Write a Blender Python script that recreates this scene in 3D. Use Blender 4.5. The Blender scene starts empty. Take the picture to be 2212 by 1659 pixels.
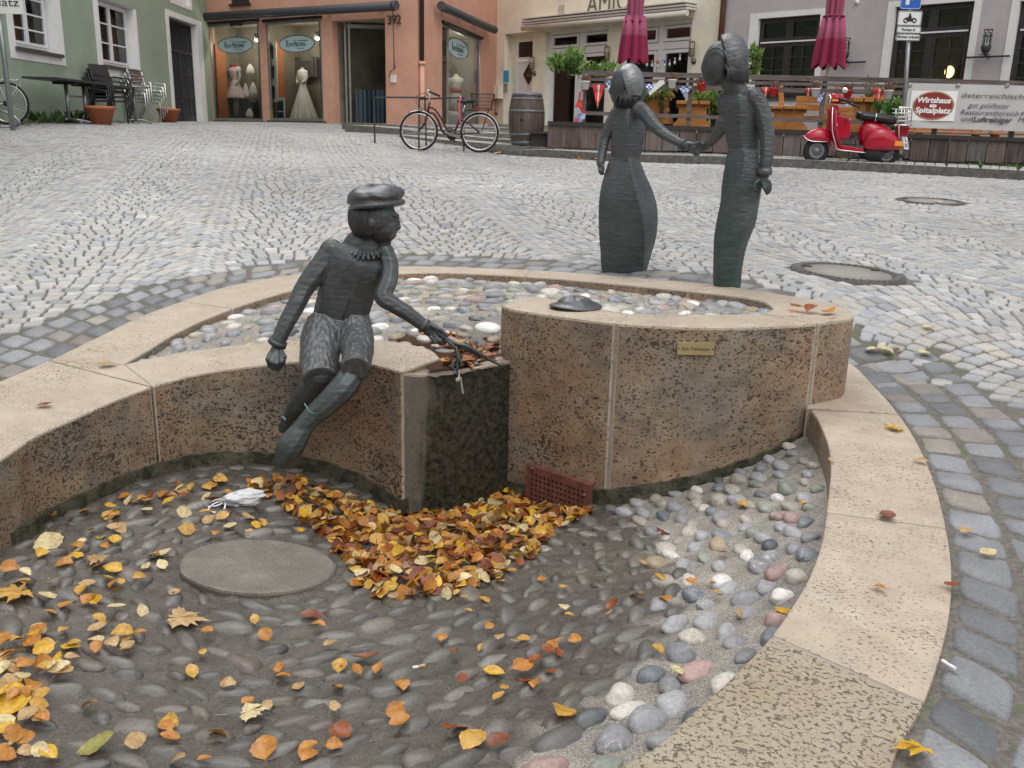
import bpy, bmesh, math, random
import numpy as np
from mathutils import Vector, Matrix
random.seed(7); rng=np.random.default_rng(7)
import math
CAMZ=1.10
FOC=1950.0; TH=math.radians(15.5); RL=math.atan(0.0237)
CX,CY=1106.0,829.5
Rv=(math.cos(RL), math.sin(TH)*math.sin(RL), math.cos(TH)*math.sin(RL))
Uv=(-math.sin(RL), math.sin(TH)*math.cos(RL), math.cos(TH)*math.cos(RL))
Fv=(0.0, math.cos(TH), -math.sin(TH))
def ray(px,py):
    a=(px-CX)/FOC; b=-(py-CY)/FOC
    return tuple(Fv[i]+a*Rv[i]+b*Uv[i] for i in range(3))
def onz(px,py,z):
    """point where the sight line through photo pixel (px,py) (2212 wide) meets height z (world)"""
    d=ray(px,py); t=(z-CAMZ)/d[2]
    return (d[0]*t,d[1]*t,z)
def atY(px,py,Y):
    d=ray(px,py); t=Y/d[1]
    return (d[0]*t,Y,CAMZ+d[2]*t)
def onv(px,py,A,B):
    """point on the vertical plane through A,B"""
    d=ray(px,py); nx,ny=-(B[1]-A[1]),(B[0]-A[0])
    t=(A[0]*nx+A[1]*ny)/(d[0]*nx+d[1]*ny)
    return (d[0]*t,d[1]*t,CAMZ+d[2]*t)
# ---------------------------------------------------------------- camera, sky, sun, exposure
S=bpy.context.scene; C=S.collection; PI=math.pi; R=math.radians
cam=bpy.data.cameras.new('camera'); camo=bpy.data.objects.new('camera',cam); C.objects.link(camo)
cam.sensor_width=36; cam.lens=FOC/2212*36; cam.clip_start=.05; cam.clip_end=500
m3=Matrix((Rv,Uv,(-Fv[0],-Fv[1],-Fv[2]))).transposed()
camo.matrix_world=Matrix.Translation((0,0,CAMZ))@m3.to_4x4()
S.camera=camo
w=bpy.data.worlds.new('World'); S.world=w; w.use_nodes=True
nt=w.node_tree; bg=nt.nodes['Background']
sky=nt.nodes.new('ShaderNodeTexSky'); sky.sky_type='NISHITA'; sky.sun_disc=False
sky.sun_elevation=R(58); sky.sun_rotation=R(160); sky.dust_density=4; sky.air_density=1.2
hs=nt.nodes.new('ShaderNodeHueSaturation'); hs.inputs['Saturation'].default_value=.22
nt.links.new(sky.outputs[0],hs.inputs['Color']); nt.links.new(hs.outputs[0],bg.inputs['Color'])
bg.inputs['Strength'].default_value=.15
sl=bpy.data.lights.new('sun','SUN'); sl.energy=1.3; sl.angle=R(35); sl.color=(1,.97,.93)
so=bpy.data.objects.new('sun',sl); C.objects.link(so)
# sun high, behind and to the left of the far houses' opposite row: light falls from above
so.rotation_euler=(R(32),0,R(-160+180+180))
S.view_settings.view_transform='Standard'; S.view_settings.look='None'
S.view_settings.exposure=0.35; S.view_settings.gamma=1
S.cycles.max_bounces=6; S.cycles.diffuse_bounces=3; S.cycles.glossy_bounces=3
S.cycles.transmission_bounces=6; S.cycles.transparent_max_bounces=10
S.cycles.use_denoising=True
# ---------------------------------------------------------------- helpers
def lin(c):
    return tuple((x/12.92 if x<=.04045 else ((x+.055)/1.055)**2.4) for x in c)
def hx(s):
    s=s.lstrip('#'); return lin(tuple(int(s[i:i+2],16)/255 for i in (0,2,4)))
def empty(name,loc,rz=0,label=None,cat=None,group=None,kind=None):
    o=bpy.data.objects.new(name,None); C.objects.link(o); o.location=loc; o.rotation_euler=(0,0,rz)
    o.empty_display_size=.1
    tag(o,label,cat,group,kind); return o
def tag(o,label=None,cat=None,group=None,kind=None):
    if label: o['label']=label
    if cat: o['category']=cat
    if group: o['group']=group
    if kind: o['kind']=kind
    return o
def copy_tree(o,parent=None):
    c=o.copy(); C.objects.link(c)
    if parent is not None:
        c.parent=parent; c.matrix_parent_inverse=o.matrix_parent_inverse.copy()
    for ch in list(o.children): copy_tree(ch,c)
    return c
class MB:
    """collects geometry; build() links it as one mesh object"""
    def __init__(s): s.v=[]; s.f=[]; s.m=[]; s.c=[]; s.sm=[]
    def add(s,vs,fs,mi=0,col=None,smooth=False):
        b=len(s.v); s.v.extend([tuple(p) for p in vs])
        for f in fs:
            s.f.append(tuple(i+b for i in f)); s.m.append(mi); s.c.append(col); s.sm.append(smooth)
        return s
    def box(s,c,d,rot=None,mi=0,col=None):
        x,y,z=d[0]/2,d[1]/2,d[2]/2
        vs=[Vector(p) for p in ((-x,-y,-z),(x,-y,-z),(x,y,-z),(-x,y,-z),(-x,-y,z),(x,-y,z),(x,y,z),(-x,y,z))]
        if rot is not None: vs=[rot@p for p in vs]
        c=Vector(c); vs=[p+c for p in vs]
        return s.add(vs,[(0,3,2,1),(4,5,6,7),(0,1,5,4),(1,2,6,5),(2,3,7,6),(3,0,4,7)],mi,col)
    def hexa(s,b4,t4,mi=0,col=None):
        return s.add(list(b4)+list(t4),[(0,3,2,1),(4,5,6,7),(0,1,5,4),(1,2,6,5),(2,3,7,6),(3,0,4,7)],mi,col)
    def bar(s,a,b,w,h,up=(0,0,1),mi=0,col=None):
        a=Vector(a); b=Vector(b); d=(b-a); L=d.length; d.normalize()
        u=Vector(up); sd=d.cross(u)
        if sd.length<1e-4: sd=d.cross(Vector((0,1,0)))
        sd.normalize(); u=sd.cross(d).normalized()
        p=[a+sd*x*w/2+u*z*h/2 for x,z in((-1,-1),(1,-1),(1,1),(-1,1))]
        q=[x+d*L for x in p]
        return s.add(p+q,[(0,1,2,3),(4,7,6,5),(0,4,5,1),(1,5,6,2),(2,6,7,3),(3,7,4,0)],mi,col)
    def rings(s,rings,closed=True,caps=True,mi=0,col=None,smooth=True):
        n=len(rings[0]); vs=[p for r in rings for p in r]; fs=[]
        for i in range(len(rings)-1):
            for j in range(n if closed else n-1):
                k=(j+1)%n; fs.append((i*n+j,i*n+k,(i+1)*n+k,(i+1)*n+j))
        s.add(vs,fs,mi,col,smooth)
        if caps:
            b=len(s.v)-len(vs)
            for r,rev in((0,True),(len(rings)-1,False)):
                ids=[b+r*n+j for j in range(n)]
                s.f.append(tuple(reversed(ids)) if rev else tuple(ids)); s.m.append(mi); s.c.append(col); s.sm.append(False)
        return s
    def tube(s,pts,r,n=8,mi=0,col=None,caps=True,closed=False,flat=1.0,up=None):
        P=[Vector(p) for p in pts]; N=len(P)
        rr=r if isinstance(r,(list,tuple)) else [r]*N
        if len(rr)!=N: rr=list(np.interp(np.linspace(0,1,N),np.linspace(0,1,len(rr)),rr))
        if closed: P=P+[P[0]]; rr=list(rr)+[rr[0]]; N+=1
        T=[]
        for i in range(N):
            if closed: d=P[(i+1)%(N-1)]-P[(i-1)%(N-1)]
            else: d=P[min(i+1,N-1)]-P[max(i-1,0)]
            T.append(d.normalized() if d.length>1e-9 else Vector((0,0,1)))
        u=Vector(up) if up is not None else (Vector((0,0,1)) if abs(T[0].z)<.9 else Vector((1,0,0)))
        rs=[]
        for i in range(N):
            u=(u-T[i]*u.dot(T[i])); u.normalize(); v=T[i].cross(u)
            rs.append([P[i]+u*math.cos(2*PI*k/n)*rr[i]*flat+v*math.sin(2*PI*k/n)*rr[i] for k in range(n)])
        return s.rings(rs,True,caps and not closed,mi,col)
    def lathe(s,prof,c=(0,0,0),n=24,mi=0,col=None,axis=None,caps=False):
        c=Vector(c); rs=[]
        q=Vector((0,0,1)).rotation_difference(Vector(axis)).to_matrix() if axis is not None else Matrix.Identity(3)
        for r,z in prof:
            rs.append([c+q@Vector((r*math.cos(2*PI*k/n),r*math.sin(2*PI*k/n),z)) for k in range(n)])
        return s.rings(rs,True,caps,mi,col)
    def ball(s,c,r,n=12,m=8,mi=0,col=None,rot=None):
        c=Vector(c); r=(r,r,r) if not isinstance(r,(tuple,list)) else r
        rs=[]
        for i in range(m+1):
            t=PI*i/m; t=min(max(t,.02),PI-.02)
            ring=[]
            for k in range(n):
                p=Vector((r[0]*math.sin(t)*math.cos(2*PI*k/n),r[1]*math.sin(t)*math.sin(2*PI*k/n),-r[2]*math.cos(t)))
                ring.append(c+(rot@p if rot is not None else p))
            rs.append(ring)
        return s.rings(rs,True,True,mi,col)
    def poly(s,pts,mi=0,col=None):
        b=len(s.v); s.v.extend([tuple(p) for p in pts]); s.f.append(tuple(range(b,b+len(pts)))); s.m.append(mi); s.c.append(col); s.sm.append(False); return s
    def prism(s,pts2,z0,z1,mi=0,col=None):
        """pts2: (x,y) or (x,y,z) top; counter-clockwise"""
        n=len(pts2)
        top=[(p[0],p[1],p[2] if len(p)>2 else z1) for p in pts2]; bot=[(p[0],p[1],z0) for p in pts2]
        b=len(s.v); s.v.extend(bot+top)
        fs=[tuple(b+n+i for i in range(n)),tuple(b+n-1-i for i in range(n))]+[(b+i,b+(i+1)%n,b+n+(i+1)%n,b+n+i) for i in range(n)]
        for f in fs: s.f.append(f); s.m.append(mi); s.c.append(col); s.sm.append(False)
        return s
    def build(s,name,mats,parent=None,loc=None,bevel=0,smooth=None,world=False,noattr=False):
        me=bpy.data.meshes.new(name); me.from_pydata(s.v,[],s.f)
        if not isinstance(mats,(list,tuple)): mats=[mats]
        for m in mats: me.materials.append(m)
        n=len(me.polygons)
        if n!=len(s.f): pass
        me.polygons.foreach_set('material_index',s.m)
        me.polygons.foreach_set('use_smooth',[bool(x) if smooth is None else smooth for x in s.sm])
        if any(c is not None for c in s.c):
            at=me.color_attributes.new('Col','FLOAT_COLOR','CORNER')
            buf=[]
            for p,c in zip(me.polygons,s.c):
                c=c or (1,1,1); buf.extend([c[0],c[1],c[2],1.0]*p.loop_total)
            at.data.foreach_set('color',buf)
        if bevel:
            bm=bmesh.new(); bm.from_mesh(me)
            es=[e for e in bm.edges if len(e.link_faces)==2 and e.calc_face_angle(0)>.6]
            bmesh.ops.bevel(bm,geom=es,offset=bevel,segments=2,affect='EDGES',profile=.6)
            bm.to_mesh(me); bm.free()
        me.update()
        o=bpy.data.objects.new(name,me); C.objects.link(o)
        if loc is not None: o.location=loc
        if parent is not None:
            o.parent=parent
            if world:
                pw=Matrix.Translation(parent.location)@parent.rotation_euler.to_matrix().to_4x4()
                if parent.parent is not None:
                    g=parent.parent; pw=(Matrix.Translation(g.location)@g.rotation_euler.to_matrix().to_4x4())@parent.matrix_parent_inverse@pw
                o.matrix_parent_inverse=pw.inverted()
        return o
def remesh(mb_or_list,name,mat,vox,parent=None,smooth=0,world=True,fac=.5):
    me=bpy.data.meshes.new('tmp'); me.from_pydata(mb_or_list.v,[],mb_or_list.f); me.update()
    o=bpy.data.objects.new('tmp',me); C.objects.link(o)
    m=o.modifiers.new('r','REMESH'); m.mode='VOXEL'; m.voxel_size=vox
    if smooth:
        q=o.modifiers.new('s','SMOOTH'); q.iterations=smooth; q.factor=fac
    dg=bpy.context.evaluated_depsgraph_get(); dg.update()
    me2=bpy.data.meshes.new_from_object(o.evaluated_get(dg)); me2.name=name
    bpy.data.objects.remove(o); bpy.data.meshes.remove(me)
    me2.materials.clear(); me2.materials.append(mat)
    me2.polygons.foreach_set('use_smooth',[True]*len(me2.polygons)); me2.update()
    r=bpy.data.objects.new(name,me2); C.objects.link(r)
    if parent is not None:
        r.parent=parent
        if world: r.matrix_parent_inverse=(Matrix.Translation(parent.location)@parent.rotation_euler.to_matrix().to_4x4()).inverted()
    return r
def text_obj(name,body,mat,size,loc,u,up,extrude=.002,parent=None,shear=0,align='CENTER',sx=1.0,off=0.0,lh=1.0,fit=None):
    cu=bpy.data.curves.new(name,'FONT'); cu.body=body; cu.size=size; cu.extrude=extrude
    cu.align_x=align; cu.align_y='CENTER'; cu.shear=shear; cu.offset=off; cu.space_line=lh; cu.resolution_u=3
    t=bpy.data.objects.new('tmpt',cu); C.objects.link(t)
    dg=bpy.context.evaluated_depsgraph_get(); dg.update()
    me=bpy.data.meshes.new_from_object(t.evaluated_get(dg)); me.name=name
    bpy.data.objects.remove(t); bpy.data.curves.remove(cu)
    me.materials.clear(); me.materials.append(mat)
    if fit:
        xs=[v.co.x for v in me.vertices]; sx=fit/(max(xs)-min(xs)+1e-9)
    u=Vector(u).normalized(); up=Vector(up).normalized(); n=u.cross(up)
    M4=Matrix((u*sx,up,n)).transposed().to_4x4(); M4=Matrix.Translation(loc)@M4
    me.transform(M4); me.update()
    o=bpy.data.objects.new(name,me); C.objects.link(o)
    if parent is not None:
        o.parent=parent
        pw=Matrix.Translation(parent.location)@parent.rotation_euler.to_matrix().to_4x4()
        if parent.parent is not None:
            g=parent.parent; pw=(Matrix.Translation(g.location)@g.rotation_euler.to_matrix().to_4x4())@parent.matrix_parent_inverse@pw
        o.matrix_parent_inverse=pw.inverted()
    return o
def catmull(P,n=6,closed=False):
    P=[np.array(p,float) for p in P]; out=[]
    N=len(P); rngi=range(N if closed else N-1)
    for i in rngi:
        if closed: a,b,c,d=P[(i-1)%N],P[i],P[(i+1)%N],P[(i+2)%N]
        else: a,b,c,d=P[max(i-1,0)],P[i],P[i+1],P[min(i+2,N-1)]
        for k in range(n):
            t=k/n; out.append(.5*((2*b)+(-a+c)*t+(2*a-5*b+4*c-d)*t*t+(-a+3*b-3*c+d)*t**3))
    if not closed: out.append(P[-1])
    return [tuple(p) for p in out]
class TPS:
    def __init__(s,pts,lam=0.01):
        P=np.array(pts,float); s.P=P[:,:2]; n=len(P)
        d=np.linalg.norm(s.P[:,None]-s.P[None],axis=2); K=np.where(d>0,d*d*np.log(d+1e-12),0)+lam*np.eye(n)
        Q=np.c_[np.ones(n),s.P]; A=np.block([[K,Q],[Q.T,np.zeros((3,3))]])
        s.w=np.linalg.solve(A,np.r_[P[:,2],0,0,0]); s.n=n
    def __call__(s,x,y):
        x=np.atleast_1d(np.asarray(x,float)); y=np.atleast_1d(np.asarray(y,float))
        X=np.c_[x.ravel(),y.ravel()]; out=np.zeros(len(X))
        for k in range(0,len(X),20000):
            d=np.linalg.norm(X[k:k+20000,None]-s.P[None],axis=2); K=np.where(d>0,d*d*np.log(d+1e-12),0)
            out[k:k+20000]=K@s.w[:s.n]+s.w[s.n]+X[k:k+20000]@s.w[s.n+1:]
        return out.reshape(x.shape)
    def z(s,x,y): return float(s(x,y)[0])
def inpoly(X,Y,poly):
    X=np.asarray(X,float); Y=np.asarray(Y,float); c=np.zeros(X.shape,bool); n=len(poly)
    for i in range(n):
        x1,y1=poly[i][0],poly[i][1]; x2,y2=poly[(i+1)%n][0],poly[(i+1)%n][1]
        if y1==y2: continue
        t=((y1>Y)!=(y2>Y))&(X<(x2-x1)*(Y-y1)/(y2-y1)+x1); c^=t
    return c
def polydist(X,Y,line,closed=False):
    X=np.asarray(X,float); Y=np.asarray(Y,float); D=np.full(X.shape,1e9); n=len(line)
    for i in range(n if closed else n-1):
        ax,ay=line[i][0],line[i][1]; bx,by=line[(i+1)%n][0],line[(i+1)%n][1]
        dx,dy=bx-ax,by-ay; L=dx*dx+dy*dy+1e-12
        t=np.clip(((X-ax)*dx+(Y-ay)*dy)/L,0,1); D=np.minimum(D,np.hypot(X-ax-t*dx,Y-ay-t*dy))
    return D
def fastmesh(name,V,Fq,mats,col=None,smooth=False,parent=None,sizes=None,midx=None):
    """V (n,3); Fq (m,k) int; col (m,3) per face"""
    me=bpy.data.meshes.new(name); k=Fq.shape[1]; m=len(Fq)
    me.vertices.add(len(V)); me.vertices.foreach_set('co',V.astype(np.float32).ravel())
    me.loops.add(m*k); me.loops.foreach_set('vertex_index',Fq.astype(np.int32).ravel())
    me.polygons.add(m); me.polygons.foreach_set('loop_start',np.arange(0,m*k,k,dtype=np.int32))
    if not isinstance(mats,(list,tuple)): mats=[mats]
    for x in mats: me.materials.append(x)
    me.polygons.foreach_set('use_smooth',np.full(m,smooth))
    if midx is not None: me.polygons.foreach_set('material_index',midx.astype(np.int32))
    me.update(calc_edges=True)
    if col is not None:
        at=me.color_attributes.new('Col','FLOAT_COLOR','CORNER')
        c=np.c_[col,np.ones(len(col))]; at.data.foreach_set('color',np.repeat(c,k,axis=0).astype(np.float32).ravel())
    me.validate()
    o=bpy.data.objects.new(name,me); C.objects.link(o)
    if parent is not None:
        o.parent=parent
        o.matrix_parent_inverse=(Matrix.Translation(parent.location)@parent.rotation_euler.to_matrix().to_4x4()).inverted()
    return o
# ---- materials
class NT:
    def __init__(s,name):
        s.m=bpy.data.materials.new(name); s.m.use_nodes=True; s.t=s.m.node_tree
        s.p=s.t.nodes['Principled BSDF']; s._co=None
    def n(s,typ,**kw):
        x=s.t.nodes.new(typ)
        for k,v in kw.items():
            if k.startswith('_'): setattr(x,k[1:],v)
            else: x.inputs[k.replace('__',' ')].default_value=v
        return x
    def l(s,a,b): s.t.links.new(a,b)
    def co(s):
        if s._co is None: s._co=s.t.nodes.new('ShaderNodeTexCoord').outputs['Object']
        return s._co
    def geo(s):
        return s.t.nodes.new('ShaderNodeNewGeometry').outputs['Position']
    def map(s,src,scale=(1,1,1),rot=(0,0,0)):
        x=s.t.nodes.new('ShaderNodeMapping'); x.inputs['Scale'].default_value=scale; x.inputs['Rotation'].default_value=rot
        s.l(src,x.inputs['Vector']); return x.outputs[0]
    def noise(s,src,scale,det=4,rough=.55,dist=0):
        x=s.n('ShaderNodeTexNoise',Scale=scale,Detail=det,Roughness=rough,Distortion=dist); s.l(src,x.inputs['Vector']); return x.outputs['Fac']
    def voro(s,src,scale,feat='F1',out='Distance'):
        x=s.t.nodes.new('ShaderNodeTexVoronoi'); x.feature=feat; x.inputs['Scale'].default_value=scale; s.l(src,x.inputs['Vector']); return x.outputs[out]
    def ramp(s,src,stops):
        x=s.t.nodes.new('ShaderNodeValToRGB'); e=x.color_ramp.elements
        while len(e)>len(stops): e.remove(e[-1])
        while len(e)<len(stops): e.new(.5)
        for i,(p,c) in enumerate(stops):
            e[i].position=p; e[i].color=(c,c,c,1) if not isinstance(c,(tuple,list)) else (c[0],c[1],c[2],1)
        s.l(src,x.inputs[0]); return x.outputs[0]
    def mix(s,f,a,b,mode='MIX'):
        x=s.t.nodes.new('ShaderNodeMix'); x.data_type='RGBA'; x.blend_type=mode
        for sock,val in((0,f),(6,a),(7,b)):
            if isinstance(val,(int,float)): x.inputs[sock].default_value=val if sock==0 else (val,val,val,1)
            elif isinstance(val,tuple): x.inputs[sock].default_value=(val[0],val[1],val[2],1)
            else: s.l(val,x.inputs[sock])
        return x.outputs[2]
    def math(s,op,a,b=0.0):
        x=s.t.nodes.new('ShaderNodeMath'); x.operation=op
        for i,v in((0,a),(1,b)):
            if isinstance(v,(int,float)): x.inputs[i].default_value=v
            else: s.l(v,x.inputs[i])
        return x.outputs[0]
    def bump(s,h,strength=.5,dist=.01,nrm=None):
        x=s.n('ShaderNodeBump',Strength=strength,Distance=dist); s.l(h,x.inputs['Height'])
        if nrm is not None: s.l(nrm,x.inputs['Normal'])
        s.l(x.outputs[0],s.p.inputs['Normal']); return x.outputs[0]
    def attr(s,name='Col'):
        x=s.t.nodes.new('ShaderNodeAttribute'); x.attribute_name=name; return x
    def set(s,color=None,rough=None,metal=None,spec=None):
        for nm,v in(('Base Color',color),('Roughness',rough),('Metallic',metal),('Specular IOR Level',spec)):
            if v is None: continue
            if isinstance(v,(int,float)): s.p.inputs[nm].default_value=v
            elif isinstance(v,tuple): s.p.inputs[nm].default_value=(v[0],v[1],v[2],1)
            else: s.l(v,s.p.inputs[nm])
        return s.m
_mc={}
def flat(col,rough=.5,metal=0,spec=.5,var=.12,scale=8,bump=0,emit=0,name=None):
    """plain painted / plastic / metal surface with slight procedural variation"""
    key=(col,rough,metal,spec,var,scale,bump,emit)
    if key in _mc: return _mc[key]
    c=hx(col) if isinstance(col,str) else col
    k=NT(name or 'surface'); f=k.noise(k.co(),scale,5,.6)
    d=tuple(x*(1-var) for x in c); u=tuple(min(1,x*(1+var)) for x in c)
    k.set(k.mix(k.ramp(f,[(.3,0.0),(.7,1.0)]),d,u),None,metal,spec)
    k.set(rough=k.math('ADD',k.math('MULTIPLY',f,.2),rough-.1))
    if bump: k.bump(k.noise(k.co(),scale*6,4,.6),bump,.01)
    if emit:
        k.p.inputs['Emission Color'].default_value=(c[0],c[1],c[2],1); k.p.inputs['Emission Strength'].default_value=emit
    _mc[key]=k.m; return k.m
def attrmat(name,rough=.5,var=.25,scale=30,bump=.3,bdist=.004,spec=.5,trans=0,both=False,metal=0):
    k=NT(name); a=k.attr().outputs['Color']; f=k.noise(k.co(),scale,5,.65)
    c=k.mix(k.ramp(f,[(.3,0.0),(.75,1.0)]),k.mix(1.0,a,(1-var,)*3,'MULTIPLY'),k.mix(1.0,a,(1+var,)*3,'MULTIPLY'))
    k.set(c,rough,metal,spec)
    if bump: k.bump(k.noise(k.co(),scale*3,4,.6),bump,bdist)
    return k.m
# ---------------------------------------------------------------- outlines of the fountain (world metres)
def zc(pts): return [onz(p[0],p[1],p[2]) for p in pts]
RO=catmull(zc([(1838,688,.36),(1843,676,.355),(1795,653,.345),(1677,634,.325),(1541,614,.30),(1404,602,.27),(1294,593,.25),(1146,583,.22),(908,575,.18),(760,580,.15),(627,594,.13),(496,617,.10),(394,650,.08),(304,683,.06),(215,726,.04),(107,778,.02)]),5)
RI=catmull(zc([(1670,665,.34),(1654,653,.335),(1615,643,.325),(1541,634,.31),(1443,624,.29),(1298,610,.26),(1134,597,.22),(966,589,.19),(857,591,.17),(760,601,.15),(627,628,.12),(501,667,.08),(394,712,.05),(322,755,.03),(267,787,.02)]),5)
DF=catmull(zc([(1838,688,.36),(1767,698,.36),(1638,706,.36),(1522,707,.36),(1404,703,.358),(1310,696,.35),(1181,679,.335),(1105,667,.33),(1083,659,.33)]),5)
DBk=catmull(zc([(1670,665,.34),(1638,677,.345),(1502,679,.35),(1360,676,.345),(1280,661,.34),(1195,646,.335),(1122,638,.33)]),5)
BW_F=catmull(zc([(328,835,.01),(394,816,.015),(466,801,.025),(569,788,.04),(645,781,.055),(720,780,.07),(801,787,.08),(869,803,.09)]),5)
BW_B=catmull(zc([(267,787,.02),(358,767,.02),(466,751,.03),(580,739,.045),(700,733,.065),(809,733,.08),(888,744,.09),(930,755,.09),(951,774,.09)]),5)
LR_in=catmull([onz(328,835,.01),onz(251,864,.0),onz(143,912,0),onz(72,945,0),onz(0,993,0),(-1.75,2.5,0),(-1.66,2.0,0),(-1.40,1.5,0),(-1.0,1.22,0),(-.5,1.13,0),(-.05,1.2,0),(.12,1.33,0),onz(1404,1620,0),onz(1477,1555,0),onz(1568,1474,0),onz(1667,1372,0),onz(1733,1274,0),onz(1758,1222,0),onz(1777,1164,0),onz(1787,1091,0),onz(1795,1009,0),onz(1787,954,0),onz(1767,907,0),onz(1750,884,0)],5)
LR_out=catmull([onz(107,778,.02),onz(0,823,0),(-2.28,3.4,0),(-2.24,2.8,0),(-2.1,2.1,0),(-1.8,1.45,0),(-1.35,.98,0),(-.75,.75,0),(-.15,.78,0),(.28,.95,0),(.6,1.26,0),onz(1945,1610,0),onz(1996,1518,0),onz(2036,1401,0),onz(2054,1306,0),onz(2056,1226,0),onz(2049,1165,0),onz(2037,1106,0),onz(2021,1048,0),onz(1998,989,0),onz(1967,931,0),onz(1924,872,0),onz(1884,829,0),onz(1845,790,0),(1.69,4.62,0)],5)
LIP=zc([(951,774,.08),(917,809,.06),(1005,798,.072),(1083,784,.082),(1122,770,.088)])
# ---------------------------------------------------------------- ground height
def rel(px,py,Y):
    q=atY(px,py,Y); return (q[0],q[1],q[2])
GC=[(-2.35,3.6,-.005),(-2.2,4.2,.01),(-2.15,5.0,.045),(-1.9,5.9,.09),(-1.2,6.45,.14),(-.1,6.3,.19),(.8,5.85,.23),(1.5,5.3,.24),(1.95,5.1,.17),(1.95,4.5,.03),(1.75,4.5,.0),(1.8,3.8,-.004),(1.62,3.1,.0),(1.40,2.6,.0),(1.32,2.3,.0),(1.15,1.9,.0),(1.0,1.6,.0),(.8,1.35,.0),(0,.6,-.02),(-1.5,.8,-.03),(-2.4,2,-.02),
 (3,1.5,-.02),(3,3.0,.0),(3,4.5,.06),(4,6.5,.28),(2,6.5,.27),(-4,3.5,.0),(-4,6,.12),(-4,1,-.05),(0,9,.40),(-4,9,.42),(5,9,.40),
 rel(2195,388,13.8),rel(1900,372,14.6),rel(1600,357,15.4),rel(1300,347,16.4),rel(1060,331,17.3),rel(970,330,17.2),rel(870,300,18.5),rel(700,281,21),rel(600,268,22.5),
 (-8.9,16.3,1.08),(-8.9,20,1.13),(-8.9,24,1.2),(-8.8,28,1.25),(-5.5,25.5,1.26),(-9,12,.72),(-3,13,.68),(2,13,.56),(-2,24,1.22),
 (12,13,.60),(12,8,.38),(-12,8,.42)]
GH=TPS(GC,.002)
# kerb of the raised pavement on the right (outer edge) ------------------------------------------------
KERB=catmull([rel(1040,330,17.5),rel(1100,333,17.1),rel(1200,342,16.8),rel(1300,347,16.4),rel(1600,357,15.4),rel(1900,372,14.6),rel(2195,388,13.8),rel(2600,410,12.6)],4)
KERB=[(p[0],p[1],GH.z(p[0],p[1])) for p in KERB]
WG=(-8.92,14.0),( -8.92,27.5)
def base_pt(px,Y): return ((px-1106)/2023.0*Y,Y)
P_gr0=(-8.92,8.0); P_gr1=base_pt(450,27.5); P_pk=base_pt(890,23.3); P_ye=base_pt(1057,31.4); P_gy=base_pt(1523,24.6); P_gy2=base_pt(2212,19.3)
dd=Vector(P_gy2)-Vector(P_gy); P_gy3=tuple(Vector(P_gy)+dd*1.6)
P_gr0=tuple(Vector(P_gr1)+(Vector((-8.75,14))-Vector(P_gr1))*1.4)
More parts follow.
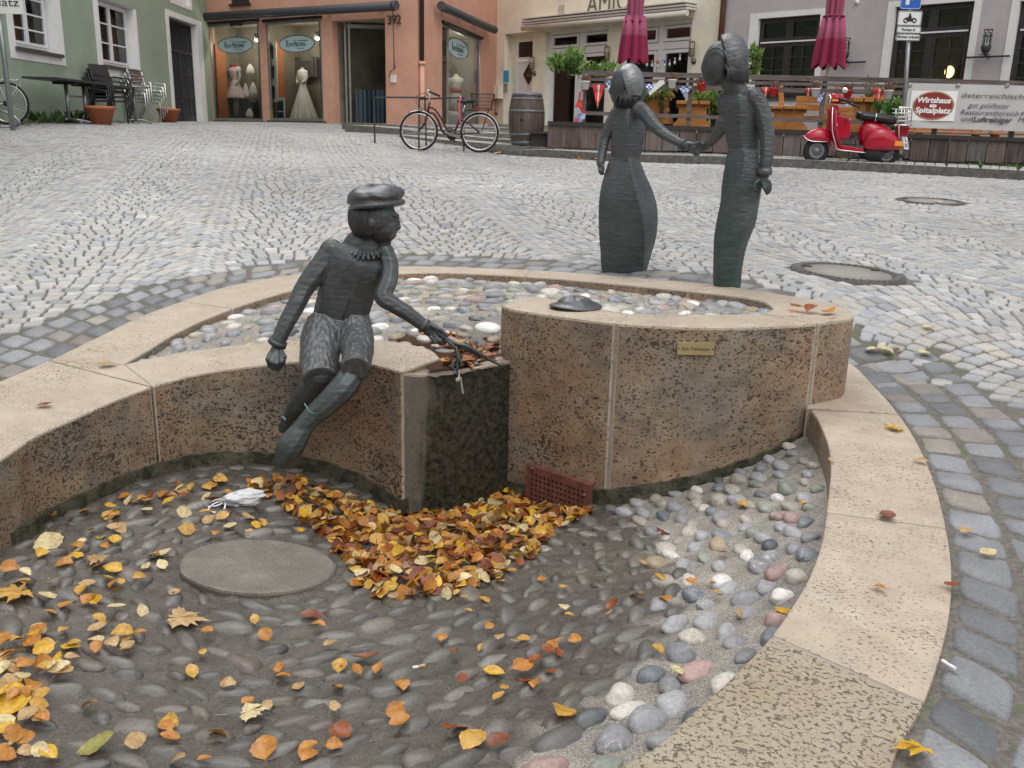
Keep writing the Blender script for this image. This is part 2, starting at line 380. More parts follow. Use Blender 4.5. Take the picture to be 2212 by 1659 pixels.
# ---------------------------------------------------------------- setts: real little blocks
foot=[(p[0],p[1]) for p in RO]+[(p[0],p[1]) for p in LR_out]+[(p[0],p[1]) for p in reversed(DF)][:0]
foot_rim=[(p[0],p[1]) for p in LR_out]
foot_ring=[(p[0],p[1]) for p in RO]+[(p[0],p[1]) for p in LR_out[:2]]+[(-1.0,3.0),(1.0,3.0)]
outl=[(p[0],p[1]) for p in RO if True]
FOOT=[(p[0],p[1]) for p in RO[4:]]+[(p[0],p[1]) for p in LR_out]   # closed outline of the whole fountain
MH=onz(1831,585,.27); MHR=.335
MH2=onz(2010,428,.50)
terr_poly=[(p[0],p[1]) for p in KERB]+[(14,30),(-1,30)]
green_x=lambda Y: P_gr1[0]
def setts():
    quads=[];cols=[];rad=[]
    # large setts: three rows running round the fountain
    Fp=np.array(FOOT); dd_=np.r_[0,np.cumsum(np.linalg.norm(np.diff(Fp,axis=0),axis=1))]; ss=np.arange(0,dd_[-1],.06)
    Fp=np.c_[np.interp(ss,dd_,Fp[:,0]),np.interp(ss,dd_,Fp[:,1])]
    for _ in range(6): Fp[1:-1]=(Fp[:-2]+2*Fp[1:-1]+Fp[2:])/4
    line=[p for p in Fp]
    def off(line,d):
        res=[]; n=len(line)
        for i in range(n):
            a=line[max(i-2,0)]; b=line[min(i+2,n-1)]; t=(b-a)/(np.linalg.norm(b-a)+1e-9); nrm=np.array((t[1],-t[0]))
            res.append(line[i]+nrm*d)
        return res
    # decide the outward side
    cen=np.array((-.3,3.6)); test=off(line,.1)[len(line)//3]
    sgn=1 if np.linalg.norm(test-cen)>np.linalg.norm(line[len(line)//3]-cen) else -1
    def samp(line):
        L=[0]
        for i in range(1,len(line)): L.append(L[-1]+np.linalg.norm(line[i]-line[i-1]))
        L=np.array(L); A=np.array(line)
        return L[-1],lambda s:np.array((np.interp(s,L,A[:,0]),np.interp(s,L,A[:,1])))
    W=.145; g=.010
    for row in range(3):
        l0=off(line,sgn*(.012+row*(W+g))); l1=off(line,sgn*(.012+row*(W+g)+W))
        LL,f0=samp(l0); L1,f1=samp(l1); s=rng.uniform(0,.1)
        while s<LL-.2:
            w=rng.uniform(.12,.20); a=s/LL;b=(s+w)/LL
            q=[f0(a*LL),f0(b*LL),f1(b*L1),f1(a*L1)]
            q=[p+rng.normal(0,.004,2) for p in q]; quads.append(q); s+=w+g
            t=rng.random()
            base=np.array((.23,.238,.25)) if t<.55 else (np.array((.235,.215,.19)) if t<.8 else np.array((.15,.155,.165)))
            cols.append(base*rng.uniform(.8,1.2)); rad.append(.012)
    nbig=len(quads)
    ringband=[tuple(p) for p in off(line,sgn*(3*(W+g)+.03))]
    # small setts in segmental arcs
    ang=R(14); ca,sa=math.cos(ang),math.sin(ang); Wc=1.25; Rr=.92; d=.108
    amax=math.asin(Wc/2/Rr)
    for ci in range(-24,26):
        for ri in range(-10,330):
            u0=ri*d+(0.5*d if ci%2 else 0); nst=12
            ph=-amax
            jit=rng.uniform(-.3,.3)
            while ph<amax-.03:
                wv=rng.uniform(.085,.118)/Rr
                wv=min(wv,amax-ph)
                if wv*Rr<.05: break
                c=ph+wv/2
                vv=ci*Wc+Rr*math.sin(c); uu=u0+Rr*math.cos(c)
                X=vv*ca-uu*sa+3; Yy=vv*sa+uu*ca-2
                if 1.0<Yy<30 and abs(X)<.66*Yy+1.2:
                    q=[]
                    for (aa,rr) in((ph+.004,Rr-d/2+.005),(ph+wv-.006,Rr-d/2+.005),(ph+wv-.006,Rr+d/2-.006),(ph+.004,Rr+d/2-.006)):
                        v2=ci*Wc+rr*math.sin(aa)+rng.normal(0,.0022); u2=u0+rr*math.cos(aa)+rng.normal(0,.0022)
                        q.append(np.array((v2*ca-u2*sa+3,v2*sa+u2*ca-2)))
                    quads.append(q); cols.append(None); rad.append(.009)
                ph+=wv
    Q=np.array(quads); ctr=Q.mean(axis=1); n=len(Q)
    keep=np.ones(n,bool); small=np.arange(n)>=nbig
    ins=inpoly(ctr[:,0],ctr[:,1],FOOT); keep&=~(ins&small)
    rb=inpoly(ctr[:,0],ctr[:,1],ringband); keep&=~(rb&small)
    for M_,r_ in((MH,MHR+.03),(MH2,.37)):
        dm=np.hypot(ctr[:,0]-M_[0],ctr[:,1]-M_[1]); keep&=dm>r_+.03
    keep&=~inpoly(ctr[:,0],ctr[:,1],terr_poly)
    keep&=(ctr[:,0]>-8.85)
    # nothing inside the pink house
    pk=[P_gr1,P_pk,P_ye,(-1,40),(-12,40)]
    keep&=~inpoly(ctr[:,0],ctr[:,1],pk)
    Q=Q[keep]; ctr=ctr[keep]; small=small[keep]; C0=[c for c,k in zip(cols,keep) if k]; n=len(Q)
    # colour patches: pale, bluish, warm
    pt=np.sin(ctr[:,0]*1.3+1.7*np.sin(ctr[:,1]*.7))+np.cos(ctr[:,1]*1.1+ctr[:,0]*.4)
    col=np.zeros((n,3))
    for i in range(n):
        if C0[i] is not None: col[i]=C0[i]; continue
        t=rng.random()
        if t<.62: b=(.36,.356,.343)
        elif t<.80: b=(.31,.32,.335)
        elif t<.88: b=(.38,.355,.315)
        elif t<.93: b=(.23,.24,.25)
        else: b=(.42,.415,.40)
        col[i]=np.array(b)*rng.uniform(.9,1.1)*(1+.05*pt[i])
    near=(~small)|(np.hypot(ctr[:,0],ctr[:,1])<5.2)
    NEAR=[(Q[i_],col[i_],small[i_]) for i_ in np.nonzero(near)[0]]
    Q=Q[~near]; col=col[~near]; small=small[~near]; n=len(Q)
    z=GH(Q[:,:,0],Q[:,:,1])
    inset=np.where(small,.009,.015)[:,None,None]; h=np.where(small,.014,.022)
    cc=Q.mean(axis=1,keepdims=True); dirv=cc-Q; ln=np.linalg.norm(dirv,axis=2,keepdims=True)+1e-9
    top=Q+dirv/ln*inset*1.25; mid=Q+dirv/ln*inset*.35
    tilt=rng.normal(0,.0012,(n,4)); lift=rng.normal(0,.0014,n)[:,None]
    ctrz=GH(cc[:,:,0],cc[:,:,1])+lift+.003
    V=np.zeros((n,13,3))
    V[:,0:4,:2]=Q; V[:,0:4,2]=z-.035
    V[:,4:8,:2]=mid; V[:,4:8,2]=z+lift+tilt-np.where(small,.007,.011)[:,None]
    V[:,8:12,:2]=top; V[:,8:12,2]=z+lift+tilt
    V[:,12,:2]=cc[:,0]; V[:,12,2]=ctrz[:,0]+.001
    F=[]
    for a,b in((0,4),(4,8)):
        for k in range(4): F.append((a+k,a+(k+1)%4,b+(k+1)%4,b+k))
    T=np.array(F); faces=(T[None]+np.arange(n)[:,None,None]*13).reshape(-1,4)
    # winding: make sure up
    tri=np.array([(8,9,12,12),(9,10,12,12),(10,11,12,12),(11,8,12,12)])
    tq=np.array([(8,9,10,11)])
    fq=(tq[None]+np.arange(n)[:,None,None]*13).reshape(-1,4)
    allF=np.concatenate([faces,fq]); colF=np.concatenate([np.repeat(col,8,axis=0),col])
    # orientation check
    a=Q[:,1]-Q[:,0]; b=Q[:,2]-Q[:,0]; cr=a[:,0]*b[:,1]-a[:,1]*b[:,0]
    flip=cr<0; fl=np.concatenate([np.repeat(flip,8),flip]); allF[fl]=allF[fl][:,::-1]
    return V.reshape(-1,3),allF,colF,NEAR
def near_setts(NEAR):
    A=np.array([0,.035,.12,.36,.64,.88,.965,1.0]); g=len(A); U,W_=np.meshgrid(A,A); e=np.minimum(np.minimum(U,1-U),np.minimum(W_,1-W_))
    VV=[];CC=[];FF=[]; j,i=np.meshgrid(np.arange(g-1),np.arange(g-1)); a0=(i*g+j).ravel(); F1=np.c_[a0,a0+1,a0+g+1,a0+g]
    for n_,(q,c,sm) in enumerate(NEAR):
        a=q[1]-q[0]; b=q[2]-q[0]
        if a[0]*b[1]-a[1]*b[0]<0: q=q[[0,3,2,1]]
        P=(1-U)[...,None]*(1-W_)[...,None]*q[0]+U[...,None]*(1-W_)[...,None]*q[1]+U[...,None]*W_[...,None]*q[2]+(1-U)[...,None]*W_[...,None]*q[3]
        cc=q.mean(0); cr=((np.minimum(U,1-U)<.06)&(np.minimum(W_,1-W_)<.06))[...,None]; cr2=((np.minimum(U,1-U)<.15)&(np.minimum(W_,1-W_)<.15))[...,None]
        P=P+(cc-P)*(.10*cr+.035*cr2); s_=1.0 if sm else 1.6
        P=P+rng.normal(0,.0012*s_,P.shape)
        z=GH(P[...,0],P[...,1])+np.where(e<.01,-.04,np.where(e<.04,-.0085*s_,np.where(e<.2,-.002*s_,.0008*s_)))+rng.normal(0,.0009*s_,e.shape)+rng.normal(0,.0014*s_)
        z=z+(U-.5)*rng.normal(0,.0025)+(W_-.5)*rng.normal(0,.0025)
        VV.append(np.c_[P.reshape(-1,2),z.ravel()]); FF.append(F1+n_*g*g); CC.append(np.repeat(c[None],len(F1),0))
    return np.concatenate(VV),np.concatenate(FF),np.concatenate(CC)
def m_sett():
    k=NT('granite_setts'); a=k.attr().outputs['Color']; co=k.co()
    f1=k.noise(co,9,4,.6); f2=k.noise(co,120,4,.7); f3=k.noise(co,.45,3,.5)
    c=k.mix(1.0,a,k.ramp(f2,[(.25,.62),(.5,.98),(.75,1.25)]),'MULTIPLY')
    c=k.mix(1.0,c,k.ramp(f1,[(.3,.82),(.7,1.12)]),'MULTIPLY')
    c=k.mix(1.0,c,k.ramp(f3,[(.3,.86),(.7,1.1)]),'MULTIPLY')
    k.set(c,None,0,.5); k.set(rough=k.ramp(f1,[(.2,.42),(.8,.72)]))
    k.bump(k.mix(.5,f1,f2),.55,.006); return k.m
def m_joint():
    k=NT('joint_sand'); co=k.co(); f=k.noise(co,60,4,.7); g=k.noise(co,.7,3,.6); g2=k.noise(co,6,3,.6)
    c=k.mix(k.ramp(f,[(.3,0.0),(.7,1.0)]),(.07,.064,.055),(.18,.165,.14))
    ms=k.ramp(k.math('MULTIPLY',g,g2),[(.30,0.0),(.42,.7)])
    c=k.mix(ms,c,(.07,.10,.03)); k.set(c,.85); k.bump(f,.6,.01); return k.m
V_,F_,C_,NEAR=setts(); VN,FN,CN=near_setts(NEAR)
# the ground sheet under the setts, with its hole for the fountain basin
def sheet():
    xs=np.concatenate([np.linspace(-60,-14,12),np.arange(-13,-3,.25),np.arange(-3,3,.08),np.arange(3,13.01,.25),np.linspace(14,60,12)])
    ys=np.concatenate([np.linspace(-30,-3,10),np.arange(-2,.4,.25),np.arange(.4,7,.08),np.arange(7,32.01,.25),np.linspace(33,60,8)])
    X,Y=np.meshgrid(xs,ys); cx=np.clip(X,-11,11); cy=np.clip(Y,0,30); Z=GH(cx,cy)-.011
    nx,ny=len(xs),len(ys); V=np.c_[X.ravel(),Y.ravel(),Z.ravel()]
    i,j=np.meshgrid(np.arange(nx-1),np.arange(ny-1)); a=(j*nx+i).ravel(); F=np.c_[a,a+1,a+nx+1,a+nx]
    mx=V[F].mean(axis=1); cor=V[F]
    allin=np.ones(len(F),bool)
    for k in range(4): allin&=inpoly(cor[:,k,0],cor[:,k,1],FOOT)
    # clip cells just at the basin: drop every cell fully or partly over the open basin but keep under the rim
    basin=[(p[0],p[1]) for p in LR_in]+[(p[0],p[1]) for p in reversed(DF[:40])]
    part=np.zeros(len(F),bool)
    for k in range(4): part|=inpoly(cor[:,k,0],cor[:,k,1],FOOT)&(polydist(cor[:,k,0],cor[:,k,1],FOOT,True)>.16)
    F=F[~(allin|part)]
    return V,F
V2,F2=sheet()
tag(fastmesh('ground',V2,F2,m_joint()),kind='structure')
M_set=m_sett(); tag(fastmesh('cobbled_square',V_,F_,M_set,C_),kind='structure')
tag(fastmesh('cobbles',VN,FN,M_set,CN,True),kind='structure')
# ---------------------------------------------------------------- fountain
def m_trav(name,side):
    k=NT(name); co=k.co()
    st=k.map(co,(1,1,1.45) if side else (1,1,1),(0,0,0) if side else (0,0,.5))
    if not side: st=k.map(st,(1,1.7,1))
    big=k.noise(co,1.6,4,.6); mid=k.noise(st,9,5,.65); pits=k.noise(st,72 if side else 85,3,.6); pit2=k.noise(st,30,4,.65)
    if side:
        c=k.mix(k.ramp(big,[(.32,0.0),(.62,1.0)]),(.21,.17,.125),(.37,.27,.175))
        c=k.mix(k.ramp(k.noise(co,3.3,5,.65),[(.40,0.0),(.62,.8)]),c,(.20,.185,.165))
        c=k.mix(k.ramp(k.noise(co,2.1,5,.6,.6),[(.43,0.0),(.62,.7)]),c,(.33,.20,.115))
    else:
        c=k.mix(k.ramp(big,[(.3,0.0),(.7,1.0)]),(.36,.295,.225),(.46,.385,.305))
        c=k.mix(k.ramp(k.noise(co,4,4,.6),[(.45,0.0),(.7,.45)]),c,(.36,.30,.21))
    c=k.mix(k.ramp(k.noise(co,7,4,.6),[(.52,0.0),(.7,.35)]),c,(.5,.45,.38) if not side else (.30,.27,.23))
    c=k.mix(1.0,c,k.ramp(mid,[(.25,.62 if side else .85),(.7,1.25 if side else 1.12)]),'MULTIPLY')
    # crowding of the pits varies over the stone
    dens=k.noise(co,2.6,3,.6)
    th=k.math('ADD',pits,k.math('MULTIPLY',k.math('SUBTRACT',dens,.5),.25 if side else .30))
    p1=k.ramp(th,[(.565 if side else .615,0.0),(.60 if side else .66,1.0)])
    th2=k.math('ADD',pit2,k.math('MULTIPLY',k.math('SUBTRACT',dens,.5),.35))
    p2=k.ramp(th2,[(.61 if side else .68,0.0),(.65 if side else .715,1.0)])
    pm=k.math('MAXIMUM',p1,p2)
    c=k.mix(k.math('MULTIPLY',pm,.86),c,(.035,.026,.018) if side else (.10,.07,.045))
    k.set(c,None,0,.5); k.set(rough=k.ramp(mid,[(.3,.32 if side else .5),(.7,.6 if side else .75)]))
    h=k.math('SUBTRACT',k.math('MULTIPLY',k.noise(co,160,3,.6),.25),pm)
    k.bump(h,.7,.006); return k.m
TR_top=m_trav('travertine_top',False); TR_side=m_trav('travertine_side',True)
def m_rough():
    k=NT('rough_travertine'); co=k.co(); st=k.map(k.map(co,(1,1,1),(0,0,.5)),(1,1.25,1))
    n1=k.noise(st,80,4,.7); n2=k.noise(co,30,5,.75); b=k.noise(co,3,4,.6)
    c=k.mix(k.ramp(b,[(.3,0.0),(.7,1.0)]),(.31,.25,.165),(.38,.33,.26))
    pm=k.math('MAXIMUM',k.ramp(n1,[(.56,0.0),(.62,1.0)]),k.ramp(n2,[(.60,0.0),(.64,1.0)]))
    c=k.mix(k.math('MULTIPLY',pm,.62),c,(.09,.07,.045)); k.set(c,.75)
    k.bump(k.math('SUBTRACT',k.math('MULTIPLY',n2,.6),pm),.9,.012); return k.m
TR_rough=m_rough()
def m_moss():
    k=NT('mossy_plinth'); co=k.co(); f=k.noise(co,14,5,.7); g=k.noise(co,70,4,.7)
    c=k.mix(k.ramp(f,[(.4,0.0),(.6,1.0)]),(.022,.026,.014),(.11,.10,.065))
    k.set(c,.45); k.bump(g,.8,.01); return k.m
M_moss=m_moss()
def m_algae():
    # wet face of the spillway: black-green algae, a pale lime run at its left edge
    k=NT('spillway_algae'); co=k.co(); sep=k.n('ShaderNodeSeparateXYZ'); k.l(co,sep.inputs[0])
    drip=k.noise(k.map(co,(22,22,2.2)),1.0,4,.6,.3); f=k.noise(co,38,5,.75); g=k.noise(co,7,4,.6)
    x=k.math('ADD',sep.outputs['X'],k.math('MULTIPLY',k.math('SUBTRACT',g,.5),.10))
    x=k.math('ADD',x,k.math('MULTIPLY',k.math('SUBTRACT',drip,.5),.14)); x=k.math('SUBTRACT',x,k.math('MULTIPLY',sep.outputs['Z'],.10))
    base=k.mix(k.ramp(f,[(.40,0.0),(.62,1.0)]),(.010,.010,.008),(.055,.053,.034))
    base=k.mix(k.ramp(k.noise(k.map(co,(9,9,2)),1,4,.6),[(.55,0.0),(.72,.5)]),base,(.035,.05,.015))
    lime=k.ramp(x,[(.0,1.0),(.05,1.0),(.11,0.0)])
    mp=k.n('ShaderNodeMapRange'); mp.inputs['From Min'].default_value=-.52; mp.inputs['From Max'].default_value=.48
    k.l(x,mp.inputs['Value']); 
    lm=k.ramp(mp.outputs[0],[(.0,0.0),(.02,1.0),(.13,.95),(.19,0.0)])
    base=k.mix(lm,base,k.mix(f,(.085,.07,.058),(.20,.18,.155)))
    rd=k.ramp(mp.outputs[0],[(.0,1.0),(.035,0.0)]); base=k.mix(rd,base,(.33,.20,.13))
    k.set(base,None,0,.6); k.set(rough=k.ramp(f,[(.3,.22),(.7,.55)])); k.bump(k.mix(.5,f,drip),.8,.012); return k.m
M_algae=m_algae()
M_mortar=flat((.30,.275,.235),.8,var=.2,scale=20)
fount=empty('fountain',(-.2,3.2,0),label='round stepped travertine fountain basin set into the cobbles, with pebbled floors',cat='fountain')
def resamp(P,n):
    P=np.array(P,float); d=np.r_[0,np.cumsum(np.linalg.norm(np.diff(P,axis=0),axis=1))]
    s=np.linspace(0,d[-1],n); return np.c_[[np.interp(s,d,P[:,i]) for i in range(P.shape[1])]].T
def cutline(P,a,b):
    """piece of polyline between points nearest a and b"""
    P=np.array(P,float)
    ia=int(np.argmin(np.hypot(P[:,0]-a[0],P[:,1]-a[1]))); ib=int(np.argmin(np.hypot(P[:,0]-b[0],P[:,1]-b[1])))
    if ia<ib: return P[ia:ib+1]
    return P[ib:ia+1][::-1]
def block(name,A,B,zb,mats,n=26,gap=.0035,bevel=.009,parent=None,zbB=None):
    """solid strip block: A and B are its two long top edges"""
    A=resamp(A,n); B=resamp(B,n)
    # shrink ends for the mortar joint
    for P in(A,B):
        for i,j in((0,1),(-1,-2)):
            v=P[j]-P[i]; L=np.linalg.norm(v)+1e-9; P[i]=P[i]+v/L*min(gap,L*.5)
    mb=MB(); top=list(map(tuple,A))+list(map(tuple,B)); zz=zb; zB=zb if zbB is None else zbB
    bot=[(p[0],p[1],zz) for p in A]+[(p[0],p[1],zB) for p in B]
    mb.v=top+bot; N=2*n
    def f(t,mi): mb.f.append(t); mb.m.append(mi); mb.c.append(None); mb.sm.append(False)
    for i in range(n-1):
        f((i,i+1,n+i+1,n+i),0); f((N+i,N+n+i,N+n+i+1,N+i+1),1)
        f((i,N+i,N+i+1,i+1),1); f((n+i,n+i+1,N+n+i+1,N+n+i),1)
    f((0,n,N+n,N),1); f((n-1,N+n-1,N+2*n-1,2*n-1),1)
    me=bpy.data.meshes.new(name); me.from_pydata(mb.v,[],mb.f)
    for m in mats: me.materials.append(m)
    me.polygons.foreach_set('material_index',mb.m)
    bm=bmesh.new(); bm.from_mesh(me); bmesh.ops.recalc_face_normals(bm,faces=bm.faces)
    es=[e for e in bm.edges if len(e.link_faces)==2 and e.calc_face_angle(0)>.7 and max(v.co.z for v in e.verts)>min(zz,zB)+.02]
    bmesh.ops.bevel(bm,geom=es,offset=bevel,segments=2,affect='EDGES',profile=.6)
    bm.to_mesh(me); bm.free(); me.update()
    o=bpy.data.objects.new(name,me); C.objects.link(o)
    if parent: 
        o.parent=parent; o.matrix_parent_inverse=Matrix.Translation(parent.location).inverted()
    return o
TS=[TR_top,TR_side]
# upper ring, cut into stones by radial joints
def ringstones():
    A=np.array(RO); B=np.array(RI)
    fr=[0.0,.15,.31,.47,.62,.78]
    # joints as pixel pairs on outer / inner edge
    J=[(onz(1843,676,.355),onz(1670,665,.34)),(onz(1541,614,.30),onz(1500,629,.30)),(onz(1146,583,.22),onz(1134,597,.22)),(onz(760,580,.15),onz(800,596,.16)),(onz(392,651,.08),onz(503,667,.08)),(A[-1],B[-1])]
    for a,b in zip(J[:-1],J[1:]):
        block('ring_stone',cutline(A,a[0],b[0]),cutline(B,a[1],b[1]),-.35,TS,parent=fount)
ringstones()
# tall drum: three stones
Jt=[(DF[-1],DBk[-1]),(onz(1310,696,.36),onz(1360,676,.35)),(onz(1767,698,.36),onz(1638,677,.345))]
DFa=[tuple(p) for p in DF]; 
block('drum_stone',cutline(DF,Jt[0][0],Jt[1][0]),cutline(DBk,Jt[0][1],Jt[1][1]),-.85,TS,parent=fount,bevel=.012)
block('drum_stone',cutline(DF,Jt[1][0],Jt[2][0]),cutline(DBk,Jt[1][1],Jt[2][1]),-.85,TS,parent=fount,n=36,bevel=.012)
# right end wraps round into the ring
endA=list(map(tuple,cutline(DF,onz(1767,698,.36),onz(1838,688,.36))))+[tuple(p) for p in RO[1:6]]
block('drum_stone',endA,cutline(DBk,onz(1638,677,.345),onz(1670,665,.34)),-.85,TS,parent=fount,n=24,bevel=.012)
# pale mortar seams standing in the joints
def core(A,B,zb,n=60):
    A=resamp(A,n); B=resamp(B,n); d=B-A; L=np.linalg.norm(d[:,:2],axis=1)[:,None]; d=d/L
    A2=A+d*.005; B2=B-d*.005; A2[:,2]-=.004; B2[:,2]-=.004
    return block('mortar_joints',A2,B2,zb,[M_mortar,M_mortar],n=n,gap=.01,bevel=.001,parent=fount)
core(list(map(tuple,cutline(DF,DF[-1],onz(1838,688,.36))))+[tuple(p) for p in RO[1:6]],list(map(tuple,cutline(DBk,DBk[-1],onz(1670,665,.34)))),-.84)
core(cutline(RO,onz(1843,676,.355),RO[-1]),cutline(RI,onz(1670,665,.34),RI[-1]),-.34)
def seam(a,b,zb,wd=.016,par=fount):
    return
    mb=MB(); a=Vector(a); b=Vector(b); d=(b-a).normalized(); a=a+d*.002; b=b-d*.002
    mb.bar((a.x,a.y,(a.z+zb)/2-.004),(b.x,b.y,(b.z+zb)/2-.004),wd,a.z-zb)
    return mb.build('mortar_seam',M_mortar,par,world=True)
seam(Jt[1][0],Jt[1][1],-.75); seam(Jt[2][0],Jt[2][1],-.75)
# wall the boy sits on
mid=onz(700,780,.01)
block('basin_wall_stone',BW_F,BW_B,-.85,TS,parent=fount,n=40,gap=.004,bevel=.01)
seam(onz(328,835,.01),onz(267,787,.02),-.6)
mb=MB(); mb.prism([onz(328,835,.008),onz(268,788,.018),onz(109,779,.018)][::-1],-.3,0); mb.build('rim_stone',TR_top,fount,world=True)
# lower rim stones
JL=[(onz(328,835,.01),onz(107,778,.02)),((-1.72,2.3,0),(-2.15,2.3,0)),((-1.1,1.28,0),(-1.35,.98,0)),((.0,1.22,0),(.1,.88,0)),(onz(1667,1372,0),onz(2000,1512,0)),(onz(1787,1100,0),onz(2040,1140,0)),(onz(1750,884,0),onz(1945,897,0)),((1.33,4.05,0),(1.72,4.6,0))]
LIN=list(LR_in)+[(1.33,3.85,0),(1.36,4.05,0)]
for i,(a,b) in enumerate(zip(JL[:-1],JL[1:])):
    mats=[TR_rough,TR_rough] if i==3 else TS
    if i==6: 
        block('rim_stone',[(1.262,3.71,0),(1.36,3.9,0),(1.42,4.2,0)],cutline(LR_out,a[1],b[1]),-.85,mats,parent=fount,zbB=-.25)
        continue
    block('rim_stone',cutline(LIN,a[0],b[0]),cutline(LR_out,a[1],b[1]),-.75,mats,parent=fount,n=30,zbB=-.25)
core(cutline(LIN,onz(328,835,.01),(1.27,3.7,0)),cutline(LR_out,onz(107,778,.02),onz(1945,897,0)),-.70,90)
# spillway stone between boy wall and drum (top slightly lower, wet algae face)
c0=onz(869,803,.09); sp_front=[(c0[0]-.004,c0[1]+.006,.084),LIP[1],LIP[2],LIP[3],(LIP[4][0]+.06,LIP[4][1]+.03,.085)]
sp_back=[(c0[0]-.02,c0[1]+.3,.07),(-.35,4.3,.065),(-.2,4.35,.065),(-.05,4.4,.065),(.2,4.3,.065)]
sp_front=catmull(sp_front,5)
block('spillway_stone',sp_front,catmull(sp_back,5),-.85,[flat((.30,.24,.18),.3,var=.3,scale=14),M_algae],parent=fount,gap=0,n=24,bevel=.012)
# ---------------------------------------------------------------- basin floors
FL=TPS([(-1.545,3.717,-.40),(-1.76,2.857,-.31),(-1.2,3.95,-.45),(-.8,3.95,-.52),(-.5,3.82,-.60),(-.25,3.85,-.60),(.0,3.85,-.58),(.2,3.8,-.53),(.385,3.68,-.47),(.8,3.68,-.34),(1.1,3.70,-.22),(1.27,3.68,-.13),(1.2,3.25,-.13),(1.03,2.73,-.10),(.82,2.21,-.08),(.61,1.85,-.07),(.27,1.44,-.07),(-.5,1.15,-.13),(-1.4,1.5,-.2),(-1.7,2.3,-.25),
  (-.9,2.9,-.42),(-.3,2.6,-.38),(.1,2.2,-.28),(-.5,1.8,-.30),(.5,3.0,-.34),(.0,3.2,-.47)],.01)
UPc=[(p[0],p[1],p[2]-.045) for p in RI[::5]]
UPc+=[(p[0],p[1],p[2]-.03) for p in BW_B[::5]]+[(LIP[2][0],LIP[2][1]+.1,.05),(LIP[1][0],LIP[1][1]+.1,.045),onz(1078,752,.075),(.15,4.3,.10),(.03,4.5,.14)]
UPc+=[(p[0],p[1]+.02,p[2]-.03) for p in DBk[:18:4]]
UP=TPS(UPc,.01)
low_poly=[(p[0],p[1]) for p in LR_in]+[(p[0],p[1]) for p in DF[3:]]+[(LIP[4][0],LIP[4][1]),(LIP[2][0],LIP[2][1]),(c0[0],c0[1])]+[(p[0],p[1]) for p in reversed(BW_F)]
up_poly=[(p[0],p[1]) for p in RI]+[(p[0],p[1]) for p in BW_B]+[(LIP[1][0],LIP[1][1]+.03),(LIP[2][0],LIP[2][1]+.02),(LIP[4][0],LIP[4][1]+.02)]+[(p[0],p[1]) for p in reversed(DBk)]
wetline=[onz(1360,1085,-.35),onz(1425,1180,-.28),onz(1455,1290,-.2),onz(1400,1400,-.15),onz(1250,1510,-.13),onz(1120,1600,-.12),onz(1040,1680,-.12)]
wetpoly=[(p[0],p[1]) for p in wetline]+[(-.1,.8),(-3,.8),(-3,5),(.5,5)]
def wetness(X,Y):
    X=np.asarray(X,float);Y=np.asarray(Y,float)
    d=polydist(X,Y,[(p[0],p[1]) for p in wetline]); ins=inpoly(X,Y,wetpoly); s=np.where(ins,d,-d)
    s=s+.05*np.sin(X*23+3*np.sin(Y*17))+.03*np.sin(Y*41+X*13)
    return np.clip(.5+s/.12,0,1)
def floor_mesh(name,poly,H,wetf,mat,step=.016):
    P=np.array(poly); x0,y0=P.min(0)-.03; x1,y1=P.max(0)+.03
    xs=np.arange(x0,x1,step); ys=np.arange(y0,y1,step); X,Y=np.meshgrid(xs,ys)
    Z=H(X,Y)+.0045*np.sin(X*31+2*np.sin(Y*19))*np.cos(Y*27)+.003*np.sin(X*83+Y*19)*np.sin(Y*71)+rng.normal(0,.0016,X.shape)
    nx=len(xs); i,j=np.meshgrid(np.arange(nx-1),np.arange(len(ys)-1)); a=(j*nx+i).ravel(); F=np.c_[a,a+1,a+nx+1,a+nx]
    V=np.c_[X.ravel(),Y.ravel(),Z.ravel()]; m=V[F].mean(axis=1)
    keep=inpoly(m[:,0],m[:,1],poly)|(polydist(m[:,0],m[:,1],poly,True)<.04); F=F[keep]; m=m[keep]
    w_=wetf(m[:,0],m[:,1])[:,None]
    dry=np.array((.26,.24,.21)); wet=np.array((.088,.078,.064))
    col=dry*(1-w_)+wet*w_
    return fastmesh(name,V,F,mat,col,True,fount)
def m_bed():
    k=NT('mortar_bed'); a=k.attr().outputs['Color']; co=k.co(); f=k.noise(co,220,3,.8); g=k.noise(co,11,5,.65); h=k.noise(co,2.2,4,.6)
    c=k.mix(1.0,a,k.ramp(f,[(.3,.35),(.5,1.0),(.66,2.1)]),'MULTIPLY'); c=k.mix(1.0,c,k.ramp(g,[(.3,.75),(.7,1.2)]),'MULTIPLY'); c=k.mix(1.0,c,k.ramp(h,[(.3,.75),(.7,1.2)]),'MULTIPLY')
    lum=k.t.nodes.new('ShaderNodeRGBToBW'); k.l(a,lum.inputs[0])
    k.set(c,None,0,.5); k.set(rough=k.math('ADD',k.ramp(lum.outputs[0],[(.09,.22),(.25,.85)]),k.math('MULTIPLY',g,.12)))
    k.bump(k.mix(.5,f,g),.75,.007); return k.m
M_bed=m_bed()
floor_mesh('basin_floor',low_poly,FL,wetness,M_bed)
floor_mesh('upper_basin_floor',up_poly,UP,lambda x,y:np.clip(1.3-np.hypot(x+.22,y-4.3)/.5,0,.9),M_bed)
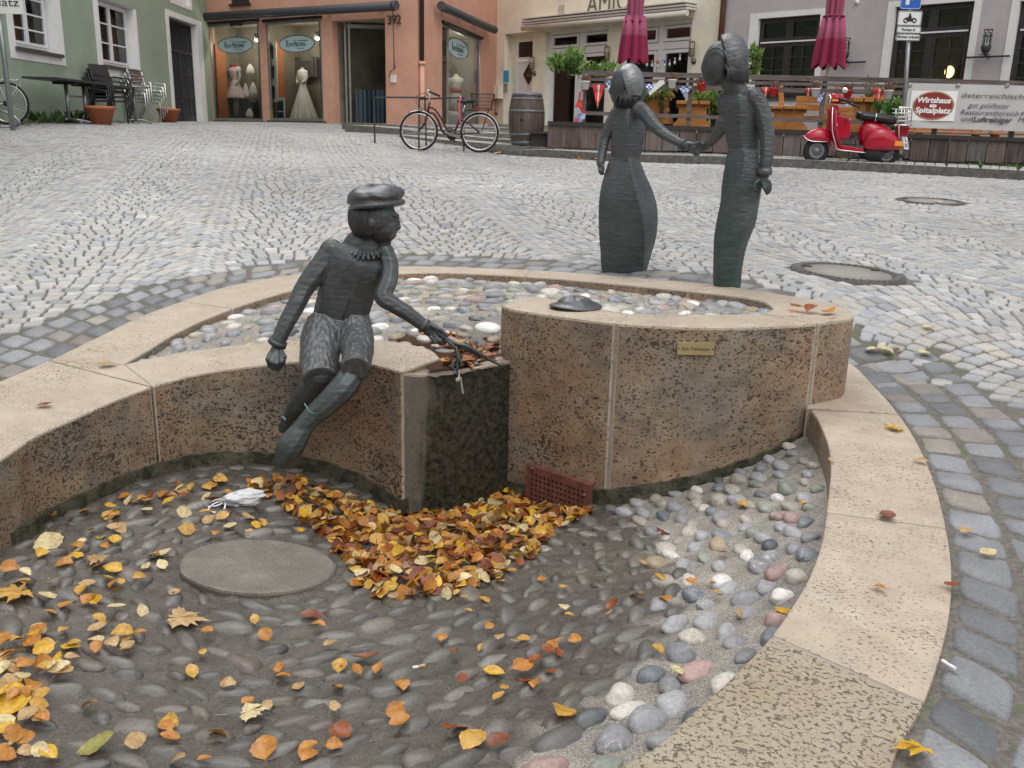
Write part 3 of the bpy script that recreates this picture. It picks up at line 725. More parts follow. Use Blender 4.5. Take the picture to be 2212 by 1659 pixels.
# pebbles
ICO=None
def ico(sub):
    bm=bmesh.new(); bmesh.ops.create_icosphere(bm,subdivisions=sub,radius=1); V=np.array([v.co[:] for v in bm.verts]); F=np.array([[v.index for v in f.verts] for f in bm.faces]); bm.free(); return V,F
IV,IF=ico(3)
PAL=[((.30,.30,.31),26),((.22,.22,.23),14),((.36,.33,.28),14),((.70,.68,.64),7),((.30,.24,.16),7),((.17,.19,.21),8),((.34,.23,.21),6),((.48,.45,.40),9),((.22,.24,.20),6),((.11,.12,.13),3)]
pw=np.array([p[1] for p in PAL],float); pw/=pw.sum()
def pebbles(name,poly,H,cells,orient,size,wetf,lift,seed,avoid=None,veins=True,parentf=None):
    r=np.random.default_rng(seed); P=np.array(poly); x0,y0=P.min(0); x1,y1=P.max(0)
    pts=[]; grid={}
    tries=30000
    X=r.uniform(x0,x1,tries); Y=r.uniform(y0,y1,tries)
    ok=inpoly(X,Y,poly)&(polydist(X,Y,poly,True)>.022)
    for x,y in zip(X[ok],Y[ok]):
        if avoid is not None and avoid(x,y): continue
        s=cells(x,y); 
        if all((x-a)**2+(y-b)**2>((s+t)*.5)**2 for a,b,t in grid_near(grid,x,y)):
            grid.setdefault((int(x/.2),int(y/.2)),[]).append((x,y,s)); pts.append((x,y,s))
    VV=[];FF=[];CC=[]
    n0=0
    for (x,y,s) in pts:
        el=r.uniform(1.15,1.75) if float(np.ravel(wetf(np.array([x]),np.array([y])))[0])<.5 else r.uniform(1.5,2.4); a=s*size*r.uniform(.36,.56)*math.sqrt(el); b=a/el*r.uniform(.9,1.1); c=min(a,b)*r.uniform(.55,.8)
        th=orient(x,y)+r.normal(0,.35)
        v=IV.copy()
        k=r.normal(0,1,(3,3)); 
        for q in range(3): v=v*(1+.06*np.sin(2.3*(IV@k[q])+q)[:,None])
        v=np.sign(v)*np.abs(v)**r.uniform(.88,1.0)
        v=v*np.array((a,b,c)); ct,st=math.cos(th),math.sin(th)
        v=np.c_[v[:,0]*ct-v[:,1]*st,v[:,0]*st+v[:,1]*ct,v[:,2]]
        w_=float(wetf(x,y)[0]) if not np.isscalar(x) else float(np.ravel(wetf(np.array([x]),np.array([y])))[0])
        z=H.z(x,y); sink=lift(w_)
        v=v+np.array((x,y,z+c*sink))
        col=np.array(PAL[r.choice(len(PAL),p=pw)][0])*r.uniform(.8,1.2)
        if w_>.5: col=(col*.13+np.array((.10,.09,.076))*.75)*r.uniform(.75,1.2)
        col=np.clip(col,0.02,.8)
        VV.append(v); FF.append(IF+n0); n0+=len(v); CC.append(np.repeat(col[None],len(IF),0))
    o=fastmesh(name,np.concatenate(VV),np.concatenate(FF),M_peb,np.concatenate(CC),True,fount)
    o['kind']='stuff'; return o
def grid_near(g,x,y):
    i,j=int(x/.2),int(y/.2)
    for a in(i-1,i,i+1):
        for b in(j-1,j,j+1):
            for t in g.get((a,b),()): yield t
def m_peb():
    k=NT('river_pebble'); a=k.attr().outputs['Color']; co=k.co(); f=k.noise(co,90,4,.6); g=k.noise(co,22,4,.6,1.5)
    c=k.mix(1.0,a,k.ramp(f,[(.3,.75),(.7,1.2)]),'MULTIPLY')
    vein=k.ramp(k.math('ABSOLUTE',k.math('SUBTRACT',g,.5)),[(.0,1.0),(.012,.9),(.022,0.0)])
    msk=k.ramp(k.noise(co,5,2,.5),[(.54,0.0),(.60,1.0)])
    lum=k.t.nodes.new('ShaderNodeRGBToBW'); k.l(a,lum.inputs[0])
    dry=k.ramp(lum.outputs[0],[(.12,0.0),(.2,1.0)])
    c=k.mix(k.math('MULTIPLY',k.math('MULTIPLY',vein,msk),k.math('MULTIPLY',dry,.7)),c,(.62,.60,.57))
    k.set(c,None,0,.5); k.set(rough=k.ramp(k.math('ADD',lum.outputs[0],k.math('MULTIPLY',f,.1)),[(.10,.30),(.35,.5)])); k.bump(k.mix(.5,f,k.noise(co,260,3,.8)),.5,.004); return k.m
M_peb=m_peb()
SLAB=onz(560,1226,-.42); SLR=.27
av=lambda x,y:(x-SLAB[0])**2+(y-SLAB[1])**2<(SLR+.05)**2
def ori_low(x,y): return math.atan2(y-2.9,x+.75)+PI/2
pebbles('basin_pebble_bed',low_poly,FL,lambda x,y:(.082 if (y<2.3) else .074) if wetness(np.array([x]),np.array([y]))[0]<.5 else (0.072 if (x*37+y*91)%1<.5 else .098),ori_low,1.0,wetness,lambda w_:.02 if w_<.5 else -.40,3,av)
pebbles('upper_pebble_bed',up_poly,UP,lambda x,y:.092 if (x*53+y*71)%1<.6 else .12,lambda x,y:math.atan2(y-4.5,x+.3)+PI/2,.98,lambda x,y:np.clip(.8-np.hypot(np.asarray(x)+.22,np.asarray(y)-4.3)/.42,0,1),lambda w_:-.22,5)
# round concrete cover slab in the floor
mb=MB(); rs=[]
for (rr,zz) in((SLR-.004,-.03),(SLR,.006),(SLR-.003,.014),(SLR-.012,.019)):
    rs.append([(SLAB[0]+rr*math.cos(t)*(1+.008*math.sin(7*t)+.006*math.sin(23*t+1)*math.sin(5*t)),SLAB[1]+rr*math.sin(t)*(1+.01*math.sin(3*t+.5)+.007*math.sin(19*t)*math.sin(4*t)),FL.z(SLAB[0],SLAB[1])+zz+.004+(.0)*t) for t in np.linspace(0,2*PI,72,endpoint=False)])
mb.rings(rs,True,True,smooth=False)
k=NT('worn_concrete'); f=k.noise(k.co(),7,5,.65); g=k.noise(k.co(),190,3,.75); g3=k.noise(k.co(),40,4,.7)
c_=k.mix(k.ramp(f,[(.3,0.0),(.7,1.0)]),(.115,.105,.088),(.215,.20,.17)); c_=k.mix(1.0,c_,k.ramp(g,[(.3,.4),(.55,1.05),(.7,1.8)]),'MULTIPLY')
c_=k.mix(k.ramp(k.noise(k.co(),4,3,.5),[(.5,0.0),(.7,.4)]),c_,(.11,.12,.07)); k.set(c_,.5); k.bump(k.mix(.5,g,g3),.7,.005)
sl_=mb.build('cover_slab',k.m,fount,world=True)
# tilt slab with the floor
gx=(FL.z(SLAB[0]+.1,SLAB[1])-FL.z(SLAB[0]-.1,SLAB[1]))/.2; gy=(FL.z(SLAB[0],SLAB[1]+.1)-FL.z(SLAB[0],SLAB[1]-.1))/.2
for v in sl_.data.vertices: v.co.z+=gx*(v.co.x-SLAB[0])+gy*(v.co.y-SLAB[1])
# mossy plinth course along the foot of boy wall and drum
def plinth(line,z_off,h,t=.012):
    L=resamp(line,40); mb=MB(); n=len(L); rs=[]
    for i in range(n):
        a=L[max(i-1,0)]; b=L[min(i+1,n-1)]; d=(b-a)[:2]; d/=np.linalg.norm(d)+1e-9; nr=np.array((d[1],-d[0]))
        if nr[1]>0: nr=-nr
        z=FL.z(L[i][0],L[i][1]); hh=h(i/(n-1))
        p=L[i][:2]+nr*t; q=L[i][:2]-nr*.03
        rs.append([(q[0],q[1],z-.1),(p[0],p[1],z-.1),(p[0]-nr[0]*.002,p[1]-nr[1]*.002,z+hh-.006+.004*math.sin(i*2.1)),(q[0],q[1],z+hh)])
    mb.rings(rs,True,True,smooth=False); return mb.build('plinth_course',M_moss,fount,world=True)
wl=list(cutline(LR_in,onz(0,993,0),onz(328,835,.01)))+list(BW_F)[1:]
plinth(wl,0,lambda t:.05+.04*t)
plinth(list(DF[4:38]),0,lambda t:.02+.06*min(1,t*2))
# water film over the spillway lip
k=NT('water'); k.set((.02,.022,.02),.03,0,.5); k.p.inputs['Transmission Weight'].default_value=.85; k.p.inputs['IOR'].default_value=1.33
k.bump(k.noise(k.co(),30,3,.5),.15,.01)
mb=MB(); wp=[(c0[0]+.10,c0[1]+.08),(LIP[2][0],LIP[2][1]+.012),(LIP[4][0],LIP[4][1]+.012),(.1,4.3),(.05,4.6),(-.15,4.85),(-.5,4.8),(-.6,4.5),(-.38,4.25)]
mb.poly([(x,y,.078) for x,y in wp]); tag(mb.build('water',k.m),kind='structure')
# ---------------------------------------------------------------- houses
class Wall:
    def __init__(s,A,B):
        s.A=Vector((A[0],A[1],0)); s.B=Vector((B[0],B[1],0)); s.u=(s.B-s.A).normalized(); s.L=(s.B-s.A).length
        s.n=Vector((s.u.y,-s.u.x,0))
    def uz(s,px,py):
        q=onv(px,py,s.A,s.B); v=Vector((q[0],q[1],0))-s.A; return v.dot(s.u),q[2]
    def P(s,u,z,o=0.0): 
        q=s.A+s.u*u+s.n*o; return Vector((q.x,q.y,z))
    def rect(s,l,r,t,b):
        """l,r: (px,py) on left / right edge; t,b: (px,py) on top / bottom edge"""
        return (s.uz(*l)[0],s.uz(*r)[0],s.uz(*b)[1],s.uz(*t)[1])
    def box(s,mb,u0,u1,z0,z1,o0,o1,mi=0,col=None):
        b=[s.P(u0,z0,o0),s.P(u1,z0,o0),s.P(u1,z0,o1),s.P(u0,z0,o1)]; t=[s.P(u0,z1,o0),s.P(u1,z1,o0),s.P(u1,z1,o1),s.P(u0,z1,o1)]
        mb.hexa(b,t,mi,col); return mb
    def frame(s,mb,r,wd,o0,o1,mi=0,bottom=True,top=True):
        u0,u1,z0,z1=r
        s.box(mb,u0,u0+wd,z0,z1,o0,o1,mi); s.box(mb,u1-wd,u1,z0,z1,o0,o1,mi)
        if top: s.box(mb,u0+wd,u1-wd,z1-wd,z1,o0,o1,mi)
        if bottom: s.box(mb,u0+wd,u1-wd,z0,z0+wd,o0,o1,mi)
        return mb
    def surround(s,mb,outer,inner,o0,o1,mi=0):
        a,b,c,d=outer; e,f,g,h=inner
        s.box(mb,a,e,c,d,o0,o1,mi); s.box(mb,f,b,c,d,o0,o1,mi)
        if d>h+.001: s.box(mb,e,f,h,d,o0,o1,mi)
        if g>c+.001: s.box(mb,e,f,c,g,o0,o1,mi)
    def wall(s,z0,z1,ops,depth=.25,u0=0,u1=None):
        """wall with rectangular openings and their reveals"""
        u1=s.L if u1 is None else u1
        us=sorted({u0,u1,*[o[0] for o in ops],*[o[1] for o in ops]}); zs=sorted({z0,z1,*[o[2] for o in ops],*[o[3] for o in ops]})
        us=[u for u in us if u0<=u<=u1]; zs=[z for z in zs if z0<=z<=z1]
        mb=MB()
        for i in range(len(us)-1):
            for j in range(len(zs)-1):
                cu=(us[i]+us[i+1])/2; cz=(zs[j]+zs[j+1])/2
                if any(o[0]<cu<o[1] and o[2]<cz<o[3] for o in ops): continue
                mb.poly([s.P(us[i],zs[j]),s.P(us[i+1],zs[j]),s.P(us[i+1],zs[j+1]),s.P(us[i],zs[j+1])])
        for o in ops:
            a,b,c,d=max(o[0],u0),min(o[1],u1),max(o[2],z0),min(o[3],z1)
            mb.poly([s.P(a,c),s.P(a,d),s.P(a,d,-depth),s.P(a,c,-depth)],1)
            mb.poly([s.P(b,c),s.P(b,c,-depth),s.P(b,d,-depth),s.P(b,d)],1)
            mb.poly([s.P(a,d),s.P(b,d),s.P(b,d,-depth),s.P(a,d,-depth)],1)
            mb.poly([s.P(a,c),s.P(a,c,-depth),s.P(b,c,-depth),s.P(b,c)],1)
        return mb
def m_plaster(name,c,dirt=.2,bump=.35,scale=3):
    k=NT(name); co=k.co(); f=k.noise(co,scale*.35,5,.6); g=k.noise(co,35,5,.65); h=k.noise(co,4,4,.6)
    a=tuple(x*(1-dirt) for x in c); b=tuple(min(.9,x*(1+dirt*.5)) for x in c)
    cc=k.mix(k.ramp(f,[(.3,0.0),(.7,1.0)]),a,b); cc=k.mix(1.0,cc,k.ramp(h,[(.3,.93),(.7,1.04)]),'MULTIPLY')
    k.set(cc,.88,0,.3); k.bump(k.mix(.35,g,h),bump,.03); return k.m
M_green=m_plaster('green_render',(.33,.40,.31),.12,.6); M_white=m_plaster('white_render',(.80,.80,.78),.05,.15)
M_pink=m_plaster('salmon_render',(.68,.37,.27),.12,.25); M_yellow=m_plaster('cream_render',(.84,.80,.66),.10,.3); M_grey=m_plaster('lilac_grey_render',(.50,.46,.47),.07,.2)
M_room=flat((.10,.09,.08),.9); M_dark=flat((.012,.012,.014),.6); M_wframe=flat((.80,.81,.82),.45,var=.05); M_dframe=flat((.03,.026,.026),.5)
M_sill=flat((.07,.065,.065),.5); M_steel=flat((.32,.33,.34),.35,metal=.8,var=.1); M_anth=flat((.06,.065,.075),.5,var=.1)
M_iron=flat((.035,.037,.042),.5,var=.15)
def m_glass(name,tint=(.8,.85,.84),ior=1.5,extra=.0):
    m=bpy.data.materials.new(name); m.use_nodes=True; t=m.node_tree; t.nodes.clear()
    o=t.nodes.new('ShaderNodeOutputMaterial'); mx=t.nodes.new('ShaderNodeMixShader'); tr=t.nodes.new('ShaderNodeBsdfTransparent'); gl=t.nodes.new('ShaderNodeBsdfGlossy')
    tr.inputs[0].default_value=(*tint,1); gl.inputs['Roughness'].default_value=.02
    fr=t.nodes.new('ShaderNodeFresnel'); fr.inputs[0].default_value=ior
    ad=t.nodes.new('ShaderNodeMath'); ad.operation='ADD'; ad.inputs[1].default_value=extra; t.links.new(fr.outputs[0],ad.inputs[0])
    t.links.new(ad.outputs[0],mx.inputs[0]); t.links.new(tr.outputs[0],mx.inputs[1]); t.links.new(gl.outputs[0],mx.inputs[2]); t.links.new(mx.outputs[0],o.inputs[0]); return m
M_glass=m_glass('window_glass',(.75,.8,.8),1.5,.03); M_shopglass=m_glass('shop_glass',(.85,.9,.88),1.45,.0)
def casement(W,parent,r,o,frame_m,rows=3,fw=.045,mull=True,room=.7,sash=.05,bars=.028,name='window',dark=None,cols=1,glassm=None):
    """one window: frame (this part) > sash bars, pane, dark room behind"""
    u0,u1,z0,z1=r; mb=MB(); W.frame(mb,r,fw,o-.06,o,0)
    f=mb.build(name,frame_m,parent,world=True)
    mb=MB(); um=(u0+u1)/2
    halves=[(u0+fw,um-.006),(um+.006,u1-fw)] if mull else [(u0+fw,u1-fw)]
    for a,b in halves:
        W.frame(mb,(a,b,z0+fw,z1-fw),sash,o-.045,o+.015)
        for k in range(1,rows):
            z=z0+fw+(z1-z0-2*fw)*k/rows; W.box(mb,a+sash,b-sash,z-bars/2,z+bars/2,o-.03,o+.008)
        for k in range(1,cols):
            u=a+(b-a)*k/cols; W.box(mb,u-bars/2,u+bars/2,z0+fw+sash,z1-fw-sash,o-.029,o+.009)
    mb.build('sash',frame_m,f,world=True)
    mb=MB(); mb.poly([W.P(u0+fw,z0+fw,o-.02),W.P(u1-fw,z0+fw,o-.02),W.P(u1-fw,z1-fw,o-.02),W.P(u0+fw,z1-fw,o-.02)])
    mb.build('pane',glassm or M_glass,f,world=True)
    mb=MB(); 
    A=[W.P(u0,z0,o-.061),W.P(u1,z0,o-.061),W.P(u1,z1,o-.061),W.P(u0,z1,o-.061)]; Bk=[W.P(u0,z0,o-room),W.P(u1,z0,o-room),W.P(u1,z1,o-room),W.P(u0,z1,o-room)]
    mb.poly(Bk); 
    for i in range(4): j=(i+1)%4; mb.poly([A[i],A[j],Bk[j],Bk[i]])
    mb.build('room',dark or M_room,f,world=True)
    return f
def pier(W,parent,name,r,o0,o1,mat,bevel=0):
    mb=MB(); W.box(mb,*r,o0,o1); return mb.build(name,mat,parent,world=True,bevel=bevel)
ZT=9.5
# ---- green house on the left -------------------------------------------------------------------
WGn=Wall(P_gr0,P_gr1); gb=empty('green_house',P_gr0+(1.0,),label='sage green rendered house at the left with white framed windows and a gated passage',cat='house')
wa=WGn.rect((34,100),(128,110),(34,-60),(80,113)); wa_o=WGn.rect((22,110),(142,140),(22,-60),(84,134))
wb=WGn.rect((217,80),(300,155),(240,2),(262,150)); wb_o=WGn.rect((207,80),(304,160),(210,-6),(260,168))
wc=WGn.rect((378,3),(410,18),(378,-50),(395,10)); wc_o=WGn.rect((369,6),(414,20),(369,-55),(395,16))
gt=WGn.rect((372,150),(430,150),(393,44),(405,265)); gt_o=WGn.rect((359,60),(441,150),(393,32),(405,266)); 
gt=(gt[0],gt[1],1.02,gt[3]); gt_o=(gt_o[0],gt_o[1],1.02,gt_o[3])
wb=(wb[0],wb[1],wb[2],min(wb[3],4.4)); 
WGn.wall(.4,ZT,[wa,wb,wc,gt],.28).build('wall',[M_green,M_white],gb,world=True)
for o,i in((wa_o,wa),(wb_o,wb),(wc_o,wc),(gt_o,gt)):
    mb=MB(); WGn.surround(mb,o,i,-.002,.012); mb.build('surround',M_white,gb,world=True)
for r in(wa,wb):
    ins=.02; f=casement(WGn,gb,(r[0]+ins,r[1]-ins,r[2]+.08,r[3]-ins),-.19,M_wframe,rows=3 if r is wb else 4)
    mb=MB(); WGn.box(mb,r[0]-.05,r[1]+.05,r[2]-.03,r[2]+.03,-.2,.07); mb.build('sill',M_sill,f,world=True)
casement(WGn,gb,(wc[0]+.02,wc[1]-.02,wc[2]+.05,wc[3]-.02),-.12,M_wframe,rows=2)
# passage behind the gate and the iron gate
mb=MB(); a,b,c_,d=gt
q=[WGn.P(a,c_,-.281),WGn.P(b,c_,-.281),WGn.P(b,d,-.281),WGn.P(a,d,-.281)]; e=[WGn.P(a,c_,-3),WGn.P(b,c_,-3),WGn.P(b,d,-3),WGn.P(a,d,-3)]
mb.poly(e)
for i in range(4): j=(i+1)%4; mb.poly([q[i],q[j],e[j],e[i]])
mb.build('passage',flat((.22,.21,.19),.9),gb,world=True)
mb=MB(); WGn.frame(mb,(a+.02,b-.02,c_+.02,d-.02),.05,-.2,-.15)
zm=c_+(d-c_)*.72; WGn.box(mb,a+.07,b-.07,zm-.03,zm+.03,-.2,-.15)
for zz in(.30,.52): WGn.box(mb,a+.07,b-.07,c_+(d-c_)*zz-.015,c_+(d-c_)*zz+.015,-.19,-.16)
n=18
for i in range(1,n):
    u=a+(b-a)*i/n; WGn.box(mb,u-.011,u+.011,c_+.06,d-.06,-.186,-.164)
    if i%2: mb.ball(WGn.P(u,c_+(d-c_)*(.42 if i%4==1 else .61),-.175),(.025,.025,.045),6,4)
um=(a+b)/2; WGn.box(mb,um-.04,um+.04,c_+.05,zm,-.21,-.14); WGn.box(mb,a+.07,b-.07,c_+.05,c_+.35,-.19,-.16)
mb.build('iron_gate',M_iron,gb,world=True)
# ---- salmon shop ----------------------------------------------------------------------------------
WP=Wall(P_gr1,P_pk); WS=Wall(P_pk,P_ye)
pb=empty('salmon_shop_house',(P_pk[0],P_pk[1],1.3),label='salmon pink dressmaker shop house with large display windows and number 392',cat='shop')
s1=WP.rect((453,150),(563,150),(500,50),(520,261)); s2=WP.rect((577,150),(696,150),(635,44),(640,261)); s3=WP.rect((719,150),(833,150),(775,42),(780,263))
s3=(s3[0],s3[1],s2[2]-.14,s3[3])
s4=WS.rect((955,180),(1038,180),(998,68),(998,278))
WP.wall(.9,ZT,[s1,s2,s3],.22).build('front_wall',[M_pink,M_pink],pb,world=True)
WS.wall(.7,ZT,[s4],.22).build('side_wall',[M_pink,M_pink],pb,world=True)
M_alu=flat((.30,.29,.26),.4,metal=.5); M_blue=flat((.01,.015,.22),.5); M_orange=flat((.48,.18,.08),.7); M_shopwall=flat((.50,.47,.40),.9); M_shopfloor=flat((.12,.12,.13),.6)
k=NT('lit_spot'); k.p.inputs['Emission Color'].default_value=(1,.93,.8,1); k.p.inputs['Emission Strength'].default_value=9; M_glow=k.m
def display(W,r,depth,name='display_window',orange=True,blue=True,back=None):
    u0,u1,z0,z1=r; mb=MB(); W.frame(mb,r,.07,-.12,-.02); f=mb.build(name,M_alu,pb,world=True)
    mb=MB(); W.box(mb,u0-.06,u1+.08,z0-.05,z0,-.13,.06); mb.build('sill',M_sill,f,world=True)
    mb=MB(); W.box(mb,u0-.06,u1+.06,z1+.0,z1+.07,-.02,.06); mb.build('lintel_strip',M_dark,f,world=True)
    mb=MB(); a,b,c,d=u0+.07,u1-.07,z0+.07,z1-.07; mb.poly([W.P(a,c,-.06),W.P(b,c,-.06),W.P(b,d,-.06),W.P(a,d,-.06)]); mb.build('pane',M_shopglass,f,world=True)
    mb=MB(); A=[W.P(u0,z0,-.125),W.P(u1,z0,-.125),W.P(u1,z1,-.125),W.P(u0,z1,-.125)]; B=[W.P(u0,z0,-depth),W.P(u1,z0,-depth),W.P(u1,z1,-depth),W.P(u0,z1,-depth)]
    mb.poly(B,0); mb.poly([A[1],A[2],B[2],B[1]],0); mb.poly([A[3],A[0],B[0],B[3]],0); mb.poly([A[0],A[1],B[1],B[0]],2); mb.poly([A[2],A[3],B[3],B[2]],0)
    mb.build('display_interior',[back or flat((.26,.235,.19),.9,var=.25,scale=1.5),M_orange,M_shopfloor],f,world=True)
    if orange:
        mb=MB(); W.box(mb,u0+.09,u0+.13,z0+.07,z1-.5,-.50,-.14); mb.build('orange_panel',M_orange,f,world=True)
    mb=MB()
    for t in(.38,.74):
        p=W.P(u0+(u1-u0)*t,z1-.42,-.40); mb.tube([p+Vector((0,0,.16)),p+Vector((0,0,.02))],.07,10,1); mb.ball(p,(.06,.06,.05),10,6,0)
        q=bpy.data.lights.new('shop_spot','POINT'); q.energy=9; q.color=(1,.88,.70); q.shadow_soft_size=.08; qo=bpy.data.objects.new('shop_spot',q); C.objects.link(qo); qo.location=p-Vector((0,0,.14))
    mb.build('spot_lamps',[M_glow,M_steel],f,world=True)
    if blue:
        mb=MB(); W.box(mb,b-.07,b-.005,c,d,-.10,-.065); mb.build('blue_strip',M_blue,f,world=True)
    return f
f1=display(WP,s1,1.1); f2=display(WP,s2,1.2); f4=display(WS,s4,1.5,orange=False,back=flat((.40,.40,.36),.9,var=.15,scale=1.2))
M_sign=flat((.45,.60,.62),.5,var=.04); M_ink=flat((.015,.03,.07),.5)
def oval_sign(W,c,ru,rz,parent,txt=True,o=-.045,clip=None):
    mb=MB(); u,z=c; mb.poly([W.P(u+math.cos(t)*ru,z+math.sin(t)*rz,o) for t in np.linspace(0,2*PI,48,endpoint=False)])
    mb.tube([W.P(u+math.cos(t)*ru,z+math.sin(t)*rz,o+.004) for t in np.linspace(0,2*PI,48,endpoint=False)],.010,4,1,closed=True)
    s=mb.build('oval_shop_sign',[M_sign,M_ink],parent,world=True)
    t1='RUTH HECKING' 
    x0=u-ru*.62
    for ch,sz,xa,fw in(('R',1.23,-.61,.13),('UTH',.60,-.455,.235),('H',1.23,-.17,.13),('ECKING',.60,-.02,.53)):
        text_obj('sign_lettering',ch,M_ink,rz*sz,W.P(u+xa*ru,z-(.0 if sz>1 else .12)*rz,o+.006),W.u,(0,0,1),.001,s,align='LEFT',fit=fw*ru,off=.002)
    text_obj('sign_lettering','die Damenschneiderin',M_ink,rz*.26,W.P(u+ru*.36,z+rz*.36,o+.006),W.u,(0,0,1),.001,s,align='CENTER',fit=.62*ru)
    text_obj('sign_lettering','Haute Couture',M_ink,rz*.24,W.P(u+ru*.22,z-rz*.56,o+.006),W.u,(0,0,1),.001,s,align='CENTER',fit=.42*ru)
    return s
for W,r,cpx,fx in((WP,s1,(505,97),f1),(WP,s2,(638,94),f2),(WS,s4,(993,105),f4)):
    u,z=W.uz(*cpx)
    if W is WP: ru=abs(W.uz(cpx[0]+38.5,cpx[1])[0]-u); rz=.21
    else: ru=abs(W.uz(cpx[0]+21,cpx[1])[0]-u); rz=.26
    oval_sign(W,(u,z),ru,rz,fx)
# door recess
u0,u1,z0,z1=s3; mb=MB(); dep=1.25
A=[WP.P(u0,z0,-.221),WP.P(u1,z0,-.221),WP.P(u1,z1,-.221),WP.P(u0,z1,-.221)]; B=[WP.P(u0,z0,-2.6),WP.P(u1,z0,-2.6),WP.P(u1,z1,-2.6),WP.P(u0,z1,-2.6)]
mb.poly(B,0); mb.poly([A[1],A[2],B[2],B[1]],0); mb.poly([A[3],A[0],B[0],B[3]],0); mb.poly([A[0],A[1],B[1],B[0]],1); mb.poly([A[2],A[3],B[3],B[2]],2)
de=mb.build('shop_entrance',[flat((.24,.21,.17),.9,var=.3,scale=2),M_shopfloor,flat((.42,.41,.37),.9)],pb,world=True)
ua,ub=u0+.32*(u1-u0)*.55,u0+.70*(u1-u0)
mb=MB()
pa=WP.P(u0+.10*(u1-u0),0,-.3); pbb=WP.P(ua,0,-.3); pc=WP.P(ub,0,-1.1)
def upright(mb,p,w=.05,z0_=z0,z1_=z1): mb.box((p.x,p.y,(z0_+z1_)/2),(w,w,z1_-z0_))
for p in(pa,pbb,pc): upright(mb,p)
for (p,q) in((pa,pbb),(pbb,pc)):
    for zz in(z0+.08,z1-.1): mb.bar((p.x,p.y,zz),(q.x,q.y,zz),.05,.09)
mb.build('entrance_glazing_frame',M_alu,de,world=True)
mb=MB()
for (p,q) in((pa,pbb),(pbb,pc)): mb.poly([(p.x,p.y,z0),(q.x,q.y,z0),(q.x,q.y,z1),(p.x,p.y,z1)])
mb.build('pane',M_shopglass,de,world=True)
mb=MB(); WP.box(mb,ub+.03,u1-.01,z0,z1-.32,-1.16,-1.10); WP.box(mb,ub+.03,u1-.01,z1-.32,z1,-1.16,-1.10)
dr=mb.build('shop_door',M_dframe,de,world=True)
mb=MB(); WP.box(mb,ub+.28,u1-.1,z0+.35,z1-.95,-1.09,-1.08); mb.build('door_pane',flat((.42,.38,.30),.3,var=.3,scale=3),dr,world=True)
mb=MB(); p=WP.P(ub+.17,z0+1.05,-1.08); mb.box(p,(.05,.03,.28)); mb.bar(p+WP.n*.04+Vector((0,0,.05)),p+WP.n*.04+WP.u*.16+Vector((0,0,.05)),.02,.02); mb.build('door_handle',M_steel,dr,world=True)
oval_sign(WP,(u1-.02,WP.uz(826,92)[1]),.34,.19,dr,o=-1.04)
# striped counter skirt behind the glazing
mb=MB(); n=44; rs0=[];
for i in range(n+1):
    t=i/n; p=pbb.lerp(pc,t)+WP.n*(-.18+.03*math.sin(i*1.9)); 
    rs0.append(p)
for i in range(n):
    a,b=rs0[i],rs0[i+1]; c=(.03,.055,.09) if (i//2)%2 else (.20,.27,.33)
    mb.poly([(a.x,a.y,z0+.12),(b.x,b.y,z0+.12),(b.x,b.y,z0+.98),(a.x,a.y,z0+.98)],0,c)
tag(mb.build('striped_curtain',attrmat('striped_cloth',.9,.1)),'blue and grey striped cloth hanging behind the shop entrance glass','curtain')
# awning cassettes, pipe, number
def roller(W,pa,pb_,rad,parent,off=.22,name='awning_cassette',mat=M_anth):
    a=W.uz(*pa); b=W.uz(*pb_); A=W.P(a[0],a[1],off); B=W.P(b[0],b[1],off); mb=MB(); mb.tube([A,B],rad,14)
    mb.tube([A-(B-A).normalized()*.05,A+(B-A).normalized()*.06],rad*1.12,14); mb.tube([B-(B-A).normalized()*.06,B+(B-A).normalized()*.05],rad*1.12,14)
    for t in(.12,.4,.68,.92):
        p=A.lerp(B,t); mb.bar(p,p-W.n*off,.05,.09)
    mb.bar(A-Vector((0,0,rad*1.05)),B-Vector((0,0,rad*1.05)),.05,.03)
    return mb.build(name,mat,parent,world=True)
roller(WP,(445,38),(866,14),.10,pb); roller(WS,(936,13),(1053,64),.10,pb)
mb=MB(); p0=WS.uz(884,-40); p1=WS.uz(884,132); pz=WP.P(WP.L,0,.09)+WP.u*.12
pz=WS.P(.10,0,.08)
mb.tube([(pz.x,pz.y,9),(pz.x,pz.y,p1[1])],.055,10); mb.build('downpipe',M_dframe,pb,world=True)
mb=MB(); mb.tube([(pz.x,pz.y,p1[1]+.05),(pz.x,pz.y,p1[1]-.03)],.085,12); mb.tube([(pz.x,pz.y,p1[1]-.03),(pz.x,pz.y,1.1)],.062,12); mb.build('clay_downpipe',m_plaster('painted_pipe',(.68,.38,.27),.1),pb,world=True)
u,z=WP.uz(853,44); text_obj('house_number','392',flat((.05,.04,.04),.6),.30,WP.P(u,z,.03),WP.u,(0,0,1),.012,pb,sx=1.0)
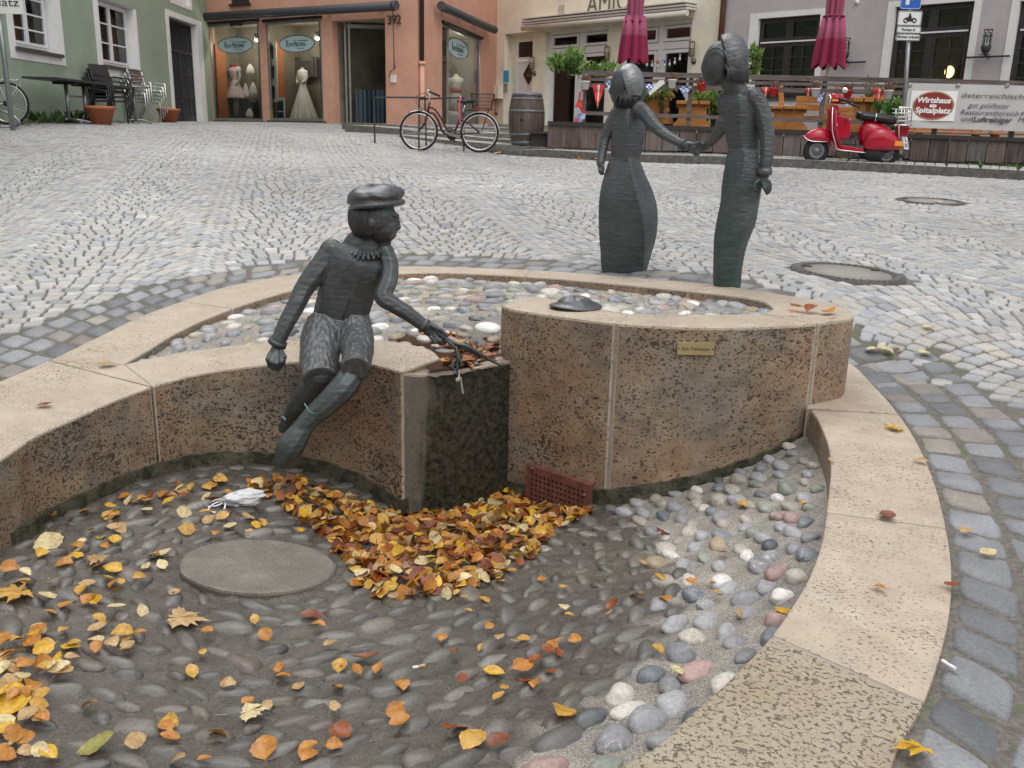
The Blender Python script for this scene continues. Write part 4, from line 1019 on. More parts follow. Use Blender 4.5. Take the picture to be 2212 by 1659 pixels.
# plinth and the crank
mb=MB(); WP.box(mb,s2[0]-.1,WP.L,.85,s2[2]-.10,0,.05); mb.build('plinth',flat((.36,.31,.26),.9,var=.3),pb,world=True)
mb=MB(); WS.box(mb,.0,WS.L*.98,.85,1.32,0,.05); mb.build('plinth',flat((.40,.33,.27),.9,var=.3),pb,world=True)
a=WP.uz(861,20); b=WP.uz(862,150); c=WP.uz(854,155); e=WP.uz(851,166)
mb=MB(); mb.tube([WP.P(a[0],a[1],.22),WP.P(b[0],b[1],.18),WP.P(c[0],c[1],.18),WP.P(e[0],e[1],.18)],.012,6); mb.tube([WP.P(b[0],b[1]+.16,.18),WP.P(b[0],b[1],.18)],.02,6); mb.build('awning_crank',M_iron,pb,world=True)
mb=MB(); u,z=WP.uz(851,170); WP.box(mb,u-.07,u+.07,z-.09,z+.09,.0,.05); mb.build('electric_switch',M_white,pb,world=True)
mb=MB(); u,z=WP.uz(520,8); WP.box(mb,u-.35,u+.35,z-.0,z+.5,.0,.01); WP.box(mb,u-.42,u+.42,z-.05,z,.0,.07); mb.build('small_window',M_dframe,pb,world=True)
mb=MB(); u,z=WP.uz(512,50); WP.box(mb,u-.25,u+.2,z-.08,z+.08,.0,.04); mb.build('bracket_plate',M_dframe,pb,world=True)
# ---- cream house ------------------------------------------------------------------------------------
WY=Wall(P_ye,P_gy); yb=empty('cream_house',(P_ye[0],P_ye[1],1.2),label='cream yellow house with white door, awning and glazed bar front',cat='house')
yd=WY.rect((1089,170),(1149,170),(1130,70),(1130,290)); yd=(yd[0],yd[1],.95,yd[3])
yf1=WY.rect((1175,170),(1309,170),(1240,62),(1240,285)); yf2=WY.rect((1337,170),(1487,170),(1410,47),(1410,260))
yf1=(yf1[0],yf1[1],1.0,yf1[3]); yf2=(yf2[0],yf2[1],1.0,yf2[3])
WY.wall(.6,ZT,[yd,yf1,yf2],.3).build('wall',[M_yellow,M_yellow],yb,world=True)
u0,u1,z0,z1=yd; du=WY.uz(1107,150)[0]; zt=WY.uz(1130,127)[1]; z2=WY.uz(1130,86)[1]
du=WY.uz(1100,150)[0]
mb=MB(); WY.box(mb,u0,du,z0,z1,-.36,-.301,1); WY.box(mb,du,u1,z0,zt-.02,-.36,-.32); WY.frame(mb,(du,u1,zt,z2+.06),.08,-.36,-.301); WY.box(mb,du,u1,z2+.06,z1,-.36,-.301,1)
WY.frame(mb,(du,u1,z0,zt-.02),.06,-.32,-.30,top=True,bottom=False)
dr=mb.build('front_door',[M_wframe,M_yellow],yb,world=True)
mb=MB(); WY.box(mb,du+.08,u1-.08,zt+.08,z2-.02,-.35,-.33); mb.build('pane',flat((.015,.017,.02),.08),dr,world=True)
uc,zc_=WY.uz(1137,159); uc-=.22; mb=MB(); hh=.30; q=[(uc-.24,zc_),(uc,zc_-hh),(uc+.24,zc_),(uc,zc_+hh)]; mb.poly([WY.P(a,b,-.285) for a,b in q]); 
mb.tube([WY.P(a,b,-.28) for a,b in q],.018,4,1,closed=True)
k=NT('leaded_pane'); vv=k.voro(k.co(),9); k.set(k.ramp(vv,[(.1,(.02,.015,.01)),(.35,(.20,.10,.03)),(.6,(.03,.02,.02))]),.2); mb.build('diamond_pane',[k.m,M_dframe],dr,world=True)
mb=MB(); u,z=WY.uz(1138,135); WY.box(mb,u-.14,u+.14,z-.03,z+.03,-.3,-.28); mb.build('door_plate',M_dframe,dr,world=True)
def glazed(W,r,splits,transom_z,name,o=-.2):
    u0,u1,z0,z1=r; mb=MB(); W.frame(mb,r,.10,o-.08,o); W.box(mb,u0+.1,u1-.1,transom_z-.09,transom_z+.09,o-.08,o+.01)
    for u in splits: W.box(mb,u-.09,u+.09,z0+.1,transom_z-.09,o-.08,o+.005); W.box(mb,u-.09,u+.09,transom_z+.09,z1-.1,o-.08,o+.005)
    f=mb.build(name,M_wframe,yb,world=True)
    ed=[u0+.1]+list(splits)+[u1-.1]
    mb=MB()
    for a,b in zip(ed[:-1],ed[1:]):
        aa=a+(.09 if a!=ed[0] else 0); bb=b-(.09 if b!=ed[-1] else 0)
        W.frame(mb,(aa+.02,bb-.02,transom_z+.11,z1-.12),.07,o-.05,o+.03)
        W.frame(mb,(aa+.02,bb-.02,z0+.12,transom_z-.11),.09,o-.05,o+.02)
    mb.build('sash',M_wframe,f,world=True)
    mb=MB(); mb.poly([W.P(u0,z0,o-.04),W.P(u1,z0,o-.04),W.P(u1,z1,o-.04),W.P(u0,z1,o-.04)]); mb.build('pane',M_glass,f,world=True)
    mb=MB(); A=[W.P(u0,z0,o-.081),W.P(u1,z0,o-.081),W.P(u1,z1,o-.081),W.P(u0,z1,o-.081)]; B=[W.P(u0,z0,o-2.2),W.P(u1,z0,o-2.2),W.P(u1,z1,o-2.2),W.P(u0,z1,o-2.2)]
    mb.poly(B)
    for i in range(4): j=(i+1)%4; mb.poly([A[i],A[j],B[j],B[i]])
    mb.build('room',flat((.045,.05,.055),.9,var=.4,scale=1),f,world=True); return f
glazed(WY,yf1,[WY.uz(1244,150)[0]],WY.uz(1210,110)[1],'glazed_front')
glazed(WY,yf2,[WY.uz(1414,150)[0]],WY.uz(1450,96)[1],'glazed_front')
# garland of coloured bulbs hanging in the right front
BC=['#d8d8d8','#5fa040','#d8b040','#d05030','#4070c0','#c07080','#d8d8d8','#d8c8d0']
gl=empty('bulb_garland',tuple(WY.P(yf2[1]-.6,3.6,-.12)),label='string of coloured socket bulbs hanging in the right bar window',cat='string lights')
mb=MB(); pts=[WY.P(*WY.uz(x,y),-.12) for x,y in((1375,124),(1392,129),(1403,130),(1415,132),(1430,130),(1441,128),(1452,124),(1463,116))]
mb.tube(pts,.006,4); mb.build('cable',M_dark,gl,world=True)
for p,c in zip(pts,BC):
    mb=MB(); mb.tube([p,p-Vector((0,0,.07))],.022,6,1); mb.ball(p-Vector((0,0,.12)),(.036,.036,.055),8,6,0); mb.build('bulb',[flat((.8,.8,.8),.2),flat(c,.5)],gl,world=True)
# white awning cassette
a=WY.uz(1148,56); b=WY.uz(1505,22); A=WY.P(a[0],a[1],.25); B=WY.P(b[0],b[1],.25); mb=MB()
M_aw=flat((.66,.64,.58),.6,var=.08,scale=3); up=Vector((0,0,1))
mb.tube([A-up*.10+WY.n*.12,B-up*.10+WY.n*.12],.075,12)
for k,(dz,w_,h_) in enumerate(((.16,.50,.03),(.09,.44,.05),(.02,.38,.05))): mb.bar(A+up*dz-WY.n*.03,B+up*dz-WY.n*.03,w_,h_)
mb.build('awning_cassette',M_aw,yb,world=True)
u,z=WY.uz(1322,11); text_obj('wall_lettering','AMICI',flat((.16,.14,.11),.8),.80,WY.P(WY.uz(1268,9)[0],WY.uz(1300,8)[1],.012),WY.u,(0,0,1),.004,yb,align='LEFT',sx=.86)
mb=MB(); u,z=WY.uz(1214,28)
for i in range(9): WY.box(mb,u-.12,u+.12,z-.2+i*.045,z-.18+i*.045,.0,.03)
WY.frame(mb,(u-.15,u+.15,z-.23,z+.23),.03,0,.025); mb.build('vent_grille',M_aw,yb,world=True)
def cyl_lamp(px,py):
    u,z=WY.uz(px,py); p=WY.P(u,z,.13); mb=MB()
    for k in range(8):
        t=k*PI/4; mb.tube([p+Vector((.07*math.cos(t),.07*math.sin(t),0)),p+Vector((.07*math.cos(t),.07*math.sin(t),.36))],.006,4)
    for zz in(0,.18,.36): mb.tube([p+Vector((.07*math.cos(t),.07*math.sin(t),zz)) for t in np.linspace(0,2*PI,12,endpoint=False)],.008,4,closed=True)
    l=mb.build('wall_lamp',flat((.16,.12,.08),.4,metal=.7),yb,world=True)
    mb=MB(); mb.tube([p+Vector((0,0,.02)),p+Vector((0,0,.34))],.05,10); mb.build('lamp_glass',flat((.55,.48,.32),.3),l,world=True)
    mb=MB(); mb.lathe([(.001,0),(.08,.0),(.08,.02),(.03,.05),(.02,.1)],WY.P(u,z-.12,.0),12,axis=tuple(WY.n),caps=True); mb.tube([WY.P(u,z-.12,.08),p],.012,6); mb.build('lamp_bracket',flat((.14,.11,.08),.4,metal=.7),l,world=True)
cyl_lamp(1155,150); cyl_lamp(1317,130); cyl_lamp(1500,122)
mb=MB(); u0,z0=WY.uz(1088,178); u1,z1=WY.uz(1100,152); WY.box(mb,u0,u1,z0,z1,.01,.02)
k=NT('blue_poster'); k.set(k.ramp(k.voro(k.co(),5),[(.1,(.35,.65,.75)),(.25,(.02,.30,.50)),(.8,(.03,.38,.60))]),.4); mb.build('blue_poster',k.m,yb,world=True)
mb=MB(); u0,z0=WY.uz(1089,200); u1,z1=WY.uz(1096,181); WY.box(mb,u0,u1,z0,z1,.0,.04); mb.build('intercom_panel',M_steel,yb,world=True)
mb=MB(); u0,z0=WS.uz(1048,214); u1,z1=WS.uz(1056,188); mb.hexa(*[[WY.P(a,zz,o) for a,o in((0.02,.02),(.42,.02),(.42,.25),(.02,.25))] for zz in(WY.uz(1064,214)[1],WY.uz(1064,188)[1])]); mb.build('meter_box',M_yellow,yb,world=True)
# ---- grey house --------------------------------------------------------------------------------------
WGy=Wall(P_gy,P_gy3); hb=empty('lilac_grey_house',(P_gy[0],P_gy[1],1.2),label='lilac grey inn with tall dark framed windows in white surrounds',cat='house')
g1=WGy.rect((1632,120),(1764,120),(1700,36),(1700,212)); g1o=WGy.rect((1614,120),(1776,120),(1700,24),(1700,229))
g2=WGy.rect((1924,100),(2092,100),(2010,9),(2010,245)); g2o=WGy.rect((1908,100),(2107,100),(2010,-3),(2010,262))
g3=WGy.rect((2190,90),(2330,90),(2260,-2),(2240,262)); g3o=WGy.rect((2173,90),(2345,90),(2260,-14),(2240,280))
g1=(g1[0],g1[1],g1[2],g1[3]); g2=(g2[0],g2[1],g1[2],g2[3]); g3=(g3[0],g3[1],g1[2],g3[3]); g2o=(g2o[0],g2o[1],g1o[2],g2o[3]); g3o=(g3o[0],g3o[1],g1o[2],g3o[3])
WGy.wall(.4,ZT,[g1,g2,g3],.16).build('wall',[M_grey,M_white],hb,world=True)
for o,i in((g1o,g1),(g2o,g2),(g3o,g3)):
    mb=MB(); WGy.surround(mb,o,i,-.002,.015); mb.build('surround',M_white,hb,world=True)
def inn_window(r):
    u0,u1,z0,z1=r; o=-.10; fw=.07; zt=z1-(z1-z0)*.30; um=(u0+u1)/2
    mb=MB(); WGy.frame(mb,r,fw,o-.08,o); WGy.box(mb,u0+fw,u1-fw,zt-.06,zt+.06,o-.08,o+.02); WGy.box(mb,um-.05,um+.05,z0+fw,zt-.06,o-.08,o+.015); WGy.box(mb,um-.05,um+.05,zt+.06,z1-fw,o-.08,o+.015)
    f=mb.build('window',M_dframe,hb,world=True)
    mb=MB()
    for a,b in((u0+fw,um-.05),(um+.05,u1-fw)):
        WGy.frame(mb,(a,b,zt+.06,z1-fw),.045,o-.05,o+.01); WGy.frame(mb,(a,b,z0+fw,zt-.06),.05,o-.05,o+.01)
        m_=(a+b)/2; WGy.box(mb,m_-.014,m_+.014,z0+fw+.05,zt-.11,o-.04,o)
        for k in(1,2,3): zz=z0+fw+(zt-.06-z0-fw)*k/4; WGy.box(mb,a+.05,b-.05,zz-.012,zz+.012,o-.041,o+.001)
    mb.build('sash',M_dframe,f,world=True)
    mb=MB(); WGy.box(mb,u0+fw,u1-fw,zt-.012,zt+.02,o+.021,o+.04); mb.build('drip_rail',M_wframe,f,world=True)
    mb=MB(); mb.poly([WGy.P(u0,z0,o-.045),WGy.P(u1,z0,o-.045),WGy.P(u1,z1,o-.045),WGy.P(u0,z1,o-.045)]); mb.build('pane',M_glass,f,world=True)
    mb=MB(); A=[WGy.P(u0,z0,o-.081),WGy.P(u1,z0,o-.081),WGy.P(u1,z1,o-.081),WGy.P(u0,z1,o-.081)]; B=[WGy.P(u0,z0,o-1.8),WGy.P(u1,z0,o-1.8),WGy.P(u1,z1,o-1.8),WGy.P(u0,z1,o-1.8)]
    mb.poly(B,1)
    for i in range(4): j=(i+1)%4; mb.poly([A[i],A[j],B[j],B[i]],0)
    mb.build('room',[flat((.10,.085,.06),.9),flat((.20,.17,.10),.9,var=.5,scale=.8)],f,world=True)
    mb=MB(); WGy.box(mb,u0-.1,u1+.1,z0-.05,z0,-.1,.08); mb.build('sill',M_sill,f,world=True)
    # red drape
    mb=MB(); rs=[]
    for k in range(7):
        t=k/6; x=um-.35*(u1-u0)*(.0)+(-.32+.12*t)*(u1-u0)*.5; 
    return f
for r in(g1,g2,g3): inn_window(r)
u,z=WGy.uz(2008,150); lampp=WGy.P(u+.1,z,-.9); mb=MB(); mb.ball(lampp,(.10,.10,.13),12,8); k=NT('lit_lamp_shade'); k.set((.9,.6,.25),.5); k.p.inputs['Emission Color'].default_value=(1,.65,.25,1); k.p.inputs['Emission Strength'].default_value=3.5
mb.tube([lampp,lampp+Vector((0,0,1.2))],.006,4,1)
tag(mb.build('pendant_lamp',[k.m,M_dframe]),'small glowing warm pendant lamp inside the inn window','lamp')
for px,py in((1838,112),(2141,97)):
    u,z=WGy.uz(px,py); c=WGy.P(u,z,.28); mb=MB()
    for k in range(6):
        t=k*PI/3; mb.tube([c+Vector((.085*math.cos(t),.085*math.sin(t),-.04)),c+Vector((.085*math.cos(t),.085*math.sin(t),.27))],.005,4)
    for zz in(.27,.15,-.04): mb.tube([c+Vector((.09*math.cos(t),.09*math.sin(t),zz)) for t in np.linspace(0,2*PI,14,endpoint=False)],.007,4,closed=True)
    mb.lathe([(.001,-.2),(.05,-.19),(.085,-.13),(.10,-.05),(.095,-.04)],c,14,caps=True); mb.bar(c-WGy.u*.1+Vector((0,0,-.21)),c+WGy.u*.1+Vector((0,0,-.21)),.03,.02)
    mb.bar(WGy.P(u-.42,z-.24,.1),WGy.P(u+.42,z-.24,.1),.05,.035); mb.bar(c+Vector((0,0,-.22)),WGy.P(u,z-.24,0),.03,.03)
    l=mb.build('wall_lantern',M_iron,hb,world=True)
    mb=MB(); mb.tube([c+Vector((0,0,-.03)),c+Vector((0,0,.22))],.06,12); mb.build('lantern_glass',M_shopglass,l,world=True)
mb=MB(); u,z=WGy.uz(1852,5); mb.lathe([(.001,0),(.05,.0),(.05,.03),(.001,.04)],WGy.P(u,z,0),12,axis=tuple(WGy.n),caps=True); mb.build('wall_cap',M_white,hb,world=True)
# brown rain pipe between cream and grey house
mb=MB(); a=WGy.P(.12,9,.10); b=WGy.P(.12,1.2,.10); mb.tube([a,b],.075,12)
for zz in(3.0,5.0): mb.tube([(b.x,b.y,zz),(b.x,b.y,zz+.06)],.09,12)
mb.build('rain_pipe',flat((.14,.07,.045),.4,metal=.4,var=.2),hb,world=True)
# ---- unseen house row added behind the camera to block light and darken pane reflections
ob=empty('added_opposite_house',(0,-15,0),label='unseen beige house added behind the viewer to block light and darken window reflections',cat='house')
WO=Wall((22,-15),(-24,-15)); ops=[]
for i in range(13):
    for j in range(2): ops.append((2+i*3.2,3.2+i*3.2,1.2+j*3.0,2.9+j*3.0))
WO.wall(-.2,9.0,ops,.2).build('wall',[m_plaster('beige_render',(.42,.36,.28),.1),M_white],ob,world=True)
for r in ops:
    mb=MB(); WO.box(mb,*r,-.3,-.2); mb.build('window_pane',flat((.03,.035,.04),.1),ob,world=True)
# ---------------------------------------------------------------- things on display in the shop
M_fab=flat((.80,.79,.76),.8,var=.10,scale=14,bump=.3); M_pinkf=flat((.60,.50,.52),.8,var=.08,scale=10); M_olive=flat((.42,.38,.20),.6,var=.3,scale=9,bump=.5); M_skin=flat((.42,.40,.38),.5); M_darkc=flat((.03,.035,.045),.8,var=.4,scale=4)
def inW(W,px,py,back): 
    A=W.A-W.n*back; B=W.B-W.n*back; return Vector(onv(px,py,A,B))
def gown(W,px,ytop,ybot,back,prof,name,label,mat,folds=12,amp=.10,cat='dress',flatd=.8,extra=None):
    a=inW(W,px,ybot,back); t=inW(W,px,ytop,back); H_=t.z-a.z; root=empty(name,tuple(a),math.atan2(W.u.y,W.u.x),label,cat,'garments on display in the salmon shop')
    mb=MB(); rs=[]
    P=catmull([(z,r_,0) for z,r_ in prof],4)
    for z,r_,_ in P:
        am=amp*max(0,(r_-.10))/.3
        rs.append([Vector((r_*H_*math.cos(q)*(1+am*math.sin(q*folds+z*3)),r_*H_*flatd*math.sin(q)*(1+am*math.sin(q*folds+z*3)),z*H_)) for q in np.linspace(0,2*PI,72,endpoint=False)])
    mb.rings(rs); mb.build('gown',mat,root)
    if extra: extra(root,H_)
    return root
def ex_bride(root,H_):
    mb=MB(); mb.tube([(0,0,.93*H_),(0,0,1.0*H_)],.045,10); mb.build('mannequin_neck',M_skin,root)
    for s_ in(-1,1):
        mb=MB(); mb.tube(catmull([(s_*.09*H_,0,.93*H_),(s_*.12*H_,-.02,.80*H_),(s_*.07*H_,-.12,.70*H_)],4),[.05,.045,.03],8); mb.build('sleeve',M_fab,root)
gown(WP,657,145,260,.75,[(0,.30),(.05,.29),(.25,.22),(.45,.15),(.62,.085),(.68,.075),(.76,.10),(.84,.115),(.92,.10),(.97,.04)],'wedding_dress','white floor length wedding dress on a mannequin in the middle shop window',M_fab,14,.14,extra=ex_bride)
def ex_pink(root,H_):
    mb=MB()
    for s_ in(-1,1): mb.tube([(s_*.05*H_,0,.02*H_),(s_*.045*H_,0,-.28*H_),(s_*.05*H_,-.03,-.62*H_)],[.055,.05,.03],8)
    mb.build('mannequin_legs',M_skin,root)
    for s_ in(-1,1):
        mb=MB(); mb.tube(catmull([(s_*.20*H_,0,.90*H_),(s_*.26*H_,0,.66*H_),(s_*.18*H_,-.1,.42*H_)],4),[.055,.04,.03],8); mb.build('arm',M_skin,root)
    for s_ in(-1,1):
        mb=MB(); mb.ball((s_*.19*H_,0,.88*H_),(.10,.09,.11),10,8); mb.build('puff_sleeve',M_pinkf,root)
    mb=MB(); 
    for k in range(10): q=k*.63; mb.ball((.10*math.cos(q),.08*math.sin(q),1.0*H_+.02*(k%2)),(.045,.045,.035),6,4)
    mb.build('red_flower_collar',M_potr_,root)
M_potr_=flat((.45,.03,.04),.7)
gown(WP,509,143,212,.7,[(0,.36),(.08,.34),(.3,.24),(.52,.14),(.60,.13),(.75,.19),(.88,.22),(.97,.12),(1.0,.07)],'short_dress','short pale pink dress with red flower collar on a mannequin in the left shop window',M_pinkf,16,.12,extra=ex_pink)
gown(WP,474,118,222,.55,[(0,.10),(.1,.13),(.3,.12),(.45,.10),(.55,.15),(.70,.17),(.82,.15),(.92,.18),(1.0,.06)],'satin_gown','crumpled olive gold satin gown hanging at the left edge of the left shop window',M_olive,5,.5)
def small_item(W,px,ytop,ybot,back,w,label,name,mat,prof=((0,.5),(.3,.6),(.7,.42),(.9,.2),(1,.1)),fold=7):
    a=inW(W,px,ybot,back); t=inW(W,px,ytop,back); H_=t.z-a.z; mb=MB(); rs=[[Vector((a.x,a.y,a.z))+W.u*(w*r_*math.cos(q)*(1+.1*math.sin(fold*q)))+W.n*(w*.4*r_*math.sin(q))+Vector((0,0,z*H_)) for q in np.linspace(0,2*PI,40,endpoint=False)] for z,r_ in prof]
    mb.rings(rs); return tag(mb.build(name,mat),label,'clothes' if 'bag' not in name else 'bag','small goods in the salmon shop windows')
small_item(WP,548,178,210,.5,.26,'white drawstring bag hanging at the right of the left shop window','cloth_bag',M_fab)
small_item(WP,541,138,162,.7,.30,'white blouse hanging above the drawstring bag in the left window','hanging_blouse',M_fab,fold=4)
small_item(WP,532,180,212,.8,.22,'pale slip hanging left of the drawstring bag in the left window','hanging_slip',M_fab)
small_item(WP,540,234,254,.5,.26,'crumpled white cloth on the floor of the left shop window','folded_cloth',M_fab,fold=5)
small_item(WP,598,248,258,.4,.20,'crumpled grey cloth beside the poster in the middle shop window','folded_cloth',M_skin,fold=5)
mb=MB(); a=inW(WP,487,262,.8); mb.box((a.x,a.y,a.z+.30),(.6,.5,.62),rot=Matrix.Rotation(math.atan2(WP.u.y,WP.u.x),3,'Z')); tag(mb.build('display_box',flat((.15,.13,.10),.9,var=.3)),'dark brown display box in the left shop window','box')
def dark_back(W,px0,px1,yt,yb,back,label,mat=M_darkc):
    a=inW(W,px0,yb,back); b=inW(W,px1,yt,back); Wk=Wall(tuple(inW(W,px0,yb,back))[:2],tuple(inW(W,px1,yb,back))[:2]); mb=MB(); n=14
    for k in range(n):
        u0=Wk.L*k/n; u1=Wk.L*(k+.8)/n; h_=rng.uniform(.75,1.0); Wk.box(mb,u0,u1,a.z,a.z+(b.z-a.z)*h_,0,.05+.05*rng.random())
    return tag(mb.build('clothes_rail',mat),label,'clothes','small goods in the salmon shop windows')
dark_back(WP,528,560,215,258,1.0,'dark clothes behind the white bag in the left shop window')
dark_back(WP,600,690,122,168,1.12,'row of dark clothes on a rail at the back of the middle shop window',flat((.13,.12,.12),.9,var=.5,scale=3))
dark_back(WP,600,640,205,255,1.1,'dark sewing things low at the back of the middle shop window')
for i,(x,y) in enumerate(((583,112),(585,156),(586,199))):
    p=inW(WP,x,y,.13); mb=MB(); W=WP; q=Wall((p.x,p.y),tuple((p+WP.u*1)[:2])); q.box(mb,-.0,.26,p.z-.26,p.z+.26,-.01,.01); f=mb.build('figure_print',M_fab); tag(f,('upper','middle','lower')[i]+' small framed figure print on the orange board','picture','figure prints in the middle shop window')
    mb=MB(); mb.lathe([(.001,-.19),(.02,-.18),(.028,.02),(.05,.06),(.035,.10),(.03,.15),(.001,.19)],q.P(.13,p.z,.03),8); mb.build('figure',M_darkc,f)
p=inW(WP,597,238,.2); q=Wall((p.x,p.y),tuple((p+WP.u)[:2])); mb=MB(); q.box(mb,-.38,.34,p.z-.42,p.z+.34,-.01,.01); f=mb.build('shop_poster',M_fab); tag(f,'white poster with dark blue squares leaning in the middle shop window','poster')
mb=MB()
for a_ in(0,1):
    for b_ in(0,1): q.box(mb,-.26+a_*.30,.0+a_*.30,p.z-.32+b_*.30,p.z-.05+b_*.30,.011,.014)
mb.build('poster_squares',flat((.03,.07,.14),.5,var=.3),f,world=True)
# side window: bodice mannequin and cloth rolls
a=inW(WS,985,215,.6); t=inW(WS,985,165,.6); H_=t.z-a.z; root=empty('blouse_mannequin',tuple(a),0,'white blouse bust with pale red sash in the side shop window','dress','garments on display in the salmon shop')
mb=MB(); rs=[[Vector((r_*H_*math.cos(q_),r_*H_*.7*math.sin(q_),z*H_)) for q_ in np.linspace(0,2*PI,32,endpoint=False)] for z,r_ in((-.5,.30),(0,.30),(.3,.22),(.45,.20),(.7,.30),(.9,.34),(1.0,.12),(1.1,.08))]; mb.rings(rs); mb.build('blouse',M_fab,root)
mb=MB(); mb.tube([(.0,0,.28*H_),(0,0,.52*H_)],[.24*H_,.225*H_],28,flat=.72,up=(0,1,0)); mb.build('sash',flat((.45,.10,.12),.7),root)
mb=MB(); mb.tube(catmull([(-.28*H_,-.02,.9*H_),(-.5*H_,-.05,.4*H_),(-.3*H_,-.15,.1*H_)],4),[.09,.08,.05],8); mb.build('sleeve',M_fab,root)
for i,y in enumerate((268,255)):
    p=inW(WS,974,y,.45); mb=MB(); mb.tube([p-WS.u*.9,p+WS.u*.8],.20,18); tag(mb.build('cloth_roll',M_fab),('lower','upper')[i]+' thick roll of white cloth in the side shop window','cloth roll','white cloth rolls in the side shop window')
# ---------------------------------------------------------------- raised pavement, steps, terrace
TG=GH
K=np.array([(p[0],p[1]) for p in KERB])
# terrace front line (fence) in plan, left end to right end
FA=atY(1185,316,17.7); FB=atY(2330,350,15.8)
WF=Wall(FA,FB)
def m_stone(name,c,moss=.4,scale=14):
    k=NT(name); co=k.co(); f=k.noise(co,scale,5,.7); g=k.noise(co,60,4,.7); h=k.noise(co,5,4,.6)
    cc=k.mix(k.ramp(f,[(.35,0.0),(.65,1.0)]),tuple(x*.45 for x in c),c); cc=k.mix(k.ramp(h,[(.6-moss*.3,0.0),(.75,moss)]),cc,(.05,.08,.025))
    k.set(cc,.85); k.bump(k.mix(.5,f,g),.8,.02); return k.m
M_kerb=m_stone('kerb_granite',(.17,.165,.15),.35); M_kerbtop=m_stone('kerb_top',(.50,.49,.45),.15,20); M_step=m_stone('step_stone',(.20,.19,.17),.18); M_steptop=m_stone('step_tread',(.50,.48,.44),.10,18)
def kerbtop(px): pass
# pavement: a strip between the kerb edge and the terrace wall
ktop=[(K[i][0],K[i][1],KERB[i][2]+(.02 if i<2 else .03+.10*min(1,(i-1)/6.0))) for i in range(len(K))]
mb=MB()
for i in range(len(K)-1):
    a,b=np.array(ktop[i]),np.array(ktop[i+1]); d=(b-a)[:2]; d=d/np.linalg.norm(d); nr=np.array((-d[1],d[0]))*.14
    a2=(a[0]+nr[0],a[1]+nr[1],a[2]); b2=(b[0]+nr[0],b[1]+nr[1],b[2]); L=int(1)
    mb.hexa([(a[0],a[1],a[2]-.3),(b[0],b[1],b[2]-.3),(b2[0],b2[1],b2[2]-.3),(a2[0],a2[1],a2[2]-.3)],[tuple(a),tuple(b),b2,a2],0)
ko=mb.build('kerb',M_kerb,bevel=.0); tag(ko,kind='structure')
mb=MB()
for i in range(len(K)-1):
    a,b=np.array(ktop[i]),np.array(ktop[i+1]); d=(b-a)[:2]; d=d/np.linalg.norm(d); nr=np.array((-d[1],d[0]))
    mb.poly([(a[0]+nr[0]*.004,a[1]+nr[1]*.004,a[2]+.004),(b[0]+nr[0]*.004,b[1]+nr[1]*.004,b[2]+.004),(b[0]+nr[0]*.13,b[1]+nr[1]*.13,b[2]+.004),(a[0]+nr[0]*.13,a[1]+nr[1]*.13,a[2]+.004)])
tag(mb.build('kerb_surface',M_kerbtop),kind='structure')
# pavement field behind the kerb: small setts in rows
def pavefield():
    V=[];F=[];Cc=[]; n0=0
    Kt=np.array(ktop)
    rows=12
    for i in range(len(K)-1):
        a,b=Kt[i],Kt[i+1]; L=np.linalg.norm(b[:2]-a[:2]); d=(b-a)/L; nr=np.array((-d[1],d[0],0)); m=max(1,int(L/.12))
        for r in range(rows):
            for j in range(m):
                s0=(j+.04)/m*L; s1=(j+.94)/m*L; t0=.148+r*.115; t1=t0+.108; h=r*.002
                q=[a+d*s0+nr*t0,a+d*s1+nr*t0,a+d*s1+nr*t1,a+d*s0+nr*t1]; zj=rng.normal(0,.0015)
                for p in q: V.append((p[0],p[1],p[2]+h+zj))
                for p in q: V.append((p[0],p[1],p[2]+h-.03))
                b0=n0; F+= [(b0,b0+1,b0+2,b0+3),(b0,b0+4,b0+5,b0+1),(b0+1,b0+5,b0+6,b0+2),(b0+3,b0+7,b0+4,b0)]
                c=np.array((.52,.51,.48))*rng.uniform(.75,1.15); Cc+=[c]*4; n0+=8
    return np.array(V),np.array(F),np.array(Cc)
pv=pavefield(); tag(fastmesh('pavement',pv[0],pv[1],bpy.data.materials['granite_setts'],pv[2]),kind='structure')
mb=MB()
for i in range(len(K)-1):
    a,b=np.array(ktop[i]),np.array(ktop[i+1]); d=(b-a)[:2]; d=d/np.linalg.norm(d); nr=np.array((-d[1],d[0]))
    mb.poly([(a[0]+nr[0]*.14,a[1]+nr[1]*.14,a[2]-.012),(b[0]+nr[0]*.14,b[1]+nr[1]*.14,b[2]-.012),(b[0]+nr[0]*1.9,b[1]+nr[1]*1.9,b[2]-.0),(a[0]+nr[0]*1.9,a[1]+nr[1]*1.9,a[2]-.0)])
tag(mb.build('pavement_bed',bpy.data.materials['joint_sand']),kind='structure')
# dark retaining footing under the terrace boards, overgrown with weeds
mb=MB(); N=24
zt=[]; 
def fz(px,py): return WF.uz(px,py)
uL,zL=fz(1185,317); uR,zR=fz(2212,354); zslope=(zR-zL)/(uR-uL)
tuL,tzL=fz(1190,265); tuR,tzR=fz(2212,301); tsl=(tzR-tzL)/(tuR-tuL)
fbot=lambda u: zL+zslope*(u-uL); ftop=lambda u: tzL+tsl*(u-tuL)
b=[WF.P(-1.6,fbot(-1.6)-.6,.10),WF.P(WF.L,fbot(WF.L)-.6,.10),WF.P(WF.L,fbot(WF.L)-.6,-.3),WF.P(-1.6,fbot(-1.6)-.6,-.3)]
t=[WF.P(-1.6,fbot(-1.6)-.005,.10),WF.P(WF.L,fbot(WF.L)-.005,.10),WF.P(WF.L,fbot(WF.L)-.005,-.3),WF.P(-1.6,fbot(-1.6)-.005,-.3)]
mb.hexa(b,t); tag(mb.build('retaining_wall',M_step),kind='structure')
